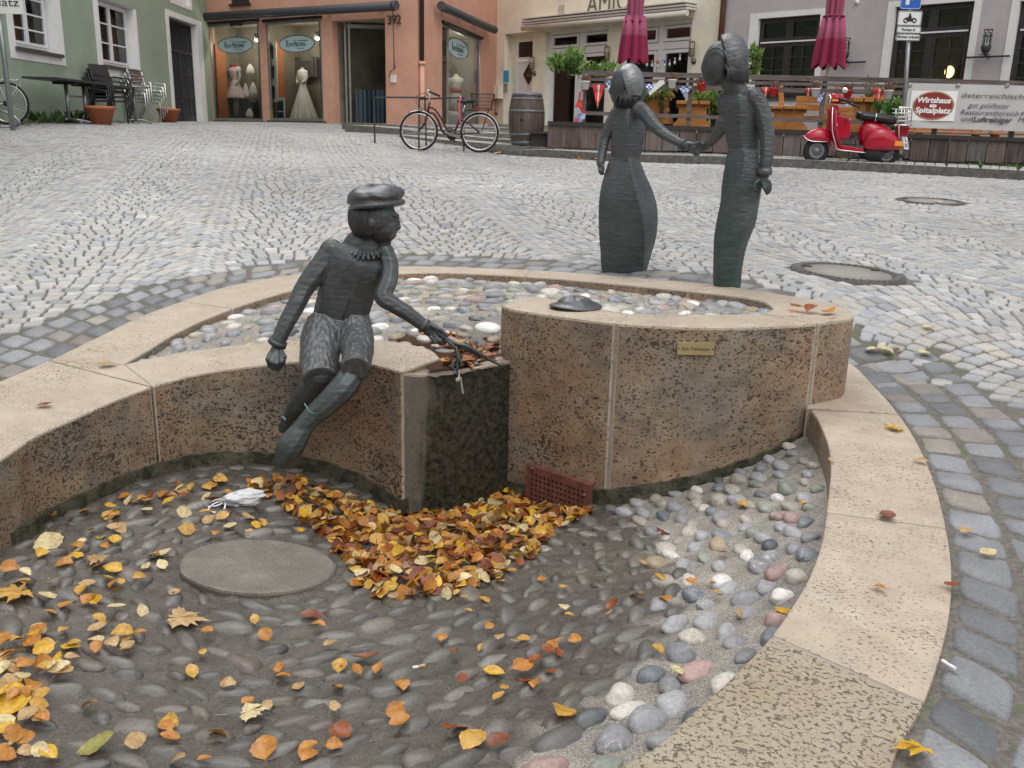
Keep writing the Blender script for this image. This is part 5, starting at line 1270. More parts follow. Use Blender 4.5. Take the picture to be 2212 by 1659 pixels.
# stone steps in front of the salmon house and the cream house door (three treads, fading into the slope)
def px_line(pts): return [rel(x,y,Y) for x,y,Y in pts]
S1=[(752,273,20.6),(820,278,20.0),(888,284,19.5),(980,295,19.2),(1080,305,19.0),(1165,312,18.9)]
S2=[(742,265,21.8),(820,269,21.2),(890,274,20.6),(980,286,20.2),(1080,292,20.0),(1165,297,19.9)]
S0=[(862,294,18.9),(930,302,18.5),(1000,309,18.2),(1060,315,18.0),(1130,322,17.9),(1220,328,17.8)]
def stepmesh(pts,riser,depth,name):
    P=[np.array(p) for p in px_line(pts)]; mb=MB(); n=len(P)
    for i in range(n-1):
        a,b=P[i],P[i+1]; d=(b-a)[:2]/np.linalg.norm((b-a)[:2]); nr=np.array((-d[1],d[0]))*depth
        ra=riser*min(1,(i+.3)/1.6); rb=riser*min(1,(i+1.3)/1.6)
        mb.hexa([(a[0],a[1],a[2]-.4),(b[0],b[1],b[2]-.4),(b[0]+nr[0],b[1]+nr[1],b[2]-.4),(a[0]+nr[0],a[1]+nr[1],a[2]-.4)],[tuple(a),tuple(b),(b[0]+nr[0],b[1]+nr[1],b[2]+.01),(a[0]+nr[0],a[1]+nr[1],a[2]+.01)],0)
        mb.poly([(a[0]-.0*nr[0],a[1],a[2]+.004),(b[0],b[1],b[2]+.004),(b[0]+nr[0],b[1]+nr[1],b[2]+.014),(a[0]+nr[0],a[1]+nr[1],a[2]+.014)],1)
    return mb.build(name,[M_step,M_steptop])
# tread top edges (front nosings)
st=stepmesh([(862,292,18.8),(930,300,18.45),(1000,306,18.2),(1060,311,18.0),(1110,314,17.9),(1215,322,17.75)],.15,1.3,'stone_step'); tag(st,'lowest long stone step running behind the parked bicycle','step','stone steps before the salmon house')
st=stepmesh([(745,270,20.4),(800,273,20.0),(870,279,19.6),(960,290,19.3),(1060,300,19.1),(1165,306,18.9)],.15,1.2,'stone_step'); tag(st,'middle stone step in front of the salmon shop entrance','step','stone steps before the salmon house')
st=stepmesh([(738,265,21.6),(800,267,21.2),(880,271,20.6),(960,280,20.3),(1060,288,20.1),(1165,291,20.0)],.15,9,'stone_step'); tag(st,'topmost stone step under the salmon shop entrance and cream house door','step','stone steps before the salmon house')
# ---- terrace boards and fence
M_plank=attrmat('weathered_board',.75,.35,16,.5,.006); 
def m_board():
    k=NT('weathered_board'); a=k.attr().outputs['Color']; co=k.co(); g=k.noise(k.map(co,(26,26,2.2)),1,5,.65,.4); f=k.noise(co,2.2,4,.6)
    c=k.mix(1.0,a,k.ramp(g,[(.3,.55),(.7,1.5)]),'MULTIPLY'); c=k.mix(k.ramp(k.noise(k.map(co,(7,7,1.2)),1,4,.6),[(.5,0.0),(.68,.5)]),c,(.16,.14,.13))
    k.set(c,.7); k.bump(g,.4,.006); return k.m
M_plank=m_board(); 
def m_rail():
    k=NT('grey_brown_rail'); co=k.co(); g=k.noise(k.map(co,(3,3,30)),1,5,.65,.4); c=k.mix(k.ramp(g,[(.3,0.0),(.7,1.0)]),(.06,.045,.04),(.19,.155,.14)); k.set(c,.75); k.bump(g,.3,.005); return k.m
M_rail=m_rail(); M_darkwood=flat((.03,.024,.022),.7,var=.3)
fe=empty('terrace_fence',FA,label='dark wooden terrace fence with vertical boards below and thin rails above',cat='fence')
u=.0; i=0; WPL=.305
while u<WF.L:
    c=np.array((.075,.052,.045))*rng.uniform(.6,1.7)+rng.uniform(0,.012); 
    if rng.random()<.25: c=np.array((.15,.135,.125))*rng.uniform(.7,1.1)
    mb=MB(); e=min(u+WPL-.012,WF.L); zz=fbot(u)+rng.normal(0,.01); o=.10+.0*rng.random()
    mb.hexa([WF.P(u,zz,.10+.002),WF.P(e,zz,.10+.002),WF.P(e,zz,.13),WF.P(u,zz,.13)][::1],[WF.P(u,ftop(u)-.03,.102),WF.P(e,ftop(e)-.03,.102),WF.P(e,ftop(e)-.03,.13),WF.P(u,ftop(u)-.03,.13)],0,tuple(c))
    mb.build('fence_board',M_plank,fe,world=True); u+=WPL; i+=1
def frail(px0,py0,px1,py1,h,name='fence_rail',mat=None,o=.05,w_=.03,clip=True):
    a=WF.uz(px0,py0); b=WF.uz(px1,py1); sl=(b[1]-a[1])/(b[0]-a[0]); 
    mb=MB(); mb.bar(WF.P(a[0],a[1],o),WF.P(b[0],b[1],o),w_,h); return mb.build(name,mat or M_rail,fe,world=True)
mb=MB(); mb.bar(WF.P(0,ftop(0)-.01,.02),WF.P(WF.L,ftop(WF.L)-.01,.02),.30,.07); mb.build('deck_edge_beam',M_darkwood,fe,world=True)
# rails of the upper fence
RT=(1252,160); 
for (l,r,h) in(((1258,158),(2330,184),.085),((1258,171),(2330,196),.05),((1258,184),(2330,210),.075),((1258,244),(2330,279),.065)):
    frail(l[0],l[1],r[0],r[1],h)
POSTS=[(1262,154,1262,262),(1498,161,1481,287),(1655,170,1640,285),(1786,175,1765,296),(2038,180,2010,298),(2203,184,2180,305)]
for x0,y0,x1,y1 in POSTS:
    b=WF.uz(x1,y1); uu=WF.uz(x0,y0)[0]; uc=(uu+b[0])/2
    mb=MB(); WF.box(mb,uc-.04,uc+.04,b[1]-.1,WF.uz(x0,y0)[1],-.03,.03); mb.build('fence_post',M_rail,fe,world=True)
# terrace deck behind the fence
mb=MB(); zd=lambda u:ftop(u)-.10
mb.poly([WF.P(0,zd(0),-.1),WF.P(WF.L,zd(WF.L),-.1),WF.P(WF.L,zd(WF.L)+.05,-6.5),WF.P(0,zd(0)+.05,-9.5)])
tag(mb.build('terrace_deck',flat((.10,.08,.07),.8,var=.3)),kind='structure')
deck=lambda u: zd(u)
# ---- furniture on the terrace
def m_wood():
    k=NT('honey_wood'); co=k.co(); g=k.noise(k.map(co,(5,5,9)),1,5,.6,.8); c=k.mix(k.ramp(g,[(.3,0.0),(.7,1.0)]),(.33,.125,.022),(.52,.225,.055)); k.set(c,.5); k.bump(g,.15,.004); return k.m
M_wood=m_wood(); M_leafd=None
def onF(px,py,back):
    """point seen through px,py on the plane parallel to the fence, 'back' metres behind it"""
    A=WF.A-WF.n*back; B=WF.B-WF.n*back; return Vector(onv(px,py,A,B))
def leafclump(name,c,r,n,ls,cols,parent=None,seed=1,flatz=1.0,up=.5,trunk=None,ln=2.2):
    r_=np.random.default_rng(seed); V=[];F=[];Cc=[]
    sub_=[r_.normal(0,.42,3)*np.array(r)*(1,1,1.1) for _ in range(9)]
    for i in range(n):
        d=r_.normal(0,1,3); d/=np.linalg.norm(d)+1e-9; q=np.array(c)+sub_[i%9]+d*np.array(r)*.55*r_.uniform(.2,1.15)
        ax=d*.9+r_.normal(0,.5,3)+np.array((0,0,up)); ax/=np.linalg.norm(ax); sd=np.cross(ax,r_.normal(0,1,3)); sd/=np.linalg.norm(sd)+1e-9; nn=np.cross(ax,sd)
        L=ls*r_.uniform(.7,1.3); w_=L/ln
        p=[q-ax*L*.5,q-ax*L*.1+sd*w_*.5+nn*w_*.1,q+ax*L*.5,q-ax*L*.1-sd*w_*.5+nn*w_*.1]
        b0=len(V); V+=p; F.append((b0,b0+1,b0+2,b0+3)); Cc.append(np.array(cols[r_.integers(len(cols))])*r_.uniform(.7,1.3))
    o=fastmesh(name,np.array(V),np.array(F),M_leafy,np.array(Cc),False,parent); return o
def m_leafy():
    k=NT('leafy'); a=k.attr().outputs['Color']; k.set(a,.45,0,.4); k.p.inputs['Subsurface Weight'].default_value=0
    t=k.t; tr=t.nodes.new('ShaderNodeBsdfTranslucent'); k.l(a,tr.inputs[0]); mx=t.nodes.new('ShaderNodeMixShader'); mx.inputs[0].default_value=.3
    o=t.nodes['Material Output']; k.l(k.p.outputs[0],mx.inputs[1]); k.l(tr.outputs[0],mx.inputs[2]); k.l(mx.outputs[0],o.inputs[0]); return k.m
M_leafy=m_leafy()
GRN=[(.10,.20,.04),(.16,.28,.06),(.07,.15,.03),(.22,.34,.09)]
DGR=[(.05,.11,.03),(.08,.16,.04),(.04,.08,.02)]
def planter_bench(px0,px1,pt,pb,back,label,grp,plant=0,seed=0):
    """honey wood bench end: shaped side board under three round-nosed seat slats"""
    a=onF(px0,pb,back); b=onF(px1,pb,back); t_=onF(px0,pt,back); W_=(b-a).length; Hh=t_.z-a.z
    root=empty('beer_garden_bench',a.lerp(b,.5),math.atan2((b-a).y,(b-a).x),label,'bench',grp)
    prof=[(-.50,0),(.50,0),(.47,.18),(.36,.34),(.40,.42),(.36,.55),(.36,.83),(-.36,.83),(-.36,.55),(-.40,.42),(-.36,.34),(-.47,.18)]
    mb=MB(); n=len(prof); f=[(x*W_,-.02,z*Hh) for x,z in prof]; bk=[(x*W_,.03,z*Hh) for x,z in prof]
    mb.poly(f); mb.poly(bk[::-1])
    for i in range(n): j=(i+1)%n; mb.poly([f[i],bk[i],bk[j],f[j]])
    mb.build('side_board',M_wood,root)
    for k in range(3):
        x=(-.30+.30*k)*W_; mb=MB(); mb.box((x,.45,Hh*.93),(W_*.27,1.1,Hh*.13)); mb.build('seat_slat',M_wood,root,bevel=.012)
    mb=MB(); mb.box((0,.03,Hh*.80),(W_*.86,.06,Hh*.13)); mb.build('apron',M_wood,root,bevel=.008)
    return root
G='honey wood bench ends along the terrace fence'
planter_bench(1356,1455,198,267,1.2,'honey wood bench end below the first red pennants, behind the girl statue',G)
planter_bench(1452,1535,218,278,1.0,'honey wood bench end between the two bronze figures',G)
planter_bench(1838,1930,222,287,1.0,'honey wood bench end just left of the red scooter handlebar, behind the board fence',G) if False else planter_bench(1655,1745,229,284,1.0,'honey wood bench end right of the man statue behind the rails',G)
planter_bench(1828,1906,210,292,1.0,'honey wood bench end behind the red scooter seat',G)
def slatbench(px0,px1,pt,pb,back,label,grp='honey wood benches on the terrace'):
    a=onF(px0,pb,back); b=onF(px1,pb,back); t_=onF(px0,pt,back); L=(b-a).length; Hh=t_.z-a.z
    root=empty('terrace_bench',a.lerp(b,.5),math.atan2((b-a).y,(b-a).x),label,'bench',grp)
    for k,(z0,z1) in enumerate(((.62,.79),(.81,1.0))):
        mb=MB(); mb.box((0,0,Hh*(z0+z1)/2),(L,.035,Hh*(z1-z0))); mb.build('back_slat',M_wood,root,bevel=.008)
    mb=MB(); mb.box((0,-.22,Hh*.45),(L,.36,.04)); mb.build('seat',M_wood,root,bevel=.008)
    for s_ in(-1,1):
        mb=MB(); mb.bar((s_*L*.38,-.34,0),(s_*L*.38,-.30,Hh*.42),.06,.08); mb.bar((s_*L*.38,-.02,0),(s_*L*.38,.03,Hh*.98),.06,.08); mb.build('leg',M_wood,root)
    return root
slatbench(1530,1600,218,272,2.2,'honey wood slatted bench glimpsed left of the man statue')
slatbench(1712,1800,208,290,2.2,'honey wood slatted bench left of the second parasol pole')
slatbench(1800,1862,232,292,2.4,'honey wood slatted bench seen through the scooter handlebar')
slatbench(1960,2120,270,302,1.6,'honey wood slatted bench under the left half of the banner')
slatbench(2125,2260,270,306,1.6,'honey wood slatted bench under the right half of the banner')
def leanpost(x0,y0,x1,y1,back,w_=.11): 
    mb=MB(); mb.bar(onF(x0,y0,back),onF(x1,y1,back),w_,.09); return mb
G2='tilted honey wood frame posts on the terrace'
for (a,lab) in(((1338,182,1350,266,1.3),'upright wooden trellis post left of the girl statue'),((1498,180,1500,240,1.5),'upright wooden trellis post beside the girl statue head'),((1576,176,1562,270,1.6),'slanting wooden swing seat post left of the man statue'),((1686,182,1690,270,1.5),'upright wooden swing post below the red pot'),((1812,186,1770,292,1.5),'slanting wooden swing post left of the scooter'),((1902,190,1890,260,1.5),'slanting wooden swing post right of the scooter handlebar')):
    if a[0] in(1498,): a=(1497,185,1495,250,1.5)
    x0,y0,x1,y1,b_=a; tag(leanpost(x0,y0,x1,y1,b_).build('wooden_post',M_wood),lab,'post',G2)
mb=MB(); a=onF(1878,215,1.3); b=onF(1905,192,1.3); mb.bar(a,b,.25,.25); tag(mb.build('wooden_slat_panel',M_wood),'slanting honey wood slat beside the white pot left of the sign pole','panel')
# blue door leaf / crate colour behind the fence
mb=MB(); a=onF(1512,181,3.6); b=onF(1608,236,3.6)
WF2=Wall((a.x,a.y),tuple(onF(1608,181,3.6))[:2]); WF2.box(mb,0,WF2.L,b.z,a.z,-.02,.02)
tag(mb.build('blue_beer_table',flat((.02,.05,.30),.5,var=.25,scale=2)),'blue folding table top propped behind the fence rails','table')
# greenery
def plant(px,py,back,rx,rz,n,ls,cols,label,seed,ln=2.4,up=.5,pot=True):
    c=onF(px,py,back); root=empty('potted_shrub',(c.x,c.y,c.z-rz*1.3),0,label,'shrub','leafy shrubs on the terrace')
    leafclump('foliage',(c.x,c.y,c.z),(rx,rx*.8,rz),n,ls,cols,root,seed,up=up,ln=ln)
    mb=MB()
    for k in range(6):
        t=k*1.05; mb.tube([(c.x+.03*math.cos(t),c.y+.03*math.sin(t),c.z-rz*1.4),(c.x+rx*.4*math.cos(t),c.y+rx*.4*math.sin(t),c.z+rz*.3)],.008,4)
    mb.build('stems',flat((.10,.09,.04),.8),root,world=True)
plant(1232,130,.5,.36,.24,480,.15,GRN,'bright green laurel bush at the left end of the terrace fence',11,up=.9)
plant(1288,150,.6,.4,.15,260,.13,GRN,'small laurel spray behind the first fence rails',12,up=.8)
plant(1390,200,1.0,.50,.14,420,.11,GRN,'light green shrub growing in the box behind the pennants',13)
plant(1432,205,1.1,.1,.3,80,.08,GRN,'thin climbing vine beside the bench end',14)
plant(1535,225,1.4,.40,.36,900,.12,[(.17,.26,.06),(.24,.30,.09),(.10,.18,.04)],'round green hydrangea bush behind the joined hands',15,ln=1.4)
plant(1632,128,1.2,.18,.28,170,.15,GRN,'green laurel bush rising behind the man statue shoulder',16,up=.9)
plant(1927,238,.8,.22,.26,420,.10,[(.06,.16,.03),(.11,.24,.05),(.16,.33,.07)],'dark green shrub behind the scooter luggage rack',17)
plant(1878,205,1.0,.20,.26,70,.09,DGR,'sparse young tree sprig behind the white pot',18)
# heather pots hanging on the rail
POTS=[(1265,190,'w'),(1450,186,'w'),(1521,188,'r'),(1657,191,'w'),(1662,193,'r')]
POTS=[(1265,178,10,'w'),(1450,184,9,'w'),(1517,190,9,'r'),(1664,195,9,'r'),(1764,190,9,'w') if False else (1705,205,9,'x')]
POTS=[(1265,188,'w','white hanging heather pot beside the first red pennant'),(1451,187,'w','white hanging heather pot right of the girl statue head'),(1520,193,'r','red tilted heather pot left of the man statue face'),(1665,196,'w','')]
POTS=[(1265,181,'w','white heather pot hanging beside the first red pennant'),(1452,178,'w','white heather pot hanging right of the girl statue head'),(1518,185,'r','red tilted heather pot hanging just left of the man statue'),
 (1665+10,0,'','')][:3]+[(1667+4,196,'r','red heather pot hanging right of the man statue shoulder'),(1762,197,'w','white heather pot hanging beside the second parasol pole'),(1831,201,'r','red heather pot hanging above the scooter front'),(1919,201,'w','white heather pot hanging left of the blue sign pole')]
M_potw=flat((.72,.72,.68),.4,var=.04); M_potr=flat((.55,.03,.025),.4,var=.06); M_heath=[(.22,.12,.13),(.30,.17,.12),(.16,.14,.09),(.35,.24,.2)]
for i,(px,py,c,lab) in enumerate(POTS):
    A=WF.A+WF.n*.16; B=WF.B+WF.n*.16; p=Vector(onv(px,py,A,B)); r0=.055; r1=.078
    root=empty('heather_pot',(p.x,p.y,p.z-.1),0,lab,'flower pot','heather pots hooked on the terrace rail')
    if i==2: root.rotation_euler=(0,R(-12),0)
    mb=MB(); mb.lathe([(.001,-.0),(r0,0),(r1,.13),(r1+.006,.13),(r1+.006,.148),(r1-.005,.148),(r1-.008,.12),(.001,.12)],(0,0,0),18)
    mb.build('pot',M_potw if c=='w' else M_potr,root)
    rr=np.random.default_rng(50+i); V=[];F=[];Cc=[]
    for k in range(90):
        t=rr.uniform(0,2*PI); d=rr.uniform(0,.06); h_=rr.uniform(.07,.15); x,y=d*math.cos(t),d*math.sin(t); lx,ly=x*1.5+rr.normal(0,.02),y*1.5
        s_=rr.uniform(.006,.011); b0=len(V); V+=[(x-s_,y,.12),(x+s_,y,.12),(lx+s_,ly,.12+h_),(lx-s_,ly,.12+h_)]; F.append((b0,b0+1,b0+2,b0+3)); Cc.append(np.array(M_heath[rr.integers(4)]))
        b0=len(V); V+=[(x,y-s_,.12),(x,y+s_,.12),(lx,ly+s_,.12+h_),(lx,ly-s_,.12+h_)]; F.append((b0,b0+1,b0+2,b0+3)); Cc.append(np.array(M_heath[rr.integers(4)]))
    me=fastmesh('heather',np.array(V),np.array(F),M_leafy,np.array(Cc)); me.parent=root
    mb=MB(); mb.box((.01,0,.21),(.028,.01,.12)); mb.build('price_label' if i in(0,1,4,6) else 'hook',M_potw if i!=3 else M_potr,root)
# pennants
def pennant(px,py,w_,h_,col,lab,tw=0,i=0):
    w_*=.62; h_*=.64
    A=WF.A+WF.n*.10; B=WF.B+WF.n*.10; p=Vector(onv(px,py,A,B)); root_n='pennant'
    U=WF.u; mb=MB(); n=6
    for k in range(n):
        z0=-h_*k/n; z1=-h_*(k+1)/n; a0=w_/2*(1-k/n); a1=w_/2*(1-(k+1)/n); w0=.02*math.sin(k*1.7+i); w1=.02*math.sin((k+1)*1.7+i)
        segs=[(-1,-.12),(-.12,.22),(.22,1)] if col!='blue' else [(-1,-.5),(-.5,0),(0,.5),(.5,1)]
        for q,(s0,s1) in enumerate(segs):
            c=((.62,.055,.05) if q!=1 else (.75,.72,.72)) if col!='blue' else ((.65,.67,.75) if (q+k)%2 else (.10,.16,.42))
            mb.poly([p+U*(a0*s0)+WF.n*w0+Vector((0,0,z0)),p+U*(a0*s1)+WF.n*w0+Vector((0,0,z0)),p+U*(a1*s1)+WF.n*w1+Vector((0,0,z1)),p+U*(a1*s0)+WF.n*w1+Vector((0,0,z1))],0,c)
    tag(mb.build('pennant',M_cloth),lab,'pennant','bunting pennants along the terrace rail')
M_cloth=attrmat('pennant_cloth',.85,.08,20,.1)
pennant(1278+15,183,.38,.66,'red','large red and white pennant at the left end of the fence',i=1)
pennant(1318,173,.30,.42,'blue','blue and white diamond pennant behind the first white pot',i=2)
pennant(1388-10,181,.36,.38,'red','orange red pennant above the first bench end',i=3)
pennant(1405,181,.32,.34,'blue','blue and white diamond pennant touching the girl statue head',i=4)
pennant(1655,188,.24,.34,'red','red pennant right of the man statue shoulder',i=5)
pennant(1735+12,190,.20,.26,'red','small red and white pennant left of the second parasol pole',i=6)
pennant(1900,192,.36,.36,'red','red pennant below the white pot beside the sign pole',i=7)
pennant(1772,200,.26,.36,'blue','grey blue pennant hanging under the white pot by the parasol pole',i=8)
pennant(1480,186,.4,.3,'blue','crumpled diamond pennant between the girl head and the white pot',i=9)
# twisted end of the bunting
mb=MB(); A=WF.A+WF.n*.12; B=WF.B+WF.n*.12
pts=[(1258,178),(1256,198),(1254,216),(1250,232),(1258,245),(1252,256),(1243,274)]; cs=[(.62,.06,.06),(.5,.5,.6),(.6,.08,.08),(.65,.06,.06),(.55,.58,.7),(.2,.28,.5)]; ws=[.10,.08,.09,.16,.14,.2,.02]
for k in range(len(pts)-1):
    a=Vector(onv(*pts[k],A,B)); b=Vector(onv(*pts[k+1],A,B)); s0,s1=ws[k]/2,ws[k+1]/2
    for q in(-1,1): mb.poly([a+WF.u*(s0*min(q,0)),a+WF.u*(s0*max(q,0))+WF.n*.03,b+WF.u*(s1*max(q,0))+WF.n*.03*(k%2),b+WF.u*(s1*min(q,0))],0,cs[k] if q>0 else cs[(k+1)%6])
tag(mb.build('bunting_tail',M_cloth),'twisted tail of blue, white and red bunting hanging at the fence end','bunting')
# white tag
mb=MB(); A=WF.A+WF.n*.14; B=WF.B+WF.n*.14; q=[(1390,205),(1398,208),(1442,178),(1438,171),(1428,172)]; mb.poly([Vector(onv(x,y,A,B)) for x,y in [(1401,200),(1404,206),(1451-15,180),(1434,173),(1424,174)]])
lb=mb.build('card_label',M_potw); tag(lb,'white tilted card label tied to the rail behind the girl statue','label')
# ---- banner
mb=MB(); A=WF.A+WF.n*.16; B=WF.B+WF.n*.16; WB=Wall(A,B)
u0,z1=WB.uz(1963,179); u1,z1b=WB.uz(2330,188); z0=WB.uz(1955,275)[1]; z0b=WB.uz(2330,288)[1]
nu=26; nz=8; g=[]
for j in range(nz+1):
    row=[]
    for i in range(nu+1):
        t=i/nu; s_=j/nz; u=u0+(u1-u0)*t; za=z0+(z0b-z0)*t; zb=z1+(z1b-z1)*t
        row.append(WB.P(u,za+(zb-za)*s_,.008*math.sin(t*17+s_*3)+.006*math.sin(t*31-s_*5)))
    g.append(row)
mb.rings(g,closed=False,caps=False)
k=NT('banner_vinyl'); k.set(k.mix(k.noise(k.co(),1.5,3,.5),(.46,.45,.45),(.56,.55,.55)),.45); ban=mb.build('banner',k.m)
tag(ban,'pale grey inn banner with dark red oval logo tied to the fence','banner')
def bt(txt,px,py,size,mat=None,shear=.25,align='LEFT',sx=.95,off=0,par=None,o=.022,w=None):
    if w: w=w/1950*16.6
    u,z=WB.uz(px,py); sl=(z1b-z1)/(u1-u0); up=Vector((0,0,1)); uu=(WB.u+up*sl).normalized(); return text_obj('banner_lettering',txt,mat or M_btxt,size,WB.P(u,z,o),uu,up,.001,ban,shear=shear,align=align,sx=sx,off=off,fit=w)
M_btxt=flat((.07,.07,.075),.5); M_logo=flat((.22,.022,.018),.5,var=.03); M_gold=flat((.60,.36,.18),.5); M_lw=flat((.8,.79,.77),.5,var=.02)
mb=MB(); ua,za=WB.uz(1964,246+15); ub,zb=WB.uz(2070,197); WB.box(mb,WB.uz(1966,220)[0],WB.uz(2066,220)[0],WB.uz(2010,261)[1],WB.uz(2010,196)[1],.014,.016); mb.build('logo_field',M_lw,ban,world=True)
uc,zc2=WB.uz(2015.5,228.5); ru=(WB.uz(2061,228)[0]-WB.uz(1970,228)[0])/2; rz=(WB.uz(2015,197)[1]-WB.uz(2015,260)[1])/2
mb=MB(); el=lambda s_,o: [WB.P(uc+math.cos(t)*ru*s_,zc2+math.sin(t)*rz*s_,o) for t in np.linspace(0,2*PI,56,endpoint=False)]
mb.poly(el(.985,.018),0); mb.tube(el(.93,.019),.006,4,1,closed=True); mb.build('logo_oval',[M_logo,M_gold],ban,world=True)
for txt,px,py,sz,ww in(('Wirtshaus',2017,217,.125,63),('am',2015,228,.085,13),('Spitalplatz',2014,239,.125,67)): bt(txt,px,py,sz,M_lw,.1,'CENTER',1,.0045,o=.021,w=ww)
bt('österreichisch-bayerische Küche',2075,206,.115,w=262); bt('gut gelüfteter',2091,227.5,.115,w=77); bt('Restaurantbereich',2073,242.5,.115,w=107)
bt('und',2075,257,.115,shear=0,w=21); bt('Luftreiniger',2101,258,.115,off=.004,w=72); bt('auf',2203,244,.115,w=20); bt('Mit',2197,259,.115,w=20)
for px in(1966,2070,2176,):
    u,z=WB.uz(px,181); mb=MB(); mb.lathe([(.02,0),(.035,.0),(.035,.006),(.02,.006)],WB.P(u,z-.03,.015),12,axis=tuple(WB.n)); mb.build('eyelet',M_steel,ban,world=True)
for px,py in((2058,275),(2165,279)):
    u,z=WB.uz(px,py); mb=MB(); mb.tube([WB.P(u,z,.02),WB.P(u-.03,z-.15,.03),WB.P(u-.05,z-.2,.02)],.006,4); mb.build('red_cord',M_potr,ban,world=True)
# ---- parasols, closed
def parasol(px,ytie,ybot,back,label,wb,seed,pb=None):
    base=onF(px,ybot,back); z0=deck(8.0); zb=onF(px,ybot,back).z; zt_=onF(px,ytie,back).z
    root=empty('closed_parasol',(base.x,base.y,z0),0,label,'parasol','closed crimson parasols on the terrace')
    mb=MB(); mb.tube([(0,0,0),(0,0,zb-z0+2.9)],.035,10); mb.build('pole',flat((.62,.60,.58),.4,var=.1),root)
    mb=MB(); mb.lathe([(.001,0),(.30,0),(.30,.05),(.08,.08),(.05,.3),(.001,.3)],(0,0,0),20); mb.build('base',M_steel,root)
    r_=np.random.default_rng(seed); ns=16; prof=[(wb,0),(wb*.93,.22),(wb*.80,.52),(wb*.66,.82),(wb*.50,(zt_-zb)),(wb*.50,(zt_-zb)+.10),(wb*.55,(zt_-zb)+.7),(wb*.42,(zt_-zb)+1.5),(.05,(zt_-zb)+2.4)]
    rs=[]; ph=r_.uniform(0,1,ns)*.5
    for q,(rr,zz) in enumerate(prof):
        ring=[]
        for k in range(96):
            t=2*PI*k/96; fold=.5+.5*math.cos(t*8+.6*math.sin(t*2+seed)); rad=rr*(.62+.38*fold**.6)*(1+.06*math.sin(t*3+seed))
            tw=.25*(zz)*.3; zz2=zz+(-.10*fold if q==0 else (-.05*fold if q==1 else 0))
            ring.append((rad*math.cos(t+tw),rad*math.sin(t+tw),zb-z0+zz2))
        rs.append(ring)
    k=NT('crimson_canvas'); sep=k.n('ShaderNodeSeparateXYZ'); k.l(k.co(),sep.inputs[0])
    f=k.ramp(k.math('ADD',k.math('DIVIDE',sep.outputs['Z'],5.0),0.0),[((zb-z0+.42)/5,0.0),((zb-z0+.47)/5,1.0)])
    k.set(k.mix(f,(.24,.02,.065),(.31,.075,.135)),.8,0,.3); k.bump(k.noise(k.co(),9,4,.6),.3,.02)
    mb=MB(); mb.rings(rs,True,False); mb.build('canopy',k.m,root)
    mb=MB(); mb.tube([(wb*.56*math.cos(t),wb*.56*math.sin(t),zb-z0+(zt_-zb)+.05) for t in np.linspace(0,2*PI,24,endpoint=False)],.02,5,closed=True); mb.build('tie_strap',flat((.22,.02,.05),.8),root)
    return root
parasol(1366,52,128,2.0,'closed crimson parasol standing behind the girl statue',.32,1)
parasol(1790,42,138,2.0,'closed crimson parasol left of the parking sign pole',.34,4)
# ---------------------------------------------------------------- bicycles, scooter, barrel, signs and the rest
def gz(x,y): return GH.z(x,y)
def ring_pts(c,r,u,v,n=48): return [Vector(c)+Vector(u)*math.cos(2*PI*k/n)*r+Vector(v)*math.sin(2*PI*k/n)*r for k in range(n)]
M_tyre=flat((.012,.012,.012),.8); M_rim=flat((.62,.62,.60),.25,metal=.7,var=.06); M_spoke=flat((.45,.45,.45),.3,metal=.8); M_black=flat((.012,.012,.013),.5); M_chrome=flat((.72,.72,.72),.12,metal=.95,var=.03); M_mar=flat((.05,.008,.016),.25,var=.1); M_whitep=flat((.72,.72,.70),.35,var=.05)
def wheel(parent,c,r,name='wheel'):
    X=(1,0,0);Z=(0,0,1); mb=MB(); mb.tube(ring_pts(c,r-.018,X,Z,56),.019,8,closed=True); w_=mb.build(name,M_tyre,parent)
    mb=MB(); mb.tube(ring_pts(c,r-.048,X,Z,56),.014,6,closed=True); mb.build('rim',M_rim,w_)
    mb=MB()
    for k in range(28):
        t=2*PI*k/28; a=t+(.5 if k%2 else -.5); s_=.02 if k%4<2 else -.02
        mb.tube([(c[0]+.02*math.cos(a),s_,c[2]+.02*math.sin(a)),(c[0]+(r-.05)*math.cos(t),0,c[2]+(r-.05)*math.sin(t))],.0026,3,caps=False)
    mb.build('spokes',M_spoke,w_)
    mb=MB(); mb.tube([(c[0],-.05,c[2]),(c[0],.05,c[2])],.02,10); mb.build('hub',M_steel,w_)
    return w_
def fender(parent,c,r,a0,a1,mat):
    mb=MB(); n=20; rs=[]
    for k in range(n+1):
        t=a0+(a1-a0)*k/n; d=Vector((math.cos(t),0,math.sin(t))); rs.append([Vector(c)+d*(r+.018)+Vector((0,y,0))-d*abs(y)*.35 for y in(-.028,-.012,.012,.028)]+[Vector(c)+d*(r+.014)+Vector((0,y,0))-d*abs(y)*.35 for y in(.028,.012,-.012,-.028)])
    mb.rings(rs); return mb.build('mudguard',mat,parent)
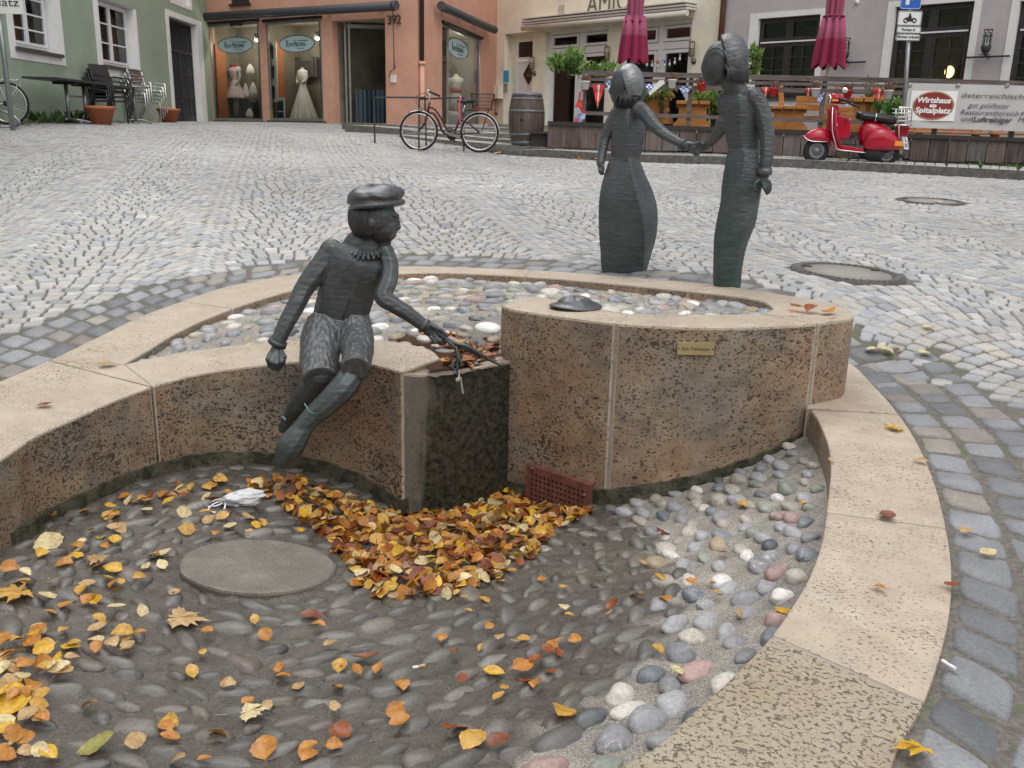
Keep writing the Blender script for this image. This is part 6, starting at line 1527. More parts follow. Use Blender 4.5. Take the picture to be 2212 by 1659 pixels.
# the maroon step-through bicycle; local x runs from rear (+x is right in the photo) ------------------
fw=rel(905,329,17.2); rw=rel(1035,327,17.2); 
base=((fw[0]+rw[0])/2,17.2,0); zg=CAMZ-(329-287.5)/2023*17.2
scl=(rw[0]-fw[0])/1.10
bk=empty('bicycle',(base[0],17.2,zg),R(-2),'maroon step-through bicycle with a wire basket leaning on the metal frame','bicycle'); bk.scale=(1,1,1)
Rw=.355; F0=(-.56,0,Rw); R0=(.56,0,Rw)
wheel(bk,F0,Rw); wheel(bk,R0,Rw)
mb=MB()
head_t=(-.36,0,.86); head_b=(-.40,0,.66); bb=(.06,0,.30); seat_t=(.30,0,.80)
mb.tube(catmull([head_b,(-.30,0,.68),(-.20,0,.55),(-.12,0,.36),(.0,0,.30),bb],5),.022,8); mb.tube(catmull([(-.385,0,.78),(-.27,0,.75),(-.14,0,.58),(-.04,0,.40),(.09,0,.40)],5),.018,8)
mb.tube([bb,(.13,0,.42),(.24,0,.70)],.02,8); mb.tube([head_b,head_t],.024,8)
for y in(-.05,.05): mb.tube([bb,(.3,y,.33),R0[:1]+(y,)+R0[2:]],.013,6); mb.tube([(.19,0,.58),(.35,y,.52),(R0[0],y,R0[2])],.013,6)
fr=mb.build('frame',M_mar,bk)
mb=MB()
for y in(-.05,.05): mb.tube([(-.405,y,.64),(-.44,y,.50),(F0[0],y,F0[2])],.014,6)
mb.tube([(-.40,-.055,.64),(-.40,.055,.64)],.02,6); mb.build('fork',M_mar,bk)
mb=MB(); mb.tube([(-.35,0,.86),(-.36,0,1.0),(-.40,0,1.03)],.013,8,1); mb.tube(catmull([(-.24,-.27,1.0),(-.36,-.25,1.06),(-.42,-.1,1.04),(-.42,.1,1.04),(-.36,.25,1.06),(-.24,.27,1.0)],5),.012,8)
hb_=mb.build('handlebar',[M_chrome,M_chrome],bk)
mb=MB()
for y in(-.27,.27): mb.tube([(-.33,y*.98,1.05),(-.20,y,.985)],.018,8)
mb.build('grip',M_black,hb_)
mb=MB(); mb.tube([(.24,0,.70),(.30,0,.86)],.014,8); mb.build('seat_post',M_chrome,bk)
mb=MB(); mb.rings([[Vector((x,y*w_,.90+z*h_+dz)) for y,z in((-1,.0),(-.8,.8),(0,1),(.8,.8),(1,0),(.5,-.6),(-.5,-.6))] for x,w_,h_,dz in((.14,.02,.02,-.005),(.20,.035,.03,-.01),(.28,.05,.035,-.02),(.36,.09,.045,-.01),(.44,.10,.05,.0),(.46,.08,.04,.0))]); mb.build('saddle',M_black,bk)
fender(bk,F0,Rw,R(15),R(120),M_chrome); fender(bk,R0,Rw,R(5),R(165),M_whitep)
mb=MB(); mb.tube([(.02,-.06,.31),(.0,-.08,.28),(.12,-.08,.20)],.012,6); mb.tube([(bb[0],-.06,bb[2]),(bb[0],.06,bb[2])],.03,10)
mb.lathe([(.001,0),(.095,0),(.095,.01),(.001,.01)],(bb[0],-.065,bb[2]),20,axis=(0,1,0)); mb.box((.13,-.12,.19),(.09,.08,.02)); mb.box((.0,.12,.42),(.09,.08,.02)); mb.build('crankset',M_black,bk)
mb=MB(); mb.bar((-.02,-.075,.33),(.20,-.075,.27),.03,.05); mb.build('chain_guard',M_chrome,bk)
mb=MB(); z=.76
for y in(-.06,.06): mb.tube([(.30,y,z-.02),(.80,y,z)],.007,5); mb.tube([(.72,y,z),(.60,y*.9,.36)],.005,4)
for x in(.40,.52,.64,.76): mb.tube([(x,-.06,z),(x,.06,z)],.005,4)
mb.build('luggage_rack',M_black,bk)
mb=MB(); N=9
lo=[(.44,-.13,z+.02),(.76,-.13,z+.02),(.76,.13,z+.02),(.44,.13,z+.02)]; hi=[(.40,-.17,z+.27),(.82,-.17,z+.27),(.82,.17,z+.27),(.40,.17,z+.27)]
for i in range(4):
    a0,a1,b0,b1=map(Vector,(lo[i],lo[(i+1)%4],hi[i],hi[(i+1)%4]))
    mb.tube([b0,b1],.006,5); mb.tube([a0,a1],.005,4)
    for t in(.25,.5,.75): mb.tube([a0.lerp(b0,t),a1.lerp(b1,t)],.003,3)
    for k in range(N): t=k/N; mb.tube([a0.lerp(a1,t),b0.lerp(b1,t)],.003,3)
for k in range(1,7): t=k/7; mb.tube([Vector(lo[0]).lerp(Vector(lo[1]),t),Vector(lo[3]).lerp(Vector(lo[2]),t)],.003,3)
mb.build('wire_basket',M_black,bk)
mb=MB(); mb.box((.50,-.10,z+.02),(.06,.05,.05)); mb.build('rear_reflector',M_potr,bk)
mb=MB(); mb.ball((.86,0,.70),(.03,.03,.04),8,6); mb.build('rear_lamp',M_black,bk)
mb=MB(); mb.box((-.53,0,.74),(.09,.06,.05)); mb.build('front_lamp',M_chrome,bk)
mb=MB(); mb.tube(catmull([(-.36,-.02,1.02),(-.55,-.04,1.0),(-.60,-.03,.85),(-.44,-.02,.74)],6),.004,4); mb.tube(catmull([(-.36,.02,1.02),(-.50,.04,.92),(-.44,.03,.72),(-.41,.02,.6)],6),.004,4); mb.build('brake_cable',M_black,bk)
mb=MB(); mb.tube(catmull([(.21,-.05,.50),(.19,-.07,.72),(.20,-.06,.92),(.215,.0,.98),(.20,.05,.92),(.19,.05,.72),(.2,.04,.52),(.21,-.05,.50)],4),.014,6); tag(mb.build('chain_lock',flat((.72,.10,.17),.5)),None); lk=bpy.context.scene.objects['chain_lock']; lk.parent=bk
# tall black steel frames the bicycle leans on
def rackframe(pts,lab,g='thin black steel bicycle racks'):
    P=[Vector(atY(x,y,17.55)) for x,y in pts]; mb=MB()
    for a,b in zip(P[:-1],P[1:]): mb.bar(a,b,.03,.03,up=(0,1,0))
    mb.bar(P[0],P[0]+Vector((0,.12,0)),.1,.02); tag(mb.build('bicycle_rack',M_iron),lab,'bicycle rack',g)
rackframe([(898,322),(810,316),(808,210),(918,211),(921,322)],'left thin black steel rack frame before the shop door')
rackframe([(905,318),(905,214),(1001,211),(1002,328),(930,329)],'right thin black steel rack frame behind the bicycle saddle')
# ---- silver bicycle at the far left edge
xb=-8.0; q=rel(33,268,15.8)
b2=empty('bicycle',(-8.55,15.75,gz(-8.5,15.75)),R(8),'silver bicycle with a rear carrier cut by the left picture edge','bicycle')
Rw=.35; R0=(.0,0,Rw); wheel(b2,R0,Rw); F0=(-1.08,0,Rw); wheel(b2,F0,Rw)
mb=MB(); bb=(-.44,0,.29)
mb.tube([bb,(-.52,0,.82)],.018,8); mb.tube([(-.50,0,.72),(-.92,0,.86)],.017,8); mb.tube([bb,(-.94,0,.74)],.021,8); mb.tube([(-.92,0,.88),(-.95,0,.68)],.02,8)
for y in(-.05,.05): mb.tube([bb,R0[:1]+(y,)+R0[2:]],.012,6); mb.tube([(-.50,0,.70),(0,y,Rw)],.011,6); mb.tube([(-.95,y,.68),(F0[0],y,Rw)],.012,6)
mb.build('frame',flat((.42,.43,.44),.3,metal=.5),b2)
mb=MB(); mb.tube([(-.52,0,.82),(-.53,0,.92)],.013,6); mb.build('seat_post',M_chrome,b2)
mb=MB(); mb.rings([[Vector((x,y*w_,.95+z*.03)) for y,z in((-1,.0),(-.8,.8),(0,1),(.8,.8),(1,0),(.5,-.6),(-.5,-.6))] for x,w_ in((-.66,.02),(-.55,.04),(-.45,.08),(-.38,.09),(-.36,.06))]); mb.build('saddle',M_black,b2)
mb=MB()
for y in(-.07,.07): mb.tube([(-.42,y,.74),(.22,y,.72),(.20,y*.9,.6),(.02,y*.8,.36)],.007,5); mb.tube([(-.1,y,.735),(.02,y*.8,.36)],.006,4)
for x in(-.3,-.1,.1,.21): mb.tube([(x,-.07,.73),(x,.07,.73)],.006,4)
mb.build('luggage_rack',M_whitep,b2)
mb=MB(); mb.lathe([(.001,0),(.09,0),(.09,.01),(.001,.01)],(bb[0],-.065,bb[2]),20,axis=(0,1,0)); mb.lathe([(.001,0),(.045,0),(.045,.03),(.001,.03)],(0,-.06,Rw),14,axis=(0,1,0)); mb.build('crankset',M_black,b2)
mb=MB(); mb.tube(catmull([(-.85,-.26,.98),(-.95,-.1,1.0),(-.95,.1,1.0),(-.85,.26,.98)],5),.012,6); mb.build('handlebar',M_black,b2)
mb=MB(); zz=gz(-8.2,15.3); mb.tube(catmull([(-8.9,15.3,zz+.03),(-8.25,15.3,zz+.03),(-8.16,15.3,zz+.12),(-8.4,15.3,zz+.26),(-8.9,15.3,zz+.34)],6),.022,8); mb.tube([(-8.9,15.15,zz+.02),(-8.2,15.15,zz+.02),(-8.15,15.3,zz+.1)],.018,6)
tag(mb.build('bicycle_stand',M_steel),'curved galvanised bicycle stand at the left picture edge','bicycle stand')
# ---- street name pole at the left edge
a=atY(4,20,14.9); mb=MB(); P0=Vector(atY(27,275,14.9)); 
pole=empty('street_name_sign',(P0.x,P0.y,gz(P0.x,P0.y)),0,'grey pole with a white street name sign at the left picture edge','street sign')
mb.tube([(P0.x,P0.y,P0.z-.2),(P0.x,P0.y,3.4)],.04,10); mb.build('pole',M_steel,pole,world=True)
A_=atY(0,0,14.85); Wn=Wall((P0.x-.8,14.82),(P0.x+.33,14.82)); mb=MB(); zt=Wn.uz(20,30)[1]; Wn.box(mb,-.2,Wn.L+.1,zt,zt+.30,-.01,.01); pl=mb.build('name_plate',M_whitep,pole,world=True)
text_obj('sign_lettering','Platz',flat((.05,.05,.06),.6),.17,Wn.P(Wn.L+.05,zt+.16,.014),Wn.u,(0,0,1),.001,pl,align='RIGHT',fit=.42)
# ---- furniture along the green wall
def onG(px,py,off): A=WGn.A+WGn.n*off; B=WGn.B+WGn.n*off; return Vector(onv(px,py,A,B))
def local_root(name,p,label,cat,group=None,dx=0,rz=None):
    r=empty(name,(p.x,p.y,gz(p.x,p.y)),math.atan2(WGn.u.y,WGn.u.x) if rz is None else rz,label,cat,group); return r
pa=onG(150,262,.55); pb_=onG(172,262,.55); tr=local_root('bistro_table',pa.lerp(pb_,.5),'long dark bistro table on two silver columns by the green wall','table')
L=2.3; mb=MB(); mb.box((0,0,.74),(L,.62,.035)); mb.build('table_top',flat((.035,.037,.04),.35),tr,bevel=.008)
for sgn in(-.42,-.42+.62):
    x=sgn*L*.5+L*.12
    mb=MB(); mb.tube([(x,0,.05),(x,0,.68)],.035,12); mb.build('column',M_steel,tr)
    mb=MB(); mb.box((x,0,.70),(.16,.4,.05)); mb.build('bracket',M_black,tr)
    mb=MB()
    for q in(-1,1): mb.tube(catmull([(x,0,.07),(x+.1,q*.15,.06),(x+.2,q*.32,.02)],5),.022,6); mb.tube(catmull([(x,0,.07),(x-.1,q*.15,.06),(x-.2,q*.32,.02)],5),.022,6)
    mb.build('foot',M_steel,tr)
mb=MB(); x0=-.42*L*.5+L*.12; x1=(.20)*L*.5+L*.12
for z in(.22,.48): mb.tube([(x0,0,z),(x1,0,z)],.014,8)
mb.build('crossbar',M_steel,tr)
def chair(root,dz,dark=True):
    m1=flat((.022,.022,.025),.55) if dark else M_chrome
    W_=.27
    leg=[]
    for sx_ in(-1,1):
        mb=MB(); mb.tube([(sx_*W_,-.25,dz+.0),(sx_*W_,-.24,dz+.62),(sx_*W_,.20,dz+.66)],.018 if dark else .013,6); mb.build('front_leg',m1,root)
        mb=MB(); mb.tube([(sx_*W_*.92,.30,dz),(sx_*W_*.92,.20,dz+.44),(sx_*W_*.9,.33,dz+.88)],.018 if dark else .013,6); mb.build('rear_leg',m1,root)
    mb=MB()
    if dark: mb.box((0,-.02,dz+.43),(.5,.46,.03))
    else:
        for k in range(6): mb.box((0,-.22+k*.08,dz+.43),(.46,.055,.012))
    mb.build('seat',m1 if dark else M_steel,root)
    mb=MB(); q=Matrix.Rotation(R(-16),3,'X')
    if dark: mb.box((0,.27,dz+.68),(.48,.03,.42),rot=q)
    else:
        for k in range(5): mb.box((0,.235+k*.018,dz+.56+k*.07),(.46,.012,.045),rot=q)
        mb.tube(catmull([(-.25,.30,dz+.80),(-.24,.33,dz+.9),(.24,.33,dz+.9),(.25,.30,dz+.80)],5),.013,6)
    mb.build('backrest',m1,root)
wz=math.atan2(WGn.u.y,WGn.u.x)
p=onG(248,264,.55); names=['bottom','second','third','top']
first=None
for k in range(4):
    lab=['dark wicker armchair at the bottom of the stack by the green wall','second dark wicker armchair from the bottom of the stack','third dark wicker armchair from the bottom of the stack','topmost dark wicker armchair of the stack by the green wall'][k]
    if first is None:
        first=local_root('armchair',p,lab,'chair','stacked dark armchairs',rz=R(72)); chair(first,0); r=first
    else: r=copy_tree(first)
    r['label']=lab; r.location=(p.x-.12+.045*k,p.y,gz(p.x,p.y)+.085*k)
p=onG(322,264,.5); first=None
for k in range(4):
    lab=['aluminium slatted chair at the bottom of the stack by the gate','second aluminium slatted chair from the bottom of the stack','third aluminium slatted chair from the bottom of the stack','topmost aluminium slatted chair of the stack by the gate'][k]
    if first is None:
        first=local_root('aluminium_chair',p,lab,'chair','stacked aluminium chairs',rz=R(78)); chair(first,0,False); r=first
    else: r=copy_tree(first)
    r['label']=lab; r.location=(p.x-.1+.05*k,p.y,gz(p.x,p.y)+.075*k)
p=onG(293,264,.75); t2=local_root('bistro_table',p,'small round silver bistro table between the two chair stacks','table'); mb=MB(); mb.lathe([(.001,.72),(.34,.72),(.34,.745),(.001,.745)],(0,0,0),28); mb.build('table_top',M_steel,t2)
mb=MB(); mb.tube([(0,0,.05),(0,0,.72)],.03,10); mb.build('column',M_steel,t2); mb=MB()
for k in range(4): t=k*PI/2+.6; mb.tube(catmull([(0,0,.08),(.15*math.cos(t),.15*math.sin(t),.07),(.32*math.cos(t),.32*math.sin(t),.015)],5),.02,6)
mb.build('foot',M_steel,t2)
M_terra=flat((.36,.115,.05),.8,var=.15)
for px,off,sc,lab in((219,1.0,1.0,'wide brown terracotta pot below the dark chair stack'),(366,.7,.95,'brown terracotta pot standing beside the gate'),(358,.45,.8,'pale upturned pot behind the pot beside the gate')):
    p=onG(px,265,off); r=local_root('terracotta_pot',p,lab,'pot','pots along the green wall'); mb=MB(); up_='upturned' in lab
    pr=[(.001,0),(.17,0),(.25,.26),(.28,.27),(.28,.33),(.25,.33),(.23,.27),(.001,.26)]
    if up_: pr=[(.001,.42),(.14,.42),(.16,.3),(.2,.0)]
    mb.lathe([(a*sc,b*sc) for a,b in pr],(0,0,0),24); mb.build('pot',M_terra if not up_ else flat((.55,.33,.24),.8),r)
# weeds along the foot of the green wall
mb=None
def weeds(name,pts,n,r,h,label,cols=None,seed=3):
    r_=np.random.default_rng(seed); V=[];F=[];Cc=[]; cols=cols or GRN
    for (x,y,z) in pts:
        for k in range(n):
            a=r_.uniform(0,2*PI); d=r*r_.uniform(0,1)**.7; q=np.array((x+d*math.cos(a),y+d*math.sin(a),z)); t=np.array((math.cos(a)*.5+r_.normal(0,.4),math.sin(a)*.5+r_.normal(0,.4),1.0)); t/=np.linalg.norm(t)
            L=h*r_.uniform(.4,1.1); sd=np.cross(t,r_.normal(0,1,3)); sd/=np.linalg.norm(sd)+1e-9; w_=L*.16
            b0=len(V); V+=[q,q+t*L*.5+sd*w_,q+t*L,q+t*L*.5-sd*w_]; F.append((b0,b0+1,b0+2,b0+3)); Cc.append(np.array(cols[r_.integers(len(cols))])*r_.uniform(.6,1.2))
    o=fastmesh(name,np.array(V),np.array(F),M_leafy,np.array(Cc)); tag(o,label,'weeds',kind='stuff'); return o
gp=[]
for t in np.linspace(20,235,26): p=onG(t,267,.12+.25*rng.random()); gp.append((p.x,p.y,gz(p.x,p.y)))
weeds('weeds',gp,14,.22,.09,'low moss and weeds along the foot of the green wall',[(.07,.10,.03),(.10,.14,.03),(.12,.13,.04)],4)
p=onG(100,262,.3); weeds('weeds',[(p.x,p.y,gz(p.x,p.y)),(p.x+.1,p.y+.8,gz(p.x,p.y+.8))],50,.22,.26,'dark green leafy weed clump under the bistro table end',DGR,5)
wp=[]
for u in np.arange(.3,WF.L,.16):
    q=WF.P(u,0,.16+.12*rng.random()); 
    if rng.random()<.72: wp.append((q.x,q.y,fbot(u)-.10-.16*rng.random()))
weeds('ivy_and_weeds',wp,9,.14,.15,'ivy and weeds growing on the footing under the terrace boards',[(.06,.11,.03),(.10,.15,.05),(.04,.07,.02),(.16,.18,.08)],6)
wp=[]
for u in(7.6,8.0,8.3,8.9,9.3,5.4): q=WF.P(u,0,.22); wp.append((q.x,q.y,fbot(u)-.22))
weeds('weeds',wp,24,.10,.30,'tall green weeds at the board fence beside the scooter',GRN,8)
# ---- barrel
p=Vector(atY(1136,313,18.15)); br=empty('wine_barrel',(p.x,p.y,p.z),0,'old dark wooden wine barrel with grey hoops beside the terrace','barrel')
def m_barrel():
    k=NT('barrel_oak'); co=k.co(); g=k.noise(k.map(co,(14,14,1.5)),1,5,.65); k.set(k.mix(k.ramp(g,[(.3,0.0),(.7,1.0)]),(.035,.024,.02),(.14,.10,.085)),.6); k.bump(g,.3,.006); return k.m
rf=lambda z:.275+.075*(1-((z-.48)/.48)**2)
mb=MB(); prof=[(.001,.93),(rf(.93)-.03,.93),(rf(.96)-.02,.96),(rf(.96),.96)]; prof=[(rf(z),z) for z in np.linspace(0,.96,18)]+[(rf(.96)-.02,.96),(rf(.93)-.03,.93),(.001,.93)]
M_brl=m_barrel(); mb.lathe(prof,(0,0,0),40); mb.build('staves',M_brl,br)
for z0,z1 in((.0,.07),(.17,.215),(.60,.65),(.83,.865),(.90,.96)):
    mb=MB(); mb.lathe([(rf(z0)+.001,z0),(rf(z0)+.006,z0),(rf(z1)+.006,z1),(rf(z1)+.001,z1)],(0,0,0),40); mb.build('hoop',flat((.16,.165,.175),.5,metal=.4,var=.25),br)
mb=MB(); mb.lathe([(.001,.0),(.03,0),(.03,.006),(.001,.006)],(-.09,-.332,.46),12,axis=(-.2,-1,0)); mb.build('bung_hole',M_dark,br)
mb=MB(); a=atY(1148,288,17.75); b=atY(1190,316,17.75); mb.box(((a[0]+b[0])/2,17.95,(a[2]+b[2])/2-.05),(b[0]-a[0],.5,a[2]-b[2]+.12)); mb.box(((a[0]+b[0])/2,17.9,a[2]+.02),(b[0]-a[0]+.05,.62,.04))
tag(mb.build('wooden_step_box',M_darkwood),'low dark wooden step box between the barrel and the terrace','step')
# ---- parking sign pole
A=Vector(atY(1945,366,15.9)); tp=Vector(atY(1963,86,15.9)); sg=empty('parking_sign_post',(A.x,A.y,gz(A.x,A.y)+.05),0,'grey pole with blue parking sign and two white plates behind the scooter','sign post')
tl=Vector(atY(1971,-40,15.9)); mb=MB(); mb.tube([A-Vector((0,0,.1)),tl],.034,12); mb.build('pole',M_steel,sg,world=True)
axv=(tl-A).normalized()
WSg=Wall((A.x-1,15.84),(A.x+1,15.84))
def plate(x0,y0,x1,y1,name,mat,rim=.012,radius=.03,border=M_black):
    a=WSg.uz(x0,y1); b=WSg.uz(x1,y0); u0,z0,u1,z1=a[0],a[1],b[0],b[1]; mb=MB(); pts=[]
    for cx,cz,t0 in((u1-radius,z0+radius,-90),(u1-radius,z1-radius,0),(u0+radius,z1-radius,90),(u0+radius,z0+radius,180)):
        for k in range(6): t=R(t0+k*18); pts.append((cx+radius*math.cos(t),cz+radius*math.sin(t)))
    f=[WSg.P(u,z,.006) for u,z in pts]; bk_=[WSg.P(u,z,-.004) for u,z in pts]; mb.poly(f); mb.poly(bk_[::-1],1)
    for i in range(len(f)): j=(i+1)%len(f); mb.poly([f[i],bk_[i],bk_[j],f[j]],1)
    o=mb.build(name,[mat,M_steel],sg,world=True)
    mb=MB(); cu,cz=(u0+u1)/2,(z0+z1)/2; mb.tube([WSg.P(cu+(u-cu)*.95,cz+(z-cz)*.93,.008) for u,z in pts],.004,4,closed=True); mb.build('border',border,o,world=True)
    return o,(u0,u1,z0,z1)
M_sigw=flat((.68,.69,.68),.4,var=.03); M_sblue=flat((.005,.10,.42),.35,var=.03)
o,r=plate(1943,-34,1995,20,'parking_sign',M_sblue,border=M_sigw)
u0,u1,z0,z1=r; mb=MB(); cu=(u0+u1)/2-.06; WSg.box(mb,cu-.025,cu+.035,z0+.07,z1-.06,.007,.010)
pts=[(cu+.03,z1-.06),(cu+.10,z1-.065),(cu+.14,z1-.12),(cu+.14,z1-.17),(cu+.10,z1-.225),(cu+.03,z1-.23)]; mb.tube([WSg.P(a,b,.009) for a,b in pts],.022,6,flat=.1,up=tuple(WSg.n)); mb.build('parking_letter',M_sigw,o,world=True)
o,r=plate(1937,24,1993,55,'motorcycle_plate',M_sigw)
def mp(x,y): u,z=WSg.uz(x,y); return WSg.P(u,z,.010)
mb=MB()
for cx in(1956.0,1974.5): mb.tube([mp(cx+4.1*math.cos(t),44.6+4.1*math.sin(t)) for t in np.linspace(0,2*PI,20,endpoint=False)],.009,4,closed=True)
mb.poly([mp(x,y) for x,y in((1954,39),(1959,37.5),(1964,39.5),(1969,39.5),(1976,38.5),(1977,41),(1972,42.5),(1970,46.5),(1961,46.8),(1957,43),(1955,41.5))][::-1]); mb.poly([mp(x,y) for x,y in((1963,33),(1968,33),(1969,39),(1965,40),(1960,38.5))][::-1]); mb.poly([mp(1965.6+2.3*math.cos(t),30.8+2.3*math.sin(t)) for t in np.linspace(2*PI,0,12,endpoint=False)])
mb.build('motorcycle_symbol',M_black,o,world=True)
o,r=plate(1934,57,1990,87.5,'text_plate',M_sigw)
for i,(t_,x,y,ww) in enumerate((('Parken in',1962,64.5,27),('gekennzeichneten',1961.5,72,50),('Flächen erlaubt',1960.5,80,46))):
    u,z=WSg.uz(x,y); text_obj('sign_lettering',t_,M_black,.060,WSg.P(u,z,.009),WSg.u,(0,0,1),.001,o,fit=ww/1950*15.9,off=.0012)
# ---- red scooter -----------------------------------------------------------------------------------
fwp=Vector(atY(1759,354,15.35)); rwp=Vector(atY(1909,360,15.35)); 
zs=(fwp.z+rwp.z)/2+.003; sc=empty('motor_scooter',((fwp.x+rwp.x)/2,15.35,zs),0,'red classic motor scooter with black seat parked on the raised pavement','scooter')
sc.rotation_euler=(0,math.atan2(fwp.z-rwp.z,rwp.x-fwp.x),0)
D=(rwp.x-fwp.x); kx=D/150.0; kz=kx
def sp(x,y,d=0.0): return Vector(((x-(357-y)*.115-1834)*kx,d,(357-y)*kz))
M_red=flat((.38,.006,.025),.18,var=.05); M_redd=flat((.28,.005,.02),.3); M_greyw=flat((.20,.20,.205),.4,metal=.5)
for cx in(1759,1909):
    cxx=(cx-1834)*kx; rr=27*kx; cz=rr; w_=None
    mb=MB(); prof=[(rr*.60,-.045),(rr*.80,-.052),(rr*.95,-.042),(rr,-.02),(rr,.02),(rr*.95,.042),(rr*.80,.052),(rr*.60,.045)]
    rs=[[Vector((cxx+r_*math.cos(t),y,cz+r_*math.sin(t))) for t in np.linspace(0,2*PI,40,endpoint=False)] for r_,y in prof]; mb.rings(rs,True,False); w_=mb.build('wheel',M_tyre,sc)
    mb=MB(); rs=[[Vector((cxx+r_*math.cos(t),y,cz+r_*math.sin(t))) for t in np.linspace(0,2*PI,32,endpoint=False)] for r_,y in((rr*.62,-.04),(rr*.58,-.052),(rr*.50,-.040),(rr*.42,-.045),(rr*.22,-.03),(rr*.16,-.06),(.001,-.065))]; mb.rings(rs,True,False)
    rs=[[Vector((cxx+r_*math.cos(t),y,cz+r_*math.sin(t))) for t in np.linspace(0,2*PI,32,endpoint=False)] for r_,y in((.001,.04),(rr*.62,.04))]; mb.rings(rs,True,False)
    mb.build('rim',M_greyw,w_)
    mb=MB()
    for k in range(10): t=k*PI/5; mb.ball((cxx+rr*.36*math.cos(t),-.045,cz+rr*.36*math.sin(t)),(.012,.008,.012),6,4)
    mb.build('wheel_bolts',M_dark,w_)
def blob(name,sec,mat,sub=2,n=14):
    """loft through sections (point, half width y, half height, tilt)"""
    mb=MB(); rs=[]
    for (c,hy,hz,tx) in sec:
        rs.append([Vector((c.x+math.sin(t)*hz*tx,c.y+math.cos(t)*hy,c.z+math.sin(t)*hz)) for t in np.linspace(0,2*PI,n,endpoint=False)])
    mb.rings(rs); o=mb.build(name,mat,sc); m=o.modifiers.new('s','SUBSURF'); m.levels=1; m.render_levels=1; return o
# front mudguard
mb=MB(); rs=[]
for (x,yt,yb,w_) in((1735,303,307,.02),(1741,295,309,.07),(1750,288,311,.10),(1762,283,311,.115),(1775,282,310,.11),(1786,284,312,.09),(1793,288,320,.07)):
    a=sp(x,yt);b=sp(x,yb); h_=a.z-b.z; rs.append([Vector((a.x,w_*c,b.z+h_*s_)) for c,s_ in((1,0),(.97,.35),(.8,.72),(.45,.94),(0,1),(-.45,.94),(-.8,.72),(-.97,.35),(-1,0),(0,.05))])
mb.rings(rs); mg=mb.build('front_mudguard',M_red,sc)
mb=MB(); mb.tube(catmull([sp(1735,300,-.03),sp(1738,306,-.07),sp(1748,310.5,-.105),sp(1762,311,-.12),sp(1784,310.5,-.10)],4),.008,6); mb.build('chrome_trim',M_chrome,mg)
# leg shield and column
mb=MB(); sh=[(1791,236,.10),(1789,252,.16),(1786,268,.21),(1786,285,.23),(1790,300,.24),(1796,314,.22),(1800,322,.18)]
rs=[]
for x,y,w_ in sh:
    c=sp(x,y); rs.append([Vector((c.x+.06*abs(q)**2,w_*q,c.z)) for q in(-1,-.8,-.5,0,.5,.8,1)]+[Vector((c.x+.02+.06*abs(q)**2,w_*q,c.z)) for q in(1,.8,.5,0,-.5,-.8,-1)])
mb.rings(rs); ls=mb.build('leg_shield',M_red,sc)
mb=MB(); mb.tube(catmull([sp(1792,238,-.11),sp(1787,262,-.2),sp(1787,290,-.23),sp(1793,312,-.235),sp(1800,325,-.21),sp(1830,328,-.21),sp(1860,330,-.2)],4),.009,6); mb.build('chrome_trim',M_chrome,ls)
# glove box
mb=MB(); pts=[(1795,254),(1824,260),(1829,266),(1829,298),(1812,304),(1793,300),(1790,276)]
f=[sp(x,y,-.16) for x,y in pts]; g_=[sp(x,y,.16) for x,y in pts]; mb.add(f+g_,[tuple(range(7)),tuple(range(13,6,-1))]+[(i,(i+7),(i+1)%7+7,(i+1)%7) for i in range(7)])
gbx=mb.build('glove_box',M_red,sc,bevel=.02)
mb=MB(); c=sp(1796,276,-.166); mb.lathe([(.001,0),(.03,0),(.03,.004),(.001,.004)],c,14,axis=(0,-1,0)); mb.build('round_sticker',M_sigw,gbx)
mb=MB(); mb.box(sp(1817,266,-.165),(.025,.012,.045)); mb.build('lock',M_dark,gbx)
# steering head, headlamp, bars
mb=MB(); mb.tube([sp(1800,262),sp(1797,240)],[.10,.085],12); mb.build('steering_column',M_redd,sc)
blob('headset',[(sp(1790,222),.05,.055,0),(sp(1795,221),.10,.085,0),(sp(1804,222),.12,.085,0),(sp(1813,224),.09,.07,0),(sp(1826,228),.05,.04,0)],M_red)
mb=MB(); c=sp(1791,224); mb.lathe([(.001,.0),(.07,.0),(.078,-.02),(.06,-.03),(.001,-.045)],c+Vector((.0,-.0,0)),20,axis=(1,0,.1)); mb.build('headlamp',M_chrome,sc)
mb=MB()
for s_ in(-1,1): mb.tube([sp(1806,224,s_*.10),sp(1815,227,s_*.27),sp(1820,229,s_*.33)],[.03,.02,.018],8)
mb.tube([sp(1818,229,-.16),sp(1832,236,-.30),sp(1838,241,-.34)],.018,8); mb.tube([sp(1806,224,-.12),sp(1806,224,.12)],.02,8); mb.build('handlebars',M_black,sc)
mb=MB(); mb.tube([sp(1806,214,-.1),sp(1812,207,-.2)],.006,5); mb.ball(sp(1813,206,-.2),(.05,.02,.045),12,8); mb.build('mirror',M_chrome,sc)
mb=MB(); mb.tube(catmull([sp(1806,229,-.15),sp(1815,231,-.25),sp(1812,238,-.3)],4),.007,5); mb.build('brake_lever',M_chrome,sc)
mb=MB(); mb.box(sp(1797,226,-.11),(.10,.02,.035)); mb.build('turn_signal',flat((.75,.28,.03),.3),sc)
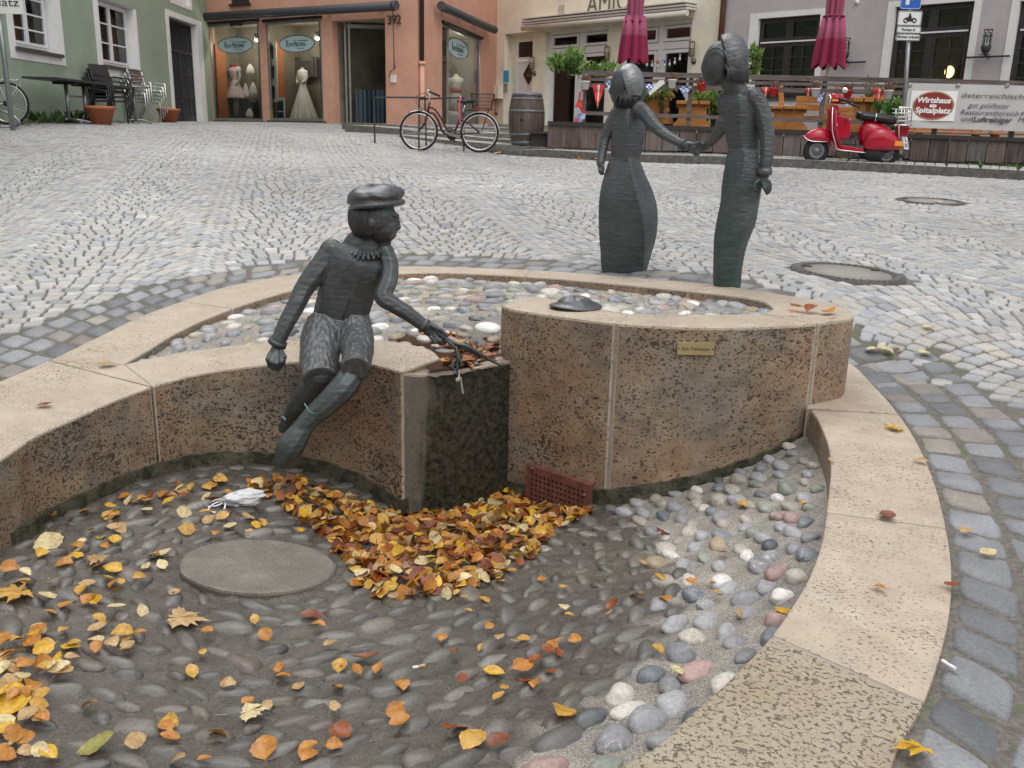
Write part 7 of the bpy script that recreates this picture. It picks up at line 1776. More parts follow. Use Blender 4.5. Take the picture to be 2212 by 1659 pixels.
# floor and engine side
mb=MB(); pts=[(1798,316),(1812,316),(1848,321),(1856,322),(1858,330),(1800,327)]; f=[sp(x,y,-.17) for x,y in pts]; g_=[sp(x,y,.17) for x,y in pts]; n_=len(pts); mb.add(f+g_,[tuple(range(n_)),tuple(range(2*n_-1,n_-1,-1))]+[(i,i+n_,(i+1)%n_+n_,(i+1)%n_) for i in range(n_)]); mb.build('floorboard',M_red,sc,bevel=.012)
mb=MB(); mb.box(sp(1832,315,-.0),(.44,.26,.02)); mb.build('floor_mat',M_black,sc)
blob('body_shell',[(sp(1852,290),.03,.02,0),(sp(1856,291),.10,.19,.0),(sp(1868,290),.15,.22,.0),(sp(1885,292),.17,.215,.0),(sp(1905,296),.17,.18,.0),(sp(1925,302),.14,.14,.0),(sp(1938,308),.09,.09,.0),(sp(1943,310),.04,.04,.0)],M_red,n=16)
blob('side_cowl',[(sp(1856,312,-.15),.02,.02,0),(sp(1859,308,-.16),.05,.11,0),(sp(1870,303,-.18),.09,.17,0),(sp(1888,300,-.19),.105,.19,0),(sp(1906,302,-.19),.10,.165,0),(sp(1922,308,-.17),.08,.11,0),(sp(1936,314,-.14),.05,.06,0),(sp(1941,316,-.12),.02,.03,0)],M_red,n=16)
mb=MB(); u_=sp(1886,311,-.305); 
text_obj('scooter_lettering','P200E',M_sigw,.035,tuple(sc.matrix_world@Vector((0,0,0))),(1,0,0),(0,0,1),.001); t_=bpy.context.scene.objects['scooter_lettering']; t_.parent=sc; t_.location=u_-Vector((0,0,0)); 
t_.data.transform(Matrix.Translation(-Vector(sc.location)))
mb=MB(); mb.box(sp(1926,309,-.245),(.14,.05,.075)); mb.build('rear_turn_signal',flat((.75,.28,.03),.25),sc,bevel=.01)
mb=MB(); mb.tube([sp(1851,253,-.0),sp(1851,253,0)+Vector((.01,0,0))],.1,8)
sec=[(sp(1848,254),.06,.05,0),(sp(1850,254),.13,.075,0),(sp(1866,256),.15,.08,0),(sp(1890,258),.15,.085,0),(sp(1915,260),.13,.085,0),(sp(1929,262),.10,.08,0),(sp(1931,262),.05,.05,0)]
blob('seat',sec,flat((.012,.013,.014),.32),n=12)
mb=MB(); mb.tube(catmull([sp(1885,249,-.12),sp(1881,256,-.16),sp(1880,266,-.15)],4),.008,5); mb.build('seat_strap',M_chrome,sc)
# engine, stand, rear rack, plate, lamp
mb=MB(); mb.ball(sp(1880,330,-.08),(.20,.12,.13),14,8); mb.box(sp(1875,336,.02),(.25,.2,.10)); mb.build('engine_cover',M_dark,sc)
mb=MB(); mb.tube([sp(1828,326,-.12),sp(1822,352,-.2)],.012,6); mb.tube([sp(1850,330,-.12),sp(1842,356,-.18)],.014,6); mb.build('kick_stand',M_dark,sc)
mb=MB(); X0,X1=1931,1957
for (x,y) in((1931,238),(1937,235),(1943,235),(1949,236),(1957,238)): mb.tube([sp(x,y,0),sp(x,268,0)],.007,5)
for y in(238,246,254,262): mb.tube([sp(1930,y,-.12),sp(1958,y,-.12)],.006,5); mb.tube([sp(1930,y,.12),sp(1958,y,.12)],.006,5)
mb.tube(catmull([sp(1929,268,-.13),sp(1930,240,-.13),sp(1934,235,-.13),sp(1954,236,-.13),sp(1958,240,-.13),sp(1957,268,-.13)],4),.011,6); mb.tube([sp(1928,271,-.13),sp(1960,270,-.13)],.012,6); mb.tube([sp(1928,271,.13),sp(1960,270,.13)],.012,6); mb.tube(catmull([sp(1932,272,-.12),sp(1932,292,-.13),sp(1936,300,-.1)],4),.011,6)
for y in(-.13,.13): pass
mb.build('luggage_rack',M_chrome,sc)
mb=MB(); mb.box(sp(1945,282,0),(.16,.22,.17)); mb.build('tail_lamp',flat((.22,.003,.012),.2),sc,bevel=.03)
q=Matrix.Rotation(R(18),3,'Y')@Matrix.Rotation(R(-52),3,'Z')
mb=MB(); mb.box((0,0,0),(.012,.24,.20)); pl=mb.build('number_plate',M_sigw,sc); pl.location=sp(1951,307,-.06); pl.rotation_euler=(0,R(-16),R(-38))
for i,(tx,zz) in enumerate((('LL',.045),('SO 3',-.04))):
    t_=text_obj('plate_lettering',tx,M_black,.085,(.008,0,zz),(0,1,0),(0,0,1),.001,None,off=.002); t_.parent=pl
# the visible face looks to the left-front: letters on that side
for o in list(pl.children): o.rotation_euler=(0,0,0)
mb=MB(); mb.tube([sp(1925,332,-.02),sp(1950,335,-.02)],.035,8); mb.build('exhaust',M_dark,sc)
# ---- manhole covers
def manhole(c,r,label):
    z=gz(c[0],c[1]); root=empty('manhole_cover',(c[0],c[1],z),0,label,'manhole cover','round manhole covers in the square')
    e=.15; gx=(gz(c[0]+e,c[1])-gz(c[0]-e,c[1]))/(2*e); gy=(gz(c[0],c[1]+e)-gz(c[0],c[1]-e))/(2*e)
    root.rotation_euler=(math.atan(gy),-math.atan(gx),0)
    mI=flat((.10,.095,.09),.55,metal=.3,var=.25,scale=30,bump=.4); mC=flat((.25,.235,.21),.6,var=.2,scale=25,bump=.3)
    mb=MB(); mb.lathe([(r*1.09,-.03),(r*1.09,.006),(r*.86,.006),(r*.86,-.02)],(0,0,0),64)
    f=mb.build('frame_ring',mI,root)
    mb=MB(); NR=132; rs=[]
    for k in range(NR): t=2*PI*k/NR; h_=.013 if k%3 else .0065; rs.append([Vector((r*q_*math.cos(t),r*q_*math.sin(t),zz_)) for q_,zz_ in((.90,.0062),(.905,h_),(1.03,h_),(1.035,.0062))])
    rs.append(rs[0]); mb.rings(rs,closed=False,caps=False,smooth=False); mb.build('ribbed_band',mI,f)
    mb=MB(); mb.lathe([(.001,.004),(r*.835,.004),(r*.835,-.02)],(0,0,0),64); cv=mb.build('cover',mC,root)
    mb=MB()
    for t in(0.5,2.6): mb.box((r*.78*math.cos(t),r*.78*math.sin(t),.006),(.05,.035,.006))
    mb.build('lifting_slots',M_dark,cv)
manhole(MH,MHR,'large round manhole cover right of the man statue')
manhole(MH2,.34,'distant round manhole cover before the scooter')
# ---- fountain fittings
def onDrum(px,py):
    """point on the drum front seen through px,py"""
    d=ray(px,py); best=None; P=np.array(DF)
    for i in range(len(P)-1):
        ax,ay=P[i][:2]; bx,by=P[i+1][:2]; nx,ny=-(by-ay),(bx-ax); den=d[0]*nx+d[1]*ny
        if abs(den)<1e-9: continue
        t=(ax*nx+ay*ny)/den; x,y=d[0]*t,d[1]*t; s_=((x-ax)*(bx-ax)+(y-ay)*(by-ay))/((bx-ax)**2+(by-ay)**2)
        if -.01<=s_<=1.01 and (best is None or t<best[0]): best=(t,Vector((x,y,CAMZ+d[2]*t)),Vector((bx-ax,by-ay,0)).normalized())
    return best[1],best[2]
a,ud=onDrum(1462,752); b,_=onDrum(1542,752)
c,ud=onDrum(1502,752.5); 
if ud.x<0: ud=-ud
nn=Vector((ud.y,-ud.x,0)); wv=(b-a).length; hv=.052
mb=MB(); q=[c+nn*.01+ud*(sx_*wv/2)+Vector((0,0,sz*hv/2)) for sx_,sz in((-1,-1),(1,-1),(1,1),(-1,1))]; q2=[x-nn*.022 for x in q]; mb.hexa([q[0],q[1],q2[1],q2[0]],[q[3],q[2],q2[2],q2[3]])
pq=mb.build('brass_plaque',flat((.50,.42,.22),.35,metal=.6,var=.08),fount,world=True,bevel=.001)
text_obj('plaque_lettering','Kein Trinkwasser',flat((.11,.09,.05),.5),.022,tuple(c+nn*.0112),ud,(0,0,1),.0004,pq,fit=wv*.76)
mb=MB()
for s_ in(-1,1): mb.lathe([(.001,.002),(.003,.001),(.003,0)],c+nn*.01+ud*s_*wv*.46,10,axis=tuple(nn))
mb.build('plaque_screw',M_dark,pq,world=True)
# rusty perforated grate
tl,ud=onDrum(1148,1011); trp,_=onDrum(1284,1030); bl,_=onDrum(1147,1085); brp,_=onDrum(1284,1104)
ud=(Vector((trp.x-tl.x,trp.y-tl.y,0))).normalized(); nn=Vector((ud.y,-ud.x,0)); wv=(trp-tl).length; z1=(tl.z+trp.z)/2; hv=.21
o_=(tl+trp)/2+nn*.035; 
def m_rust():
    k=NT('rusty_red_iron'); co=k.co(); f=k.noise(co,25,5,.7); k.set(k.mix(k.ramp(f,[(.35,0.0),(.65,1.0)]),(.10,.035,.025),(.20,.075,.055)),.6); k.bump(f,.4,.004); return k.m
mb=MB(); cols_,rows_=13,7; pw_=wv/ (cols_+2); ph_=hv/(rows_+1.5)
g0=o_-ud*wv/2
def GP(u,z,d=0): q=g0+ud*u+nn*d; return Vector((q.x,q.y,z1-z))
hr=.0072
def plate_holes():
    # build by cells: each cell is a square with an octagonal hole
    for r_ in range(rows_):
        for c_ in range(cols_):
            u0=pw_*(1+c_); v0=ph_*(1.2+r_); cu,cv=u0+pw_/2,v0+ph_/2
            sq=[(u0,v0),(u0+pw_/2,v0),(u0+pw_,v0),(u0+pw_,v0+ph_/2),(u0+pw_,v0+ph_),(u0+pw_/2,v0+ph_),(u0,v0+ph_),(u0,v0+ph_/2)]
            oc=[(cu+hr*math.cos(R(-135+45*k)),cv+hr*math.sin(R(-135+45*k))) for k in range(8)]
            for k in range(8):
                j=(k+1)%8; mb.poly([GP(*sq[k]),GP(*sq[j]),GP(*oc[j]),GP(*oc[k])])
                mb.poly([GP(*oc[k]),GP(*oc[j]),GP(*oc[j],-.006),GP(*oc[k],-.006)])
plate_holes()
mb.poly([GP(0,0),GP(wv,0),GP(wv,ph_*1.2),GP(0,ph_*1.2)]); mb.poly([GP(0,ph_*1.2),GP(pw_,ph_*1.2),GP(pw_,hv),GP(0,hv)]); mb.poly([GP(wv-pw_,ph_*1.2),GP(wv,ph_*1.2),GP(wv,hv),GP(wv-pw_,hv)]); mb.poly([GP(pw_,ph_*(1.2+rows_)),GP(wv-pw_,ph_*(1.2+rows_)),GP(wv-pw_,hv),GP(pw_,hv)])
mb.hexa([GP(0,hv,-.05),GP(wv,hv,-.05),GP(wv,hv,-.002),GP(0,hv,-.002)],[GP(0,-.0,-.05),GP(wv,-.0,-.05),GP(wv,.0,-.045),GP(0,.0,-.045)],1)
mb.poly([GP(0,0),GP(0,0,-.05),GP(wv,0,-.05),GP(wv,0)],0); mb.poly([GP(wv,0),GP(wv,0,-.05),GP(wv,hv,-.05),GP(wv,hv)],0); mb.poly([GP(0,0),GP(0,hv),GP(0,hv,-.05),GP(0,0,-.05)],0)
gr=mb.build('drain_grate',[m_rust(),M_dark],fount,world=True)
mb=MB()
for u_,v_ in((wv*.10,ph_*.5),(wv*.93,ph_*2.2)): mb.lathe([(.001,.012),(.009,.010),(.011,0)],GP(u_,v_),6,axis=tuple(nn))
mb.build('grate_bolt',flat((.12,.08,.06),.6,metal=.5),gr,world=True)
# ---------------------------------------------------------------- bronze figures
def m_bronze(name,base=(.075,.082,.085),hi=(.22,.225,.225),green=(.03,.075,.065),zlo=0,zhi=1,stri=(7,7,55),bs=.45,metal=.45,rough=.46,gmax=.7):
    k=NT(name); co=k.geo(); f=k.noise(co,7,5,.65); s_=k.noise(k.map(co,stri),1.0,4,.65,.5); g=k.noise(co,45,4,.7)
    c=k.mix(k.ramp(f,[(.35,0.0),(.7,1.0)]),base,tuple(x*1.5 for x in base))
    # greener towards the foot, with paler random streaks
    n=k.t.nodes.new('ShaderNodeNewGeometry')
    sp_=k.n('ShaderNodeSeparateXYZ'); k.l(co,sp_.inputs[0])
    mp=k.n('ShaderNodeMapRange'); mp.inputs['From Min'].default_value=zlo; mp.inputs['From Max'].default_value=zhi; mp.inputs['To Min'].default_value=1; mp.inputs['To Max'].default_value=0
    k.l(k.math('ADD',sp_.outputs['Z'],k.math('MULTIPLY',k.math('SUBTRACT',f,.5),.5)),mp.inputs['Value'])
    c=k.mix(k.math('MULTIPLY',mp.outputs[0],gmax),c,green)
    c=k.mix(k.math('MULTIPLY',k.ramp(s_,[(.52,0.0),(.72,1.0)]),.35),c,hi)
    c=k.mix(1.0,c,(.95,.95,.95),'MULTIPLY')
    k.set(c,None,metal,.5); k.set(rough=k.math('ADD',k.math('MULTIPLY',g,.25),rough-.12))
    k.bump(k.mix(.35,s_,g),bs,.008); return k.m
def PT(px,py,Y): return Vector(atY(px,py,Y))
def limb(mb,pts,dep=.85,n=20,up=(0,1,0)):
    """pts (px,py,Y,radius in photo px[,depth ratio])"""
    P=[];rr=[];
    C4=catmull([(p[0],p[1],p[2],p[3]) for p in pts],5)
    for p in C4: P.append(PT(p[0],p[1],p[2])); rr.append(p[3]*p[2]/1950)
    mb.tube(P,rr,n,flat=dep,up=up)
    for q,r_ in((P[0],rr[0]),(P[-1],rr[-1])): mb.ball(q,(r_*.98,r_*dep*.98,r_*.98),14,8)
    return mb
def sections(mb,rows,Y,dep,ncre=1,fy=None):
    """rows (py,xl,xr,[creases...]) -> faceted column with crisp creases on the viewer's side"""
    rs=[]
    for row in rows:
        py,xl,xr=row[:3]; cr=row[3:]; yy=Y if fy is None else fy(py)
        hw=(xr-xl)/2; d=hw*dep*yy/1950; L=PT(xl,py,yy); R_=PT(xr,py,yy); M_=[PT(c,py,yy)-Vector((0,d*(1-.55*((c-(xl+xr)/2)/hw)**2),0)) for c in cr]
        ring=[L]; 
        chain=[L]+M_+[R_]
        for a,b in zip(chain[:-1],chain[1:]):
            for t in(.25,.5,.75,1.0):
                p=a.lerp(b,t); bulge=math.sin(PI*t)*.05*(b-a).length; ring.append(p-Vector((0,bulge,0)))
        for k in range(1,12):
            t=PI*k/12; p=R_.lerp(L,(1-math.cos(t))/2); ring.append(p+Vector((0,d*1.05*math.sin(t),0)))
        rs.append(ring)
    # refine vertically
    A=np.array([[list(p) for p in r] for r in rs]); out=[]
    n=len(A)
    for i in range(n-1):
        a,b,c,d_=A[max(i-1,0)],A[i],A[i+1],A[min(i+2,n-1)]
        for k in range(4):
            t=k/4; out.append(.5*((2*b)+(-a+c)*t+(2*a-5*b+4*c-d_)*t*t+(-a+3*b-3*c+d_)*t**3))
    out.append(A[-1]); mb.rings([[Vector(p) for p in r] for r in out],smooth=False); return mb
def eball(mb,px,py,Y,rx,ry,rz,tilt=0,n=24,m=16):
    s_=Y/1950; mb.ball(PT(px,py,Y),(rx*s_,ry*s_,rz*s_),n,m,rot=Matrix.Rotation(R(tilt),3,'Y')); return mb
def finger(mb,pts,r,Y=None):
    P=[PT(*p) for p in pts]; rr=[r*(1-.18*i/(len(P)-1)) for i in range(len(P))]; mb.tube(P,rr,8)
    for q,x in zip(P,rr): mb.ball(q,x*1.02,8,6)
from mathutils import noise as mnoise
def carve(o,sc,amp,sharp=1.0,seed=0):
    """tool marks: push the skin in and out along stretched noise"""
    me=o.data; n=len(me.vertices); co=np.empty(n*3,np.float32); me.vertices.foreach_get('co',co); co=co.reshape(-1,3); no=np.empty(n*3,np.float32); me.vertices.foreach_get('normal',no); no=no.reshape(-1,3)
    h=np.array([mnoise.noise(Vector((x*sc[0]+seed,y*sc[1],z*sc[2]))) for x,y,z in co]); h=np.sign(h)*np.abs(h)**sharp
    co=co+no*(h*amp)[:,None]; me.vertices.foreach_set('co',co.astype(np.float32).ravel()); me.update(); return o
# ================= boy
BY=3.98
B_body=m_bronze('bronze_boy',zlo=-.6,zhi=.5,gmax=.45,stri=(30,30,90),bs=.3)
B_rub=m_bronze('rubbed_bronze',base=(.11,.115,.118),hi=(.30,.31,.31),zlo=-1,zhi=-.9,stri=(85,60,9),bs=.9,rough=.36)
B_cap=m_bronze('bronze_cap',base=(.08,.085,.09),hi=(.26,.27,.27),zlo=-1,zhi=-.9,stri=(22,22,60),bs=.8,rough=.34)
B_hair=m_bronze('bronze_hair',base=(.05,.053,.055),zlo=-1,zhi=-.9,stri=(90,90,14),bs=1.0)
seat=PT(725,785,3.93); boy=empty('boy_statue',(seat.x,3.93,.07),0,label='seated dark bronze boy in flat cap with crossed legs on the basin wall',cat='statue')
mb=MB()
limb(mb,[(722,712,BY,54),(738,672,BY,60),(752,625,BY-.01,62),(768,582,BY-.02,66),(776,556,BY-.02,62),(782,538,BY-.02,44)],.62,11)
mb.tube([PT(735,532,BY),PT(712,545,BY)],.035,10)
limb(mb,[(790,535,BY-.01,27),(798,515,BY-.01,22),(806,495,BY-.02,23)],.95)
# shoulders and arms
limb(mb,[(716,540,BY,25),(703,562,BY-.01,25),(680,592,BY-.03,24),(657,624,BY-.05,22),(640,660,BY-.08,20.5),(618,700,BY-.11,19),(601,737,BY-.13,17)],.9,7)
limb(mb,[(832,545,BY-.04,21),(842,572,BY-.06,20.5),(840,605,BY-.09,21),(828,640,BY-.13,21.5),(850,658,BY-.14,19),(885,680,BY-.14,17),(914,703,BY-.13,14.5)],.9,7)
# lower legs
limb(mb,[(692,808,BY-.20,34),(662,850,BY-.17,26),(636,885,BY-.13,19),(622,905,BY-.10,14),(612,925,BY-.09,12)],.9)
limb(mb,[(768,796,BY-.20,27),(742,835,BY-.26,31),(706,872,BY-.29,28),(672,902,BY-.31,24),(655,925,BY-.32,23),(640,946,BY-.33,29),(623,970,BY-.34,31),(611,992,BY-.345,22)],.80,9)
# head
H=BY-.03
eball(mb,810,466,H,44,45,50,-6); eball(mb,826,490,H,32,34,32,0); limb(mb,[(822,500,H,26),(838,512,H,12)],.9)
limb(mb,[(851,470,H,12),(858,482,H,7),(862,491,H-.002,4.6),(856,495,H,4.5)],.9,10)   # nose
limb(mb,[(849,501,H-.01,5),(855,502,H,3.6)],1.3,8); limb(mb,[(847,507,H-.01,5),(853,507.5,H,3.5)],1.3,8)
limb(mb,[(846,463,H-.035,5),(858,465,H-.01,5)],.9,8); eball(mb,838,508,H-.01,17,18,12)
eball(mb,800,482,H-.088,7,4,11)     # ear
# left hand on the wall: fist with fingers curled over the edge
eball(mb,596,766,BY-.14,17,15,15); limb(mb,[(601,745,BY-.13,13),(597,762,BY-.14,15)],.8)
for i,(a,b,c) in enumerate((((584,764),(578,776),(582,790)),((590,768),(587,782),(590,797)),((598,770),(597,785),(599,799)),((606,768),(608,782),(607,794)))):
    finger(mb,[(a[0],a[1],BY-.165),(b[0],b[1],BY-.185),(c[0],c[1],BY-.165)],.0115-.0006*i)
finger(mb,[(607,758,BY-.15),(615,770,BY-.17),(612,784,BY-.175)],.0115)
# right hand holding the twigs
limb(mb,[(916,704,BY-.13,12.5),(930,712,BY-.13,17),(946,722,BY-.13,15)],.6)
for i,(a,b,c) in enumerate((((942,708),(958,718),(962,732)),((944,716),(958,728),(956,739)),((938,724),(950,736),(962,741)),((930,728),(942,739),(955,743)))):
    finger(mb,[(a[0],a[1],BY-.16),(b[0],b[1],BY-.165),(c[0],c[1],BY-.15)],.0095)
finger(mb,[(934,704,BY-.15),(952,712,BY-.17),(966,724,BY-.165)],.010)
carve(remesh(mb,'body',B_body,.0042,boy,smooth=1),(22,22,60),.0012,.8)
# trousers: two wide gathered legs with open hems
def leg_tube(mb,pts,dep,n=28):
    C4=catmull(pts,5); mb.tube([PT(*p[:3]) for p in C4],[p[3]*p[2]/1950 for p in C4],n,flat=dep,up=(0,1,0))
mb=MB()
leg_tube(mb,[(704,690,BY-.0,38),(697,725,BY-.05,46),(691,765,BY-.13,44),(689,795,BY-.19,40),(691,818,BY-.245,37)],.92)
leg_tube(mb,[(762,690,BY-.0,38),(768,722,BY-.05,39),(772,755,BY-.14,36),(771,778,BY-.21,34),(768,796,BY-.27,32)],.92)
leg_tube(mb,[(734,688,BY,61),(733,704,BY,66),(732,728,BY-.01,66),(732,745,BY-.01,50)],.62)
tr_=remesh(mb,'trousers',B_rub,.0042,boy,smooth=1); carve(tr_,(70,50,7),.0055,.9,3)
mb=MB(); mb.tube([PT(787-47*t,551+137*t,BY-.012-.55*(62 if t>.15 else 58)/490) for t in np.linspace(0,1,12)],.0032,6); mb.build('front_seam',B_hair,boy,world=True)
mb=MB(); mb.tube([PT(736,684,BY),PT(735,694,BY)],[62*BY/1950,63*BY/1950],30,flat=.60,up=(0,1,0)); mb.build('waistband',B_cap,boy,world=True)
mb=MB(); s_=BY/1950
NRF=168; ra=[];rb=[];rc=[]
for k in range(NRF):
    t=2*PI*k/NRF; up_=(.5 if (k//3)%2 else -.5)
    for lst,rad,am in((ra,33,1),(rb,45,5),(rc,51,7)): lst.append(PT(793,521,BY-.015)+Vector((rad*s_*math.cos(t),-rad*.9*s_*math.sin(t),((-rad*.48)*math.sin(t)+(33-rad)*.25+up_*am)*s_)))
mb.rings([ra,rb,rc],caps=False,smooth=False); rf_=mb.build('ruff_collar',B_cap,boy,world=True); md=rf_.modifiers.new('t','SOLIDIFY'); md.thickness=.004
for (x,y,Y,r_,dx,dy) in((602,735,BY-.13,20,-9,20),(912,701,BY-.13,17,14,10)):
    mb=MB(); mb.tube([PT(x,y,Y),PT(x+dx*.5,y+dy*.5,Y)],[r_*s_,r_*s_*1.04],20,flat=.92,up=(0,1,0)); mb.build('cuff',B_body,boy,world=True)
# hair and cap
mb=MB(); rs=[]; c=PT(800,470,H)
for i in range(17):
    th=PI*(.20+.55*i/16); ring=[]
    for k in range(120):
        ph=2*PI*k/120; r_=1+.022*math.sin(ph*26+2*math.sin(i*.7)); x=47*math.sin(th)*math.cos(ph)*r_; y=50*math.sin(th)*math.sin(ph)*r_; z=52*math.cos(th)
        # hair stops at the face: pull inside the skull on the face side
        face=max(0,(math.cos(ph)*.93-math.sin(ph)*.25)); k_=1-.42*max(0,face-.15)
        ring.append(c+Vector((x*k_,y*k_,z))*s_)
    rs.append(ring)
mb.rings(rs); mb.build('hair',B_hair,boy,world=True)
mb=MB(); c=PT(811,440,H); q=Matrix.Rotation(R(-9),3,'Y')@Matrix.Rotation(R(-7),3,'X'); rs=[]
prof=[(.80,-11),(.95,-11),(1.01,-7),(.99,-2),(.93,1),(.90,2.5),(.98,6),(1.03,11),(1.01,17),(.92,24),(.76,30),(.54,35),(.28,38),(.02,39)]
for r_,z in prof:
    ring=[]
    for k in range(96):
        t=2*PI*k/96; wob=1+.03*math.sin(3*t+.6)+.02*math.sin(5*t); zz=z+2.2*math.sin(2*t+.8)+(2.2*math.sin(3*t+z*.1) if z>5 else 0)
        if z>3: wob*=.95+.06*abs(math.sin(4.5*t+z*.07))
        ring.append(c+q@(Vector((60*r_*math.cos(t)*wob,58*r_*math.sin(t)*wob,zz))*s_))
    rs.append(ring)
mb.rings(rs); cp=mb.build('cap',B_cap,boy,world=True)
mb=MB(); b_=PT(671,884,BY-.335); mb.tube([PT(658,872,BY-.37),PT(668,888,BY-.40),PT(686,897,BY-.36)],.003,6); mb.tube([PT(612,900,BY-.12),PT(617,908,BY-.14)],.006,6)
mb.build('verdigris_band',flat((.12,.24,.22),.6,var=.1),boy,world=True)
# twigs in his hand: a thing he holds
tw=PT(960,735,BY-.14); tg=empty('bronze_reeds',tuple(tw),0,label='limp bronze reed strands hanging from the boy statue hand over the spillway',cat='reeds')
mb=MB()
mb.tube(catmull([PT(940,722,BY-.15),PT(965,733,BY-.15),PT(1000,752,BY-.16),PT(1040,768,BY-.12),PT(1068,782,BY-.10),PT(1084,789,BY-.10)],6),[.010]*8+[.008]*12+[.007]*6,8)
mb.tube(catmull([PT(958,726,BY-.16),PT(985,742,BY-.17),PT(1010,748,BY-.17),PT(1050,772,BY-.14)],6),.0085,8)
mb.build('long_strand',B_body,tg,world=True)
mb=MB(); mb.tube(catmull([PT(962,732,BY-.16),PT(980,748,BY-.17),PT(990,768,BY-.18),PT(988,790,BY-.19),PT(990,812,BY-.19)],6),[.010]*6+[.009]*8+[.007]*11,8)
mb.tube(catmull([PT(985,748,BY-.18),PT(992,775,BY-.20),PT(1001,790,BY-.2)],5),.006,6); mb.tube(catmull([PT(986,775,BY-.18),PT(976,790,BY-.2),PT(984,800,BY-.2)],5),.006,6)
mb.build('hanging_strand',B_body,tg,world=True)
mb=MB(); mb.tube(catmull([PT(992,800,BY-.2),PT(991,818,BY-.21),PT(986,822,BY-.21)],4),[.004]*4+[.010]*5,8); mb.tube(catmull([PT(994,815,BY-.2),PT(997,832,BY-.2),PT(1000,851,BY-.2)],5),.005,6); mb.build('pale_strand_tip',flat((.38,.37,.32),.5,metal=.3),tg,world=True)
# bronze hat lying on the drum
hc=onz(1243,662,.345); ht=empty('bronze_hat',hc,0,label='small ribbed bronze hat lying on the drum rim',cat='hat')
mb=MB(); rs=[]
for r_,z in((.02,0),(.118,0),(.122,.004),(.115,.009),(.085,.014),(.078,.024),(.06,.038),(.035,.046),(.002,.048)):
    rs.append([Vector((r_*math.cos(t)*(1.0 if z<.012 else 1+.05*math.sin(3*t)),r_*math.sin(t)*.9,z+(.004*math.sin(2*t) if z<.012 else .0015*math.sin(9*t)*(z<.055)))) for t in np.linspace(0,2*PI,72,endpoint=False)])
mb.rings(rs); mb.build('hat',B_cap,ht)
# ================= girl
GY=onz(1345,594,.225)[1]+.16
G_b=m_bronze('bronze_girl',base=(.078,.084,.087),zlo=-.1,zhi=1.0,gmax=.5,stri=(9,9,75),bs=.35); G_s=m_bronze('bronze_scarf',base=(.17,.18,.185),hi=(.42,.43,.43),zlo=-1,zhi=-.9,stri=(30,30,30),bs=.7,rough=.35)
G_f=m_bronze('bronze_face',base=(.06,.066,.068),zlo=-1,zhi=-.9,stri=(10,10,20),bs=.15)
gz0=.18; girl=empty('girl_statue',(PT(1345,590,GY).x,GY,gz0),0,label='standing bronze girl in headscarf and long skirt, left of the two joined figures',cat='statue')
mb=MB()
sections(mb,[(221,1340,1376,1358),(232,1331,1384,1354),(255,1326,1392,1352),(286,1322,1394,1352),(318,1320,1389,1352),(346,1320,1382,1352)],GY,.80)
sections(mb,[(342,1317,1381,1358),(378,1305,1395,1362),(417,1296,1412,1370),(458,1293,1421,1380),(505,1294,1419,1387),(545,1297,1409,1387),(578,1299,1399,1385),(605,1306,1394,1383)],GY,.80)
limb(mb,[(1354,235,GY,20),(1354,210,GY,16)],.9)
# arms
limb(mb,[(1331,244,GY+.02,13),(1318,268,GY+.03,12),(1307,300,GY+.04,11),(1301,330,GY+.02,10),(1297,352,GY,9)],.9,7)
AY=lambda t: GY-.05-.42*t
limb(mb,[(1380,236,AY(0),18),(1395,248,AY(.15),15.5),(1415,273,AY(.4),13.5),(1440,293,AY(.62),11.5),(1462,305,AY(.8),10),(1478,312,AY(.9),8.5)],.85,7)
# left hand hanging, right hand clasping
eball(mb,1298,360,GY,6.5,5,9,8)
for i,dx in enumerate((-3.4,-1,1.4,3.6)): finger(mb,[(1298+dx,364,GY-.01),(1298.5+dx,371,GY-.015),(1299.5+dx,377-abs(dx)*.6,GY-.005)],.0085)
finger(mb,[(1302,358,GY-.02),(1305,364,GY-.025),(1304,369,GY-.025)],.008)
hY=AY(1.0)
limb(mb,[(1480,313,AY(.92),8.5),(1491,317,hY,10.5),(1500,321,hY,9)],.55,14)
for i,(x0,y0,x1,y1,x2,y2) in enumerate(((1497,314,1507,316,1514,320),(1498,319,1508,322,1515,325),(1496,324,1506,328,1513,329),(1493,327,1501,332,1508,334))): finger(mb,[(x0,y0,hY-.03),(x1,y1,hY-.035),(x2,y2,hY-.02)],.0105)
finger(mb,[(1490,311,hY-.02),(1500,311,hY-.03),(1510,314,hY-.03)],.011)
carve(remesh(mb,'body',G_b,.0050,girl,smooth=0),(20,20,150),.0016,.8)
mb=MB(); eball(mb,1345,188,GY,26,30,41,5,32,24); eball(mb,1374,190,GY+.02,19,26,36,-4,28,20); eball(mb,1340,204,GY-.03,5,4,8); 
limb(mb,[(1322,190,GY-.02,5),(1319,198,GY-.02,4.5)],.9,8); eball(mb,1386,198,GY-.0,7,12,14)
remesh(mb,'head',G_f,.0055,girl,smooth=1)
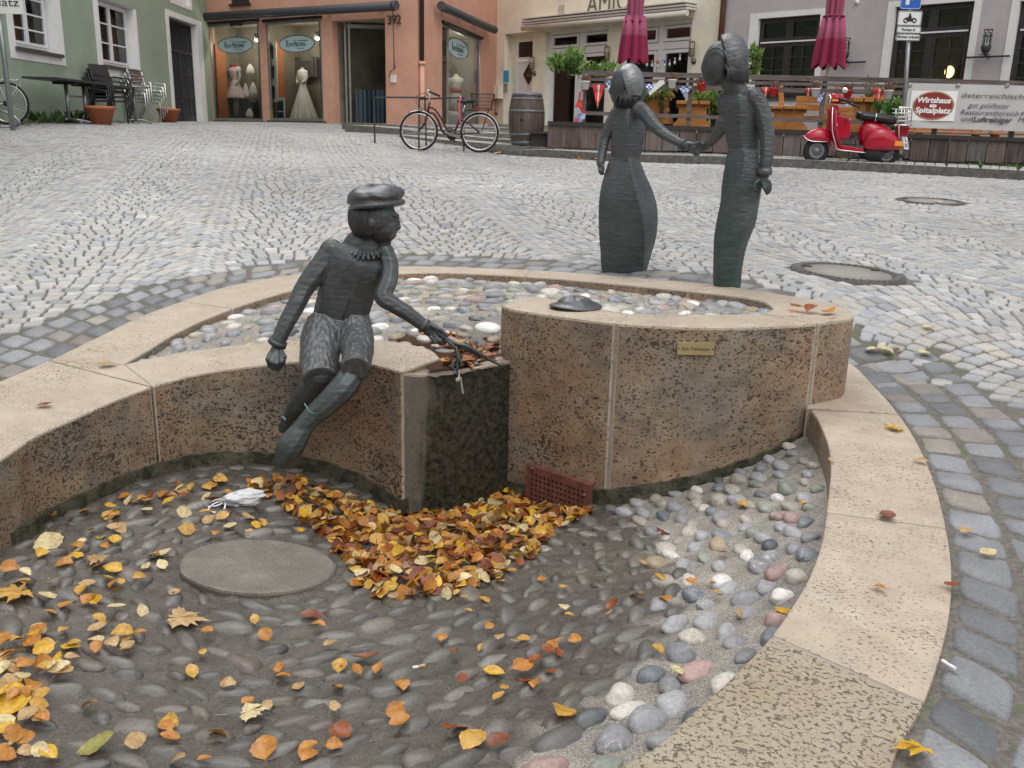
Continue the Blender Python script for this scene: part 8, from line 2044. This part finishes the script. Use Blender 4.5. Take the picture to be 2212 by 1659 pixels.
def shell(name,c,rad,planes,mat,parent,ridge=0,n=96,m=48,thick=.008,rdir=0):
    """part of an ellipsoid kept where every plane (nx,ny,nz,d): n.p>d, given a thickness"""
    bm=bmesh.new(); vs=[]
    mbx=MB(); mbx.ball((0,0,0),1.0,n,m); me=bpy.data.meshes.new('t'); me.from_pydata(mbx.v,[],mbx.f); bm.from_mesh(me); bpy.data.meshes.remove(me)
    for nx,ny,nz,d in planes:
        v=Vector((nx,ny,nz)).normalized(); bmesh.ops.bisect_plane(bm,geom=bm.verts[:]+bm.edges[:]+bm.faces[:],plane_co=v*d,plane_no=v,clear_inner=True)
    for v in bm.verts:
        p=v.co.copy(); k_=1+ridge*(math.sin(34*(p.z*(1-rdir)+p.x*rdir)+5*math.sin(3*p.y+2*p.x))+.5*math.sin(61*p.z+9*p.x)); v.co=Vector((p.x*rad[0]*k_,p.y*rad[1]*k_,p.z*rad[2]*k_))+c
    me=bpy.data.meshes.new(name); bm.to_mesh(me); bm.free(); me.materials.append(mat); me.polygons.foreach_set('use_smooth',[True]*len(me.polygons))
    o=bpy.data.objects.new(name,me); C.objects.link(o); md=o.modifiers.new('t','SOLIDIFY'); md.thickness=thick; md.offset=-1
    o.parent=parent; o.matrix_parent_inverse=Matrix.Translation(parent.location).inverted(); return o
s2=GY/1950
shell('headscarf',PT(1357,187,GY),(33*s2,36*s2,45*s2),[(.80,-.25,.42,-.02),(-.8,-.35,.25,-.62),(.1,-.2,1,-.22)],G_s,girl,.007,thick=.014)
shell('hair',PT(1352,200,GY),(28*s2,33*s2,36*s2),[(.75,-.3,-.3,-.12),(-.85,0,.1,-.82),(0,0,-1,-.05)],B_hair,girl,.035,rdir=.7,thick=.012)
mb=MB(); sr=np.random.default_rng(9)
for k in range(26):
    x=1333+45*k/26; y0=203+sr.uniform(-2,3); Yd=GY-.108+.045*abs(k-13)/13; mb.tube(catmull([PT(x,y0,Yd),PT(x-3+sr.normal(0,1.5),y0+12,Yd-.006),PT(x-2+sr.normal(0,2.5),y0+24+sr.uniform(-4,5),Yd+.025)],4),[.0065]*9,6)
mb.build('hair_strands',B_hair,girl,world=True)
mb=MB(); mb.tube([PT(1352,217,GY-.11),PT(1330,230,GY-.06)],.001,4)
mb=MB(); w_=.0; mb.tube([PT(1476,312,AY(.88)),PT(1479,313.5,AY(.91))],[11*s2,11.4*s2],18,flat=.85,up=(0,1,0)); mb.build('cuff',G_b,girl,world=True)
# ================= man
mp_=onz(1571,617,.305); MY=mp_[1]
M_b=m_bronze('bronze_man',base=(.076,.083,.086),zlo=.25,zhi=1.15,gmax=.75,stri=(10,10,80),bs=.35)
M_hd=m_bronze('bronze_hood',base=(.10,.105,.108),hi=(.34,.35,.35),zlo=-1,zhi=-.9,stri=(25,25,70),bs=1.0,rough=.36)
man=empty('man_statue',(mp_[0],MY,.30),0,label='taller standing bronze figure with hooded hair on the fountain ring, right of the pair',cat='statue')
mb=MB()
sections(mb,[(324,1573,1640,1600,1625),(360,1566,1643,1598,1630),(400,1560,1646,1588,1637),(436,1557,1641,1574,1627),(477,1549,1634,1557,1608),(505,1544,1624,1551,1597),(537,1542,1612,1549,1590),(578,1541,1604,1548,1581),(610,1541,1601,1548,1574),(625,1543,1600,1550,1572)],MY,.95)
sections(mb,[(188,1578,1606,1592),(197,1562,1624,1592),(210,1551,1634,1592),(235,1550,1642,1592),(262,1558,1643,1592),(290,1567,1641,1595),(318,1572,1640,1598),(330,1573,1640,1600)],MY,.60)
limb(mb,[(1592,200,MY,24),(1582,185,MY-.02,20),(1572,170,MY-.05,20)],.95)
AR=lambda t: MY-.02-.06*t
limb(mb,[(1626,208,AR(0),19),(1640,226,AR(.1),18.5),(1650,256,AR(.3),17.5),(1656,292,AR(.5),16.5),(1657,328,AR(.8),15),(1653,362,AR(1),12.5),(1652,376,AR(1),11)],.9,7)
HY=MY+.14
limb(mb,[(1562,262,MY+.02,15),(1552,286,MY+.05,13),(1536,306,MY+.10,10.5),(1522,317,HY,8)],.9,16)
# hand joined with the girl's
limb(mb,[(1523,316,HY,8),(1514,318,HY+.02,9.5),(1507,321,HY+.03,8)],.6,14)
for x0,y0,x1,y1,x2,y2 in((1512,312,1503,311,1496,315),(1510,317,1500,319,1493,322),(1511,323,1503,327,1496,329),(1514,327,1508,332,1501,334)): finger(mb,[(x0,y0,HY+.0),(x1,y1,HY-.01),(x2,y2,HY+.02)],.0105)
finger(mb,[(1516,311,HY),(1508,308,HY-.01),(1501,310,HY-.01)],.010)
# free hand, fingers spread back
limb(mb,[(1651,378,AR(1),10),(1647,388,AR(1),11.5),(1644,396,AR(1),11)],.6,14)
for i,(x0,y0,x1,y1,x2,y2) in enumerate(((1650,394,1657,404,1662,415),(1654,391,1661,399,1665,409),(1647,397,1652,408,1657,418),(1655,388,1662,393,1665,400))): finger(mb,[(x0,y0,AR(1)-.02),(x1,y1,AR(1)-.035),(x2,y2,AR(1)-.02)],.0105)
finger(mb,[(1640,388,AR(1)-.02),(1631,396,AR(1)-.04),(1629,406,AR(1)-.04),(1633,413,AR(1)-.03)],.0095)
carve(remesh(mb,'body',M_b,.0048,man,smooth=0),(20,20,150),.0015,.8,5)
mb=MB(); HYd=MY-.05
eball(mb,1548,138,HYd,29,33,45,10,32,24); eball(mb,1556,168,HYd,15,20,14); limb(mb,[(1521,140,HYd,6),(1519,150,HYd,5)],.9,8)

remesh(mb,'head',G_f,.005,man,smooth=1)
s3=MY/1950
shell('hood',PT(1573,127,HYd+.01),(41*s3,40*s3,49*s3),[(.80,-.10,.22,-.20),(0,0,1,-.80)],M_hd,man,.012,thick=.016)
mb=MB(); sr=np.random.default_rng(4)
for k in range(34):
    t=k/33; x=1572+42*t; Yd=HYd-.085+.10*t**2; y0=140-10*t; y1=176+sr.uniform(-3,3)-6*(1-t); mb.tube(catmull([PT(x-6*(1-t),y0,Yd+.01),PT(x+1,(y0+y1)/2,Yd-.008),PT(x+1-3*(1-t),y1,Yd+.01)],4),.0075,6)
mb.build('hair_strands',B_hair,man,world=True)
mb=MB(); mb.tube(catmull([PT(1531,112,HYd-.06),PT(1545,103,HYd-.09),PT(1560,108,HYd-.10),PT(1572,128,HYd-.10),PT(1577,150,HYd-.09)],5),.006,6); mb.build('hood_rim',M_hd,man,world=True)
mb=MB(); mb.tube([PT(1652,363,AR(1)),PT(1651,378,AR(1))],[15.5*s3,15.5*s3],20,flat=.95,up=(0,1,0)); mb.build('cuff',M_hd,man,world=True)
# ---------------------------------------------------------------- autumn leaves and litter
def m_leaf():
    k=NT('fallen_leaf'); a=k.attr().outputs['Color']; co=k.geo(); f=k.noise(co,90,4,.6); g=k.noise(co,25,3,.6)
    c=k.mix(1.0,a,k.ramp(f,[(.3,.72),(.7,1.2)]),'MULTIPLY'); c=k.mix(k.ramp(g,[(.58,0.0),(.72,.6)]),c,k.mix(1.0,a,(.45,.30,.2),'MULTIPLY'))
    k.set(c,.42,0,.45); k.bump(f,.35,.003)
    t=k.t; tr=t.nodes.new('ShaderNodeBsdfTranslucent'); k.l(c,tr.inputs[0]); mx=t.nodes.new('ShaderNodeMixShader'); mx.inputs[0].default_value=.15; o=t.nodes['Material Output']; k.l(k.p.outputs[0],mx.inputs[1]); k.l(tr.outputs[0],mx.inputs[2]); k.l(mx.outputs[0],o.inputs[0]); return k.m
M_leaf=m_leaf()
LC={'yellow':(.68,.40,.03),'orange':(.50,.21,.035),'tan':(.50,.32,.14),'rust':(.28,.075,.015),'cream':(.68,.56,.30),'ochre':(.58,.33,.06),'brown red':(.22,.07,.035),'green yellow':(.36,.33,.10)}
def leaf_geo(kind,r_):
    """unit-length leaf along +x, fan of quads either side of the midrib"""
    n=9; V=[];F=[]
    if kind=='maple':
        # five pointed lobes
        pts=[]; lob=[(-150,.45),(-95,.75),(-35,.95),(0,1.15),(35,.95),(95,.75),(150,.45)]
        for i,(a,l) in enumerate(lob):
            for da,q in((-17,.72),(-8,.70),(0,1.0),(8,.72),(17,.70)): pts.append((l*q*math.cos(R(a+da)),l*q*math.sin(R(a+da))))
            if i<len(lob)-1:
                b=(a+lob[i+1][0])/2; pts.append((.50*math.cos(R(b)),.50*math.sin(R(b))))
        V=[(0,0,0)]+[(x*.5,y*.5,.05*math.sin(3*x+2*y)+r_.normal(0,.02)) for x,y in pts]; m=len(pts)
        F=[(0,i+1,i+2) for i in range(m-1)]; return np.array(V),F
    wd={'ovate':.34,'broad':.42,'narrow':.22}[kind]; curl=r_.uniform(-.35,.35); fold=r_.uniform(.0,.35); twist=r_.uniform(-.5,.5)
    for i in range(n+1):
        t=i/n; w_=wd*math.sin(PI*t**.85)**.8*(1+.05*(-1)**i) if 0<t<1 else 0.0
        z=curl*(t-.5)**2*1.3-curl*.15
        for s_ in(-1,-.5,0,.5,1):
            y=w_*s_; V.append((t-.5,y,z+fold*abs(y)*1.0+twist*y*(t-.5)+.015*math.sin(9*t+5*s_)))
    for i in range(n):
        for j in range(4): a=i*5+j; F.append((a,a+1,a+6,a+5))
    return np.array(V),F
def leaf_mesh(kind,cn,seed):
    r_=np.random.default_rng(seed); V,Fc=leaf_geo(kind,r_); c=np.array(LC[cn])
    mb=MB(); mb.add([tuple(v) for v in V],Fc,0,None,True)
    b0=len(mb.v); mb.add([(-.5,-.008,.0),(-.5,.008,.0),(-.78,.004,.03),(-.78,-.004,.03)],[(0,1,2,3)],0,None)
    cc=[]
    for f in mb.f:
        q=np.mean([mb.v[i] for i in f],axis=0); k_=1-.25*min(1,abs(q[1])*3)*r_.uniform(0,1)+.05*r_.normal(); cc.append(tuple(np.clip(c*k_,0,1)))
    mb.c=cc; me_o=mb.build('leaf_proto',M_leaf); me=me_o.data; bpy.data.objects.remove(me_o); return me
LM={}
def get_leaf(kind,cn,v): 
    key=(kind,cn,v)
    if key not in LM: LM[key]=leaf_mesh(kind,cn,hash((len(kind)*7+sum(map(ord,cn))*3+v*131))%10007); LM[key].name='leaf_'+kind
    return LM[key]
from mathutils import Euler
def put(kind,cn,x,y,z,L,label,group=None,tilt=.22,rz=None,v=None):
    me=get_leaf(kind,cn,int(rng.integers(3)) if v is None else v); o=bpy.data.objects.new('maple_leaf' if kind=='maple' else 'fallen_leaf',me); C.objects.link(o)
    o.location=(x,y,z); o.rotation_euler=(rng.normal(0,tilt),rng.normal(0,tilt),rng.uniform(0,2*PI) if rz is None else rz); o.scale=(L,L,L)
    tag(o,label,'leaf',group); return o
def floorhit(px,py):
    z=-.3
    for _ in range(12): q=onz(px,py,z); z=.5*z+.5*FL.z(q[0],q[1])
    return q
def on_low(px,py): q=floorhit(px,py); return q[0],q[1],FL.z(q[0],q[1])+.017
# the conspicuous single leaves
SP=[('broad','cream',107,1185,.115,'largest pale cream leaf lying near the left wall foot'),('maple','cream',535,1555,.10,'pale cream ragged leaf at the bottom centre left of the basin floor'),
('maple','tan',385,1348,.17,'large tan maple leaf with long stalk left of centre on the basin floor'),('maple','ochre',45,1290,.17,'large ochre maple leaf at the left picture edge'),('maple','tan',215,1215,.12,'pinkish tan maple leaf above the left scattered leaves'),
('ovate','brown red',672,1342,.075,'flat pinkish brown leaf below the round concrete slab'),('maple','brown red',1435,1160,.09,'reddish brown lobed leaf on the pebbles below the drum'),('maple','cream',1216,1325,.05,'tiny cream star shaped leaf right of centre on the wet pebbles'),
('ovate','yellow',1066,1467,.06,'bright yellow leaf folded on the wet pebbles at bottom centre'),('broad','orange',1130,1455,.065,'orange leaf right beside the bright yellow one'),('ovate','rust',985,1590,.085,'orange rust leaf near the bottom edge of the basin'),('broad','ochre',1020,1615,.075,'ochre curled leaf right below the rust one at the bottom edge'),
('broad','brown red',1078,1617,.06,'dark red brown leaf on a brown pebble at the bottom edge'),('ovate','ochre',1215,1553,.085,'ochre long leaf at the wet border of the pebbles'),('narrow','cream',1460,1465,.06,'cream leaf on the dry pebbles beside the rough rim stone'),('ovate','yellow',1690,1335,.05,'yellow leaf on a white pebble touching the rim'),
('broad','cream',352,1205,.07,'pale yellow veined leaf left of the round slab'),('broad','cream',498,1145,.06,'pale leaf below the crumpled white plastic'),('ovate','green yellow',208,1625,.09,'greenish yellow leaf at the bottom left corner'),('broad','yellow',25,1530,.11,'bright yellow pair of leaves at the left edge'),
('narrow','brown red',790,1432,.08,'dark narrow wet leaf beside an orange leaf at centre'),('broad','rust',738,1598,.065,'rust red curled leaf near the bottom centre'),('broad','orange',572,1632,.075,'bright orange leaf at the bottom edge left of centre'),('broad','tan',540,1168,.04,'small tan leaf lying on the round concrete slab')]
for kd,cn,px,py,L,lab in SP:
    x,y,z=on_low(px,py); put(kd,cn,x,y,z+.006+(.02 if 'slab' in lab and 'lying on' in lab else 0),L,lab,tilt=.15)
# leaves on the rim, ring and paving
RM=[('ovate','rust',97,873,.065,.0,'rust red leaf on the left rim stone'),('ovate','tan',232,785,.085,.02,'curled tan leaf at the joint of ring and left rim'),('maple','yellow',1940,925,.11,0,'bright yellow maple leaf with red stalk on the right rim'),('ovate','brown red',1916,1112,.07,0,'brown red leaf at a joint of the right rim'),
('ovate','orange',1900,1268,.035,0,'tiny orange leaf in the middle of the right rim stone'),('ovate','tan',1795,986+5,.03,0,'tiny tan leaf at the inner edge of the right rim')]
for kd,cn,px,py,L,z0,lab in RM: q=onz(px,py,z0+.012); put(kd,cn,q[0],q[1],q[2],L,lab,tilt=.1)
for i,(cn,px,py,L) in enumerate((('rust',1722,660,.09),('rust',1752,664,.12),('orange',1790,669,.12),('rust',1798,687,.05),('orange',1712,672,.05))):
    q=onz(px,py,.375); put('narrow',cn,q[0],q[1],q[2],L,'thin rust coloured dry leaves on the right end of the drum top','dry leaves on the drum top',tilt=.08)
PV=[('maple','yellow',1988,1618,.10,'big yellow leaf on the setts at the bottom right corner'),('broad','cream',1885,757,.08,'left one of two pale leaves on the setts beside the drum'),('broad','cream',1912,757,.09,'right one of two pale leaves on the setts beside the drum'),('broad','cream',2000,764,.08,'pale curled leaf on the small setts right of the drum'),('broad','tan',1940,750,.05,'tan leaf between pale ones on the setts'),
('broad','cream',2005,708,.07,'pale leaf alone on the small setts right of the drum'),('ovate','tan',2088,1147,.05,'tan leaf on a blue granite sett at the right edge'),('ovate','cream',2135,1195,.055,'cream leaf on the setts at the right edge below the tan one'),('ovate','rust',2055,1265,.05,'rust leaf stuck in the joint beside the right rim'),('broad','cream',2027,436,.12,'small yellow leaf beside the distant manhole cover'),
('ovate','tan',1990,995,.05,'tan leaf at the outer edge of the right rim'),('ovate','orange',1605,572+14,.04,'small orange leaf on the far ring behind the girl statue'),('ovate','tan',452,800,.0,''),('ovate','tan',173,801,.05,''),('ovate','cream',345,800,.0,'')]
for kd,cn,px,py,L,lab in PV:
    if not lab: continue
    q=onz(px,py,0.0); z=0
    for _ in range(12): z=.5*z+.5*(GH.z(q[0],q[1])+.012); q=onz(px,py,z)
    put(kd,cn,q[0],q[1],z+.004,L,lab,tilt=.12)
q=onz(180,1010-10,0)
# scattered leaves, individually placed by density over the wet floor
pile_px=[(520,1052),(560,1046),(640,1040),(700,1058),(790,1092),(870,1118),(1000,1105),(1080,1060),(1130,1040),(1150,1090),(1230,1108),(1290,1108),(1275,1122),(1200,1148),(1150,1205),(1060,1262),(960,1292),(830,1298),(760,1270),(745,1215),(690,1158),(600,1090)]
pile=[floorhit(*p)[:2] for p in pile_px]
zones=[('left',[(0,1180),(120,1120),(330,1060),(560,1080),(700,1165),(400,1180),(360,1260),(420,1330),(250,1440),(60,1440)],84,['orange','tan','ochre','cream','yellow'],'small autumn leaf among many at the upper left of the basin','leaves scattered at the upper left of the basin floor',(.04,.068)),
('corner',[(0,1400),(110,1380),(140,1470),(90,1560),(150,1659),(0,1659)],46,['orange','tan','ochre','cream','orange','yellow'],'autumn leaf in the thick drift along the lower left picture edge','leaves drifted at the lower left edge',(.04,.066)),
('mid',[(150,1400),(420,1330),(760,1330),(900,1400),(900,1659),(180,1659)],38,['orange','tan','ochre','orange'],'lone orange or tan leaf on dark pebbles, lower left basin','leaves scattered over the lower basin floor',(.034,.055)),
('right',[(900,1300),(1180,1180),(1400,1120),(1450,1300),(1250,1480),(1000,1600),(900,1550)],36,['orange','tan','ochre','rust'],'small orange or rust leaf on wet pebbles, right half of basin','leaves scattered over the right basin floor',(.028,.048)),
('dry',[(1400,1120),(1560,1050),(1700,1010),(1760,1150),(1650,1350),(1500,1450),(1350,1420)],11,['orange','tan','ochre'],'small orange leaf caught between the dry river pebbles','leaves between the dry pebbles',(.03,.045)),
('wall',[(230,1080),(480,1035),(560,1040),(640,1075),(500,1085),(300,1110)],16,['orange','ochre','rust'],'orange leaf lying in the row along the foot of the boy wall','leaves along the foot of the boy wall',(.05,.07))]
cnt=0
for nm,poly,n,cols_,lab,grp,(l0,l1) in zones:
    P=np.array(poly,float); x0,y0=P.min(0); x1,y1=P.max(0); k_=0; tries=0
    while k_<n and tries<4000:
        tries+=1; px=rng.uniform(x0,x1); py=rng.uniform(y0,y1)
        if not inpoly(np.array([px]),np.array([py]),poly)[0]: continue
        x,y,z=on_low(px,py)
        if av(x,y) and rng.random()<.93: continue
        if not inpoly(np.array([x]),np.array([y]),low_poly)[0] or inpoly(np.array([x]),np.array([y]),pile)[0]: continue
        cn=cols_[int(rng.integers(len(cols_)))]; put(('ovate','broad','broad','ovate')[int(rng.integers(4))],cn,x,y,z+rng.uniform(0,.012)+(.01 if nm=='corner' else 0),rng.uniform(l0,l1),lab,grp,tilt=.28); k_+=1; cnt+=1
# heaps: uncountable
def heap(name,poly,H,n,hf,lr,cols_,label,seed,tilt=.5):
    r_=np.random.default_rng(seed); P=np.array(poly); x0,y0=P.min(0); x1,y1=P.max(0); VV=[];CC=[];F4=[];b0=0
    protos=[leaf_geo(kd,r_) for kd in('ovate','broad','ovate','broad','narrow','ovate')]
    k_=0
    while k_<n:
        x,y=r_.uniform(x0,x1),r_.uniform(y0,y1)
        if not inpoly(np.array([x]),np.array([y]),poly)[0]: continue
        d=float(polydist(np.array([x]),np.array([y]),poly,True)[0]); h_=hf(d,x,y)
        V,Fc=protos[r_.integers(len(protos))]; L=r_.uniform(*lr); E=np.array(Euler((r_.normal(0,tilt),r_.normal(0,tilt),r_.uniform(0,2*PI))).to_matrix())
        v=(V*L)@E.T+np.array((x,y,H.z(x,y)+.012+h_*r_.uniform(.2,1)))
        c=np.array(LC[cols_[r_.integers(len(cols_))]])*r_.uniform(.65,1.15); VV.append(v); F4+= [tuple(i+b0 for i in f) for f in Fc]; CC+=[c]*len(Fc); b0+=len(v); k_+=1
    o=fastmesh(name,np.concatenate(VV),np.array(F4),M_leaf,np.array(CC),True); tag(o,label,'leaves',kind='stuff'); return o
heap('leaf_pile',pile,FL,1250,lambda d,x,y:min(.075,.012+d*.22),(.040,.070),['orange','orange','ochre','yellow','tan','rust','rust','cream','brown red','ochre','orange'],'thick heap of orange and yellow wet leaves at the foot of the spillway',21)
pu=[onz(x,y,.085)[:2] for x,y in((905,690),(950,672),(1040,670),(1080,690),(1082,750),(1110,775),(1060,783),(1000,796),(960,790),(965,760),(930,735),(900,715))]
heap('floating_leaf_litter',pu,TPS([(p[0],p[1],.07) for p in pu]+[(-.2,4.4,.071)],.1),190,lambda d,x,y:.012,(.05,.08),['rust','orange','brown red','rust','orange','tan'],'rust red wet leaves lying in the shallow water behind the spillway lip',22,tilt=.25)
# leaves stuck on the wet spillway corner
for i,(px,py,cn,L,lab) in enumerate(((1112,818,'rust',.085,'round rust red leaf stuck to the spillway corner below the lip'),(1112,782,'rust',.08,'rust red leaf hanging over the spillway lip at the drum'),(1035,831,'ochre',.03,'tiny ochre leaf stuck on the algae face of the spillway'))):
    A=(LIP[2][0],LIP[2][1]); B=(LIP[4][0],LIP[4][1]); 
    if i==2: A=(LIP[1][0],LIP[1][1]); B=(LIP[3][0],LIP[3][1])
    p=Vector(onv(px,py,A,B)); o=put('broad',cn,p.x,p.y-.018,p.z,L,lab); o.rotation_euler=(R(78),0,R(15+40*i))
# leaf drift in front of the steps and kerb
for i,(px,py,Y) in enumerate(((1070,331,17.1),(1078,330,17.15),(1285,346,16.3),(1298,348,16.25),(1306,349,16.2),(1252,341,16.5),(988,322,17.6),(905,331,17.0),(1262,330,17.6))):
    q=atY(px,py,Y); put('broad','orange',q[0],q[1],GH.z(q[0],q[1])+.03,.10,'small orange leaf lying at the foot of the steps and kerb by the terrace','leaves along the far kerb',tilt=.6)
# crumpled white plastic thing with loops
x,y,z=on_low(524,1096); root=empty('plastic_bag',(x,y,z),0,'crumpled translucent white plastic bag with thin white loops near the wall foot','plastic bag')
IV2,IF2=ico(4); nz=np.zeros(len(IV2)); rr_=np.random.default_rng(8)
for q in range(14): d=rr_.normal(0,1,3)*rr_.uniform(2,9); nz+=rr_.uniform(.3,1)*np.abs(np.sin(IV2@d+q))/ (1+.12*np.linalg.norm(d))
nz=(nz-nz.mean())/nz.std(); v=IV2*(1+.13*nz)[:,None]*np.array((.085,.042,.032)); th=R(22); v=np.c_[v[:,0]*math.cos(th)-v[:,1]*math.sin(th),v[:,0]*math.sin(th)+v[:,1]*math.cos(th),v[:,2]+.024]
k=NT('thin_plastic'); k.set((.72,.73,.74),.3,0,.5); k.p.inputs['Transmission Weight'].default_value=.25; k.bump(k.noise(k.co(),90,4,.6),.5,.004)
me=fastmesh('bag',v,IF2,k.m,None,True); me.parent=root
for pts in(([(-.07,-.02,.02),(-.10,-.05,.02),(-.115,-.085,.008),(-.08,-.11,.006),(-.05,-.09,.01),(-.06,-.03,.025)]),([(-.06,-.01,.03),(-.11,-.02,.02),(-.135,-.04,.01),(-.12,-.06,.01),(-.08,-.05,.015),(-.05,-.0,.03)])):
    mb=MB(); mb.tube(catmull(pts,6),.004,6,flat=.5); mb.build('loop_handle',flat((.72,.72,.72),.6,var=.04),root)
# cigarette ends
for px,py,low,rz,lab in((905,1457,1,.35,'smoked cigarette end with tan filter lying on the wet pebbles'),(2047,1448,0,-1.2,'white cigarette end in the sandy joint beside the right rim')):
    if low: x,y,z=on_low(px,py)
    else: q=onz(px,py,.0); x,y,z=q[0],q[1],.006
    root=empty('cigarette_end',(x,y,z+.008),rz,lab,'cigarette end'); mb=MB(); mb.tube([(-.002,0,0),(.018,0,.001)],.004,10); mb.build('filter',flat((.55,.36,.16),.8) if low else M_fab,root); mb=MB(); mb.tube([(-.018,0,0),(-.002,0,0)],.0039,10); mb.build('paper',M_fab,root)
